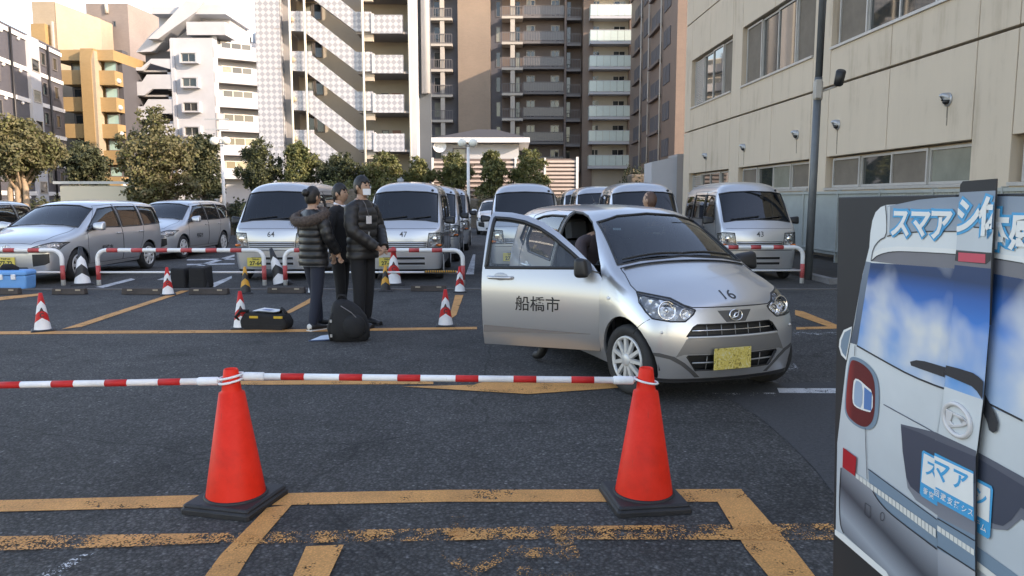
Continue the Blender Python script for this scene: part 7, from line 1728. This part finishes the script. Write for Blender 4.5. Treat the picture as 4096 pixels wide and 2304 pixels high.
    for S, el, wr in sl:
        mb = MB(); pts = []; rs = []; N_ = 34
        cp = chaikin([S + Vector((-.03*(1 if S.x > 0 else -1), 0, .0)), S + (el - S)*.5, el, el + (wr - el)*.5, wr - (wr - el).normalized()*.0], 2, False)
        ln = [0]
        for a, b in zip(cp, cp[1:]): ln.append(ln[-1] + (b - a).length)
        for i in range(N_ + 1):
            d = ln[-1] * i / N_; q = max(j for j in range(len(ln)) if ln[j] <= d + 1e-9); q = min(q, len(cp) - 2); pts.append(cp[q].lerp(cp[q+1], (d - ln[q]) / (ln[q+1] - ln[q] + 1e-9)))
            r = (.088 - .030 * i / N_) * k * (1.0 if quilted else .84)
            if quilted: r *= .93 + .12 * abs(math.sin(d / (.085*k) * math.pi)) ** .6
            rs.append(r)
        mb.tube(pts, rs, 14); mb.build('sleeve', M[top_m], J)
    for sg, st in ((1, stance[0]), (-1, stance[1])):
        x = sg*.115*k; mb = MB(); V2 = []
        for (y, w_, hh) in ((-.085,.030,.06), (-.06,.042,.085), (0,.045,.09), (.08,.047,.06), (.15,.045,.045), (.19,.03,.035)):
            for (a, b) in ((-1,0), (-1,.6), (-.5,1), (.5,1), (1,.6), (1,0)): V2.append((x + a*w_*k, st + y*k, .012 + b*hh*k))
        mb.add(V2, [(i*6+j, i*6+(j+1) % 6, (i+1)*6+(j+1) % 6, (i+1)*6+j) for i in range(5) for j in range(6)], 0, True); mb.add(V2[:6], [tuple(range(6))]); mb.add(V2[-6:], [tuple(range(6))]); S_ = mb.build('shoe', M['shoe'], t)
        mb = MB(); mb.cbox(x-.048*k, x+.048*k, st-.09*k, st+.19*k, 0, .026, .012); mb.build('sole', M['sole' if shoe_white else 'shoe'], S_)
        if shoe_white: mb = MB(); mb.sphere((x, st-.07*k, .05), .042, 10, 0, None, (1,.6,.9)); mb.build('heel_patch', M['sole'], S_)
    return t, J, k
yawdir = lambda dx, dy: math.atan2(dy, dx) - math.pi / 2          # the person's forward (+y) turned to that ground direction
# fur-hooded person, seen from behind
t, J, k = standing('person in a shiny black padded jacket with a brown fur hood, back to the camera', ((313-512)/F_PX*9.1, 9.1), yawdir(.62, .78), 1.66, 'puffer', 'navy', True,
    [((.25,.02,1.10),(.25,.16,.92),(0,.3,-.9),(0,1,.2)), ((-.24,.05,1.08),(-.12,.26,1.02),(.6,.6,.2),(0,0,1))], .1, .02, 1.05, (-.10,.14), True, bun=True)
mb = MB(); mb.tube([(.215*math.cos(a)*k, (-.035 + .15*math.sin(a))*k, (1.385 + .06*math.sin(a))*k) for a in [2*math.pi*q/28 for q in range(28)]], (.062*k), 10, closed=True); f_ = mb.build('fur_collar', M['fur'], t)
rg = random.Random(5); mb = MB()
for q in range(1400):
    a = rg.uniform(0, 6.283); b = rg.uniform(0, 6.283); c = Vector((.215*math.cos(a)*k, (-.035+.15*math.sin(a))*k, (1.385+.06*math.sin(a))*k)); rad = Vector((math.cos(a)*math.cos(b), math.sin(a)*math.cos(b), math.sin(b))); p = c + rad*.052*k
    e = p + rad*.03 + Vector((rg.uniform(-.015,.015), rg.uniform(-.015,.015), -.012)); s_ = rad.orthogonal().normalized()*.003; mb.add([p - s_, p + s_, e], [(0,1,2)])
o = mb.build('fur_tufts', M['fur'], f_, fixn=False); o['kind'] = 'stuff'
# person in the dark suit
t, J, k = standing('person in a black suit standing between the other two, side on', ((340-512)/F_PX*9.75, 9.75), yawdir(.95, -.25), 1.71, 'suit', 'black_trousers', False,
    [((.24,-.02,1.13),(.24,.03,.88),(.02,.1,-1),(0,1,0)), ((-.22,-.03,1.12),(-.21,.10,.90),(0,.2,-1),(0,1,0))], 0., .04, 1.0, (.06,-.06))
mb = MB(); mb.tube([(.066*math.cos(a)*k, (.01+.06*math.sin(a))*k, (1.475+.02*math.sin(-a))*k) for a in [2*math.pi*q/20 for q in range(20)]], .016*k, 8, closed=True); mb.build('shirt_collar', M['mask'], t)
mb = MB(); mb.cbox(-.035,.035,.145*k,.15*k,1.02*k,1.10*k,.002); mb.build('name_card', M['card'], t)
# tall person with mask and clasped hands
t, J, k = standing('tall person in a brown-black padded jacket and face mask with hands clasped', ((362-512)/F_PX*9.3, 9.3), yawdir(.80, -.42), 1.79, 'puffer_brown', 'black_trousers', True,
    [((.27,.06,1.17),(.07,.27,.97),(-.75,.35,-.35),(0,0,1)), ((-.27,.06,1.17),(-.06,.28,.96),(.75,.35,-.35),(0,0,1))], 0., .0, 1.08, (.03,-.03), mask=True)
mb = MB(); mb.cbox(.02,.12,.158*k,.163*k,1.20*k,1.29*k,.002); mb.build('name_card', M['card'], t)
mb = MB(); mb.cbox(.03,.09,.160*k,.164*k,1.04*k,1.11*k,.002); mb.build('key_tag', M['steel'], t)
mb = MB(); mb.tube([(.07*k,.165*k,1.28*k),(.075*k,.12*k,1.42*k),(.03*k,.02*k,1.50*k)], .004, 6); mb.build('lanyard', M['rail_grey'], t)
# someone behind the car, only the head showing over the roof
standing('bareheaded person behind the hatchback, only the head showing above its roof', ((650-512)/F_PX*9.9, 9.9), yawdir(-.6, .6), 1.62, 'suit', 'black_trousers', False,
    [((.24,-.02,1.10),(.24,.05,.86),(0,.1,-1),(0,1,0)), ((-.24,-.02,1.10),(-.24,.05,.86),(0,.1,-1),(0,1,0))], 0., 0., 1.0, (0,0), hair='hair_brown', short=True)
# driver and passenger inside the hatchback
def seated(label, y, top_m, lean, mask, leg_out, head_pitch):
    t = thing('person', label, 'person', CAR_C, CAR_YAW - math.pi / 2)       # local: x right of the car, y ahead
    x = -y; b0 = -.16
    V = [(x,b0,.70), (x,b0-.02+lean*.3,.90), (x,b0+lean*.6,1.06), (x,b0+lean,1.17), (x,b0+lean*1.15,1.23)]; Rr = [(.15,.12),(.14,.11),(.155,.11),(.08,.07),(.05,.05)]; E = [(0,1),(1,2),(2,3),(3,4)]
    for sg in (1, -1):
        b = len(V)
        if leg_out and sg == 1: V += [(x+.12,b0+.02,.66),(x+.36,b0+.22,.58),(x+.50,b0+.02,.14),(x+.52,b0,.06),(x+.55,b0-.12,.04)]
        else: V += [(x+sg*.09,b0+.05,.66),(x+sg*.12,b0+.44,.66),(x+sg*.11,b0+.62,.36),(x+sg*.11,b0+.64,.33),(x+sg*.11,b0+.76,.34)]
        Rr += [(.09,.09),(.068,.068),(.05,.05),(.045,.045),(.04,.032)]; E += [(0,b),(b,b+1),(b+1,b+2),(b+2,b+3),(b+3,b+4)]
    wr = []
    for sg in (1, -1):
        b = len(V); w_ = Vector((x+sg*.13, b0+.40, .86)); V += [(x+sg*.19,b0+lean*.95,1.14),(x+sg*.23,b0+lean+.14,.90),tuple(w_)]; Rr += [(.07,.07),(.055,.055),(.034,.03)]; E += [(3,b),(b,b+1),(b+1,b+2)]; wr.append(w_); hand_nodes(V, E, Rr, b+2, (-sg*.3,.8,.1), (0,0,1), .6)
    me = skin_body(V, E, Rr, 0); me.materials.clear()
    for m in (M['black_trousers'], M[top_m], M['skin'], M['shoe']): me.materials.append(m)
    for p in me.polygons:
        c = p.center; mi = 1 if c.z > .76 else 0
        if c.z > 1.21: mi = 2
        for w_ in wr:
            if (c - w_).length < .02 or (c.y > w_.y and (c - w_).length < .24): mi = 2
        if c.z < .13: mi = 3
        p.material_index = mi; p.use_smooth = True
    link('body', me, t); head_part(t, (x, b0 + lean*1.3 + .02, 1.30), 0, mask=mask, pitch=head_pitch, s=.97); return t
seated('driver in a mauve jacket leaning forward with one foot out of the open door', -.33, 'mauve', .16, False, True, R(-25))
seated('passenger with a white face mask behind the windscreen', .33, 'suit', .04, True, False, R(-8))
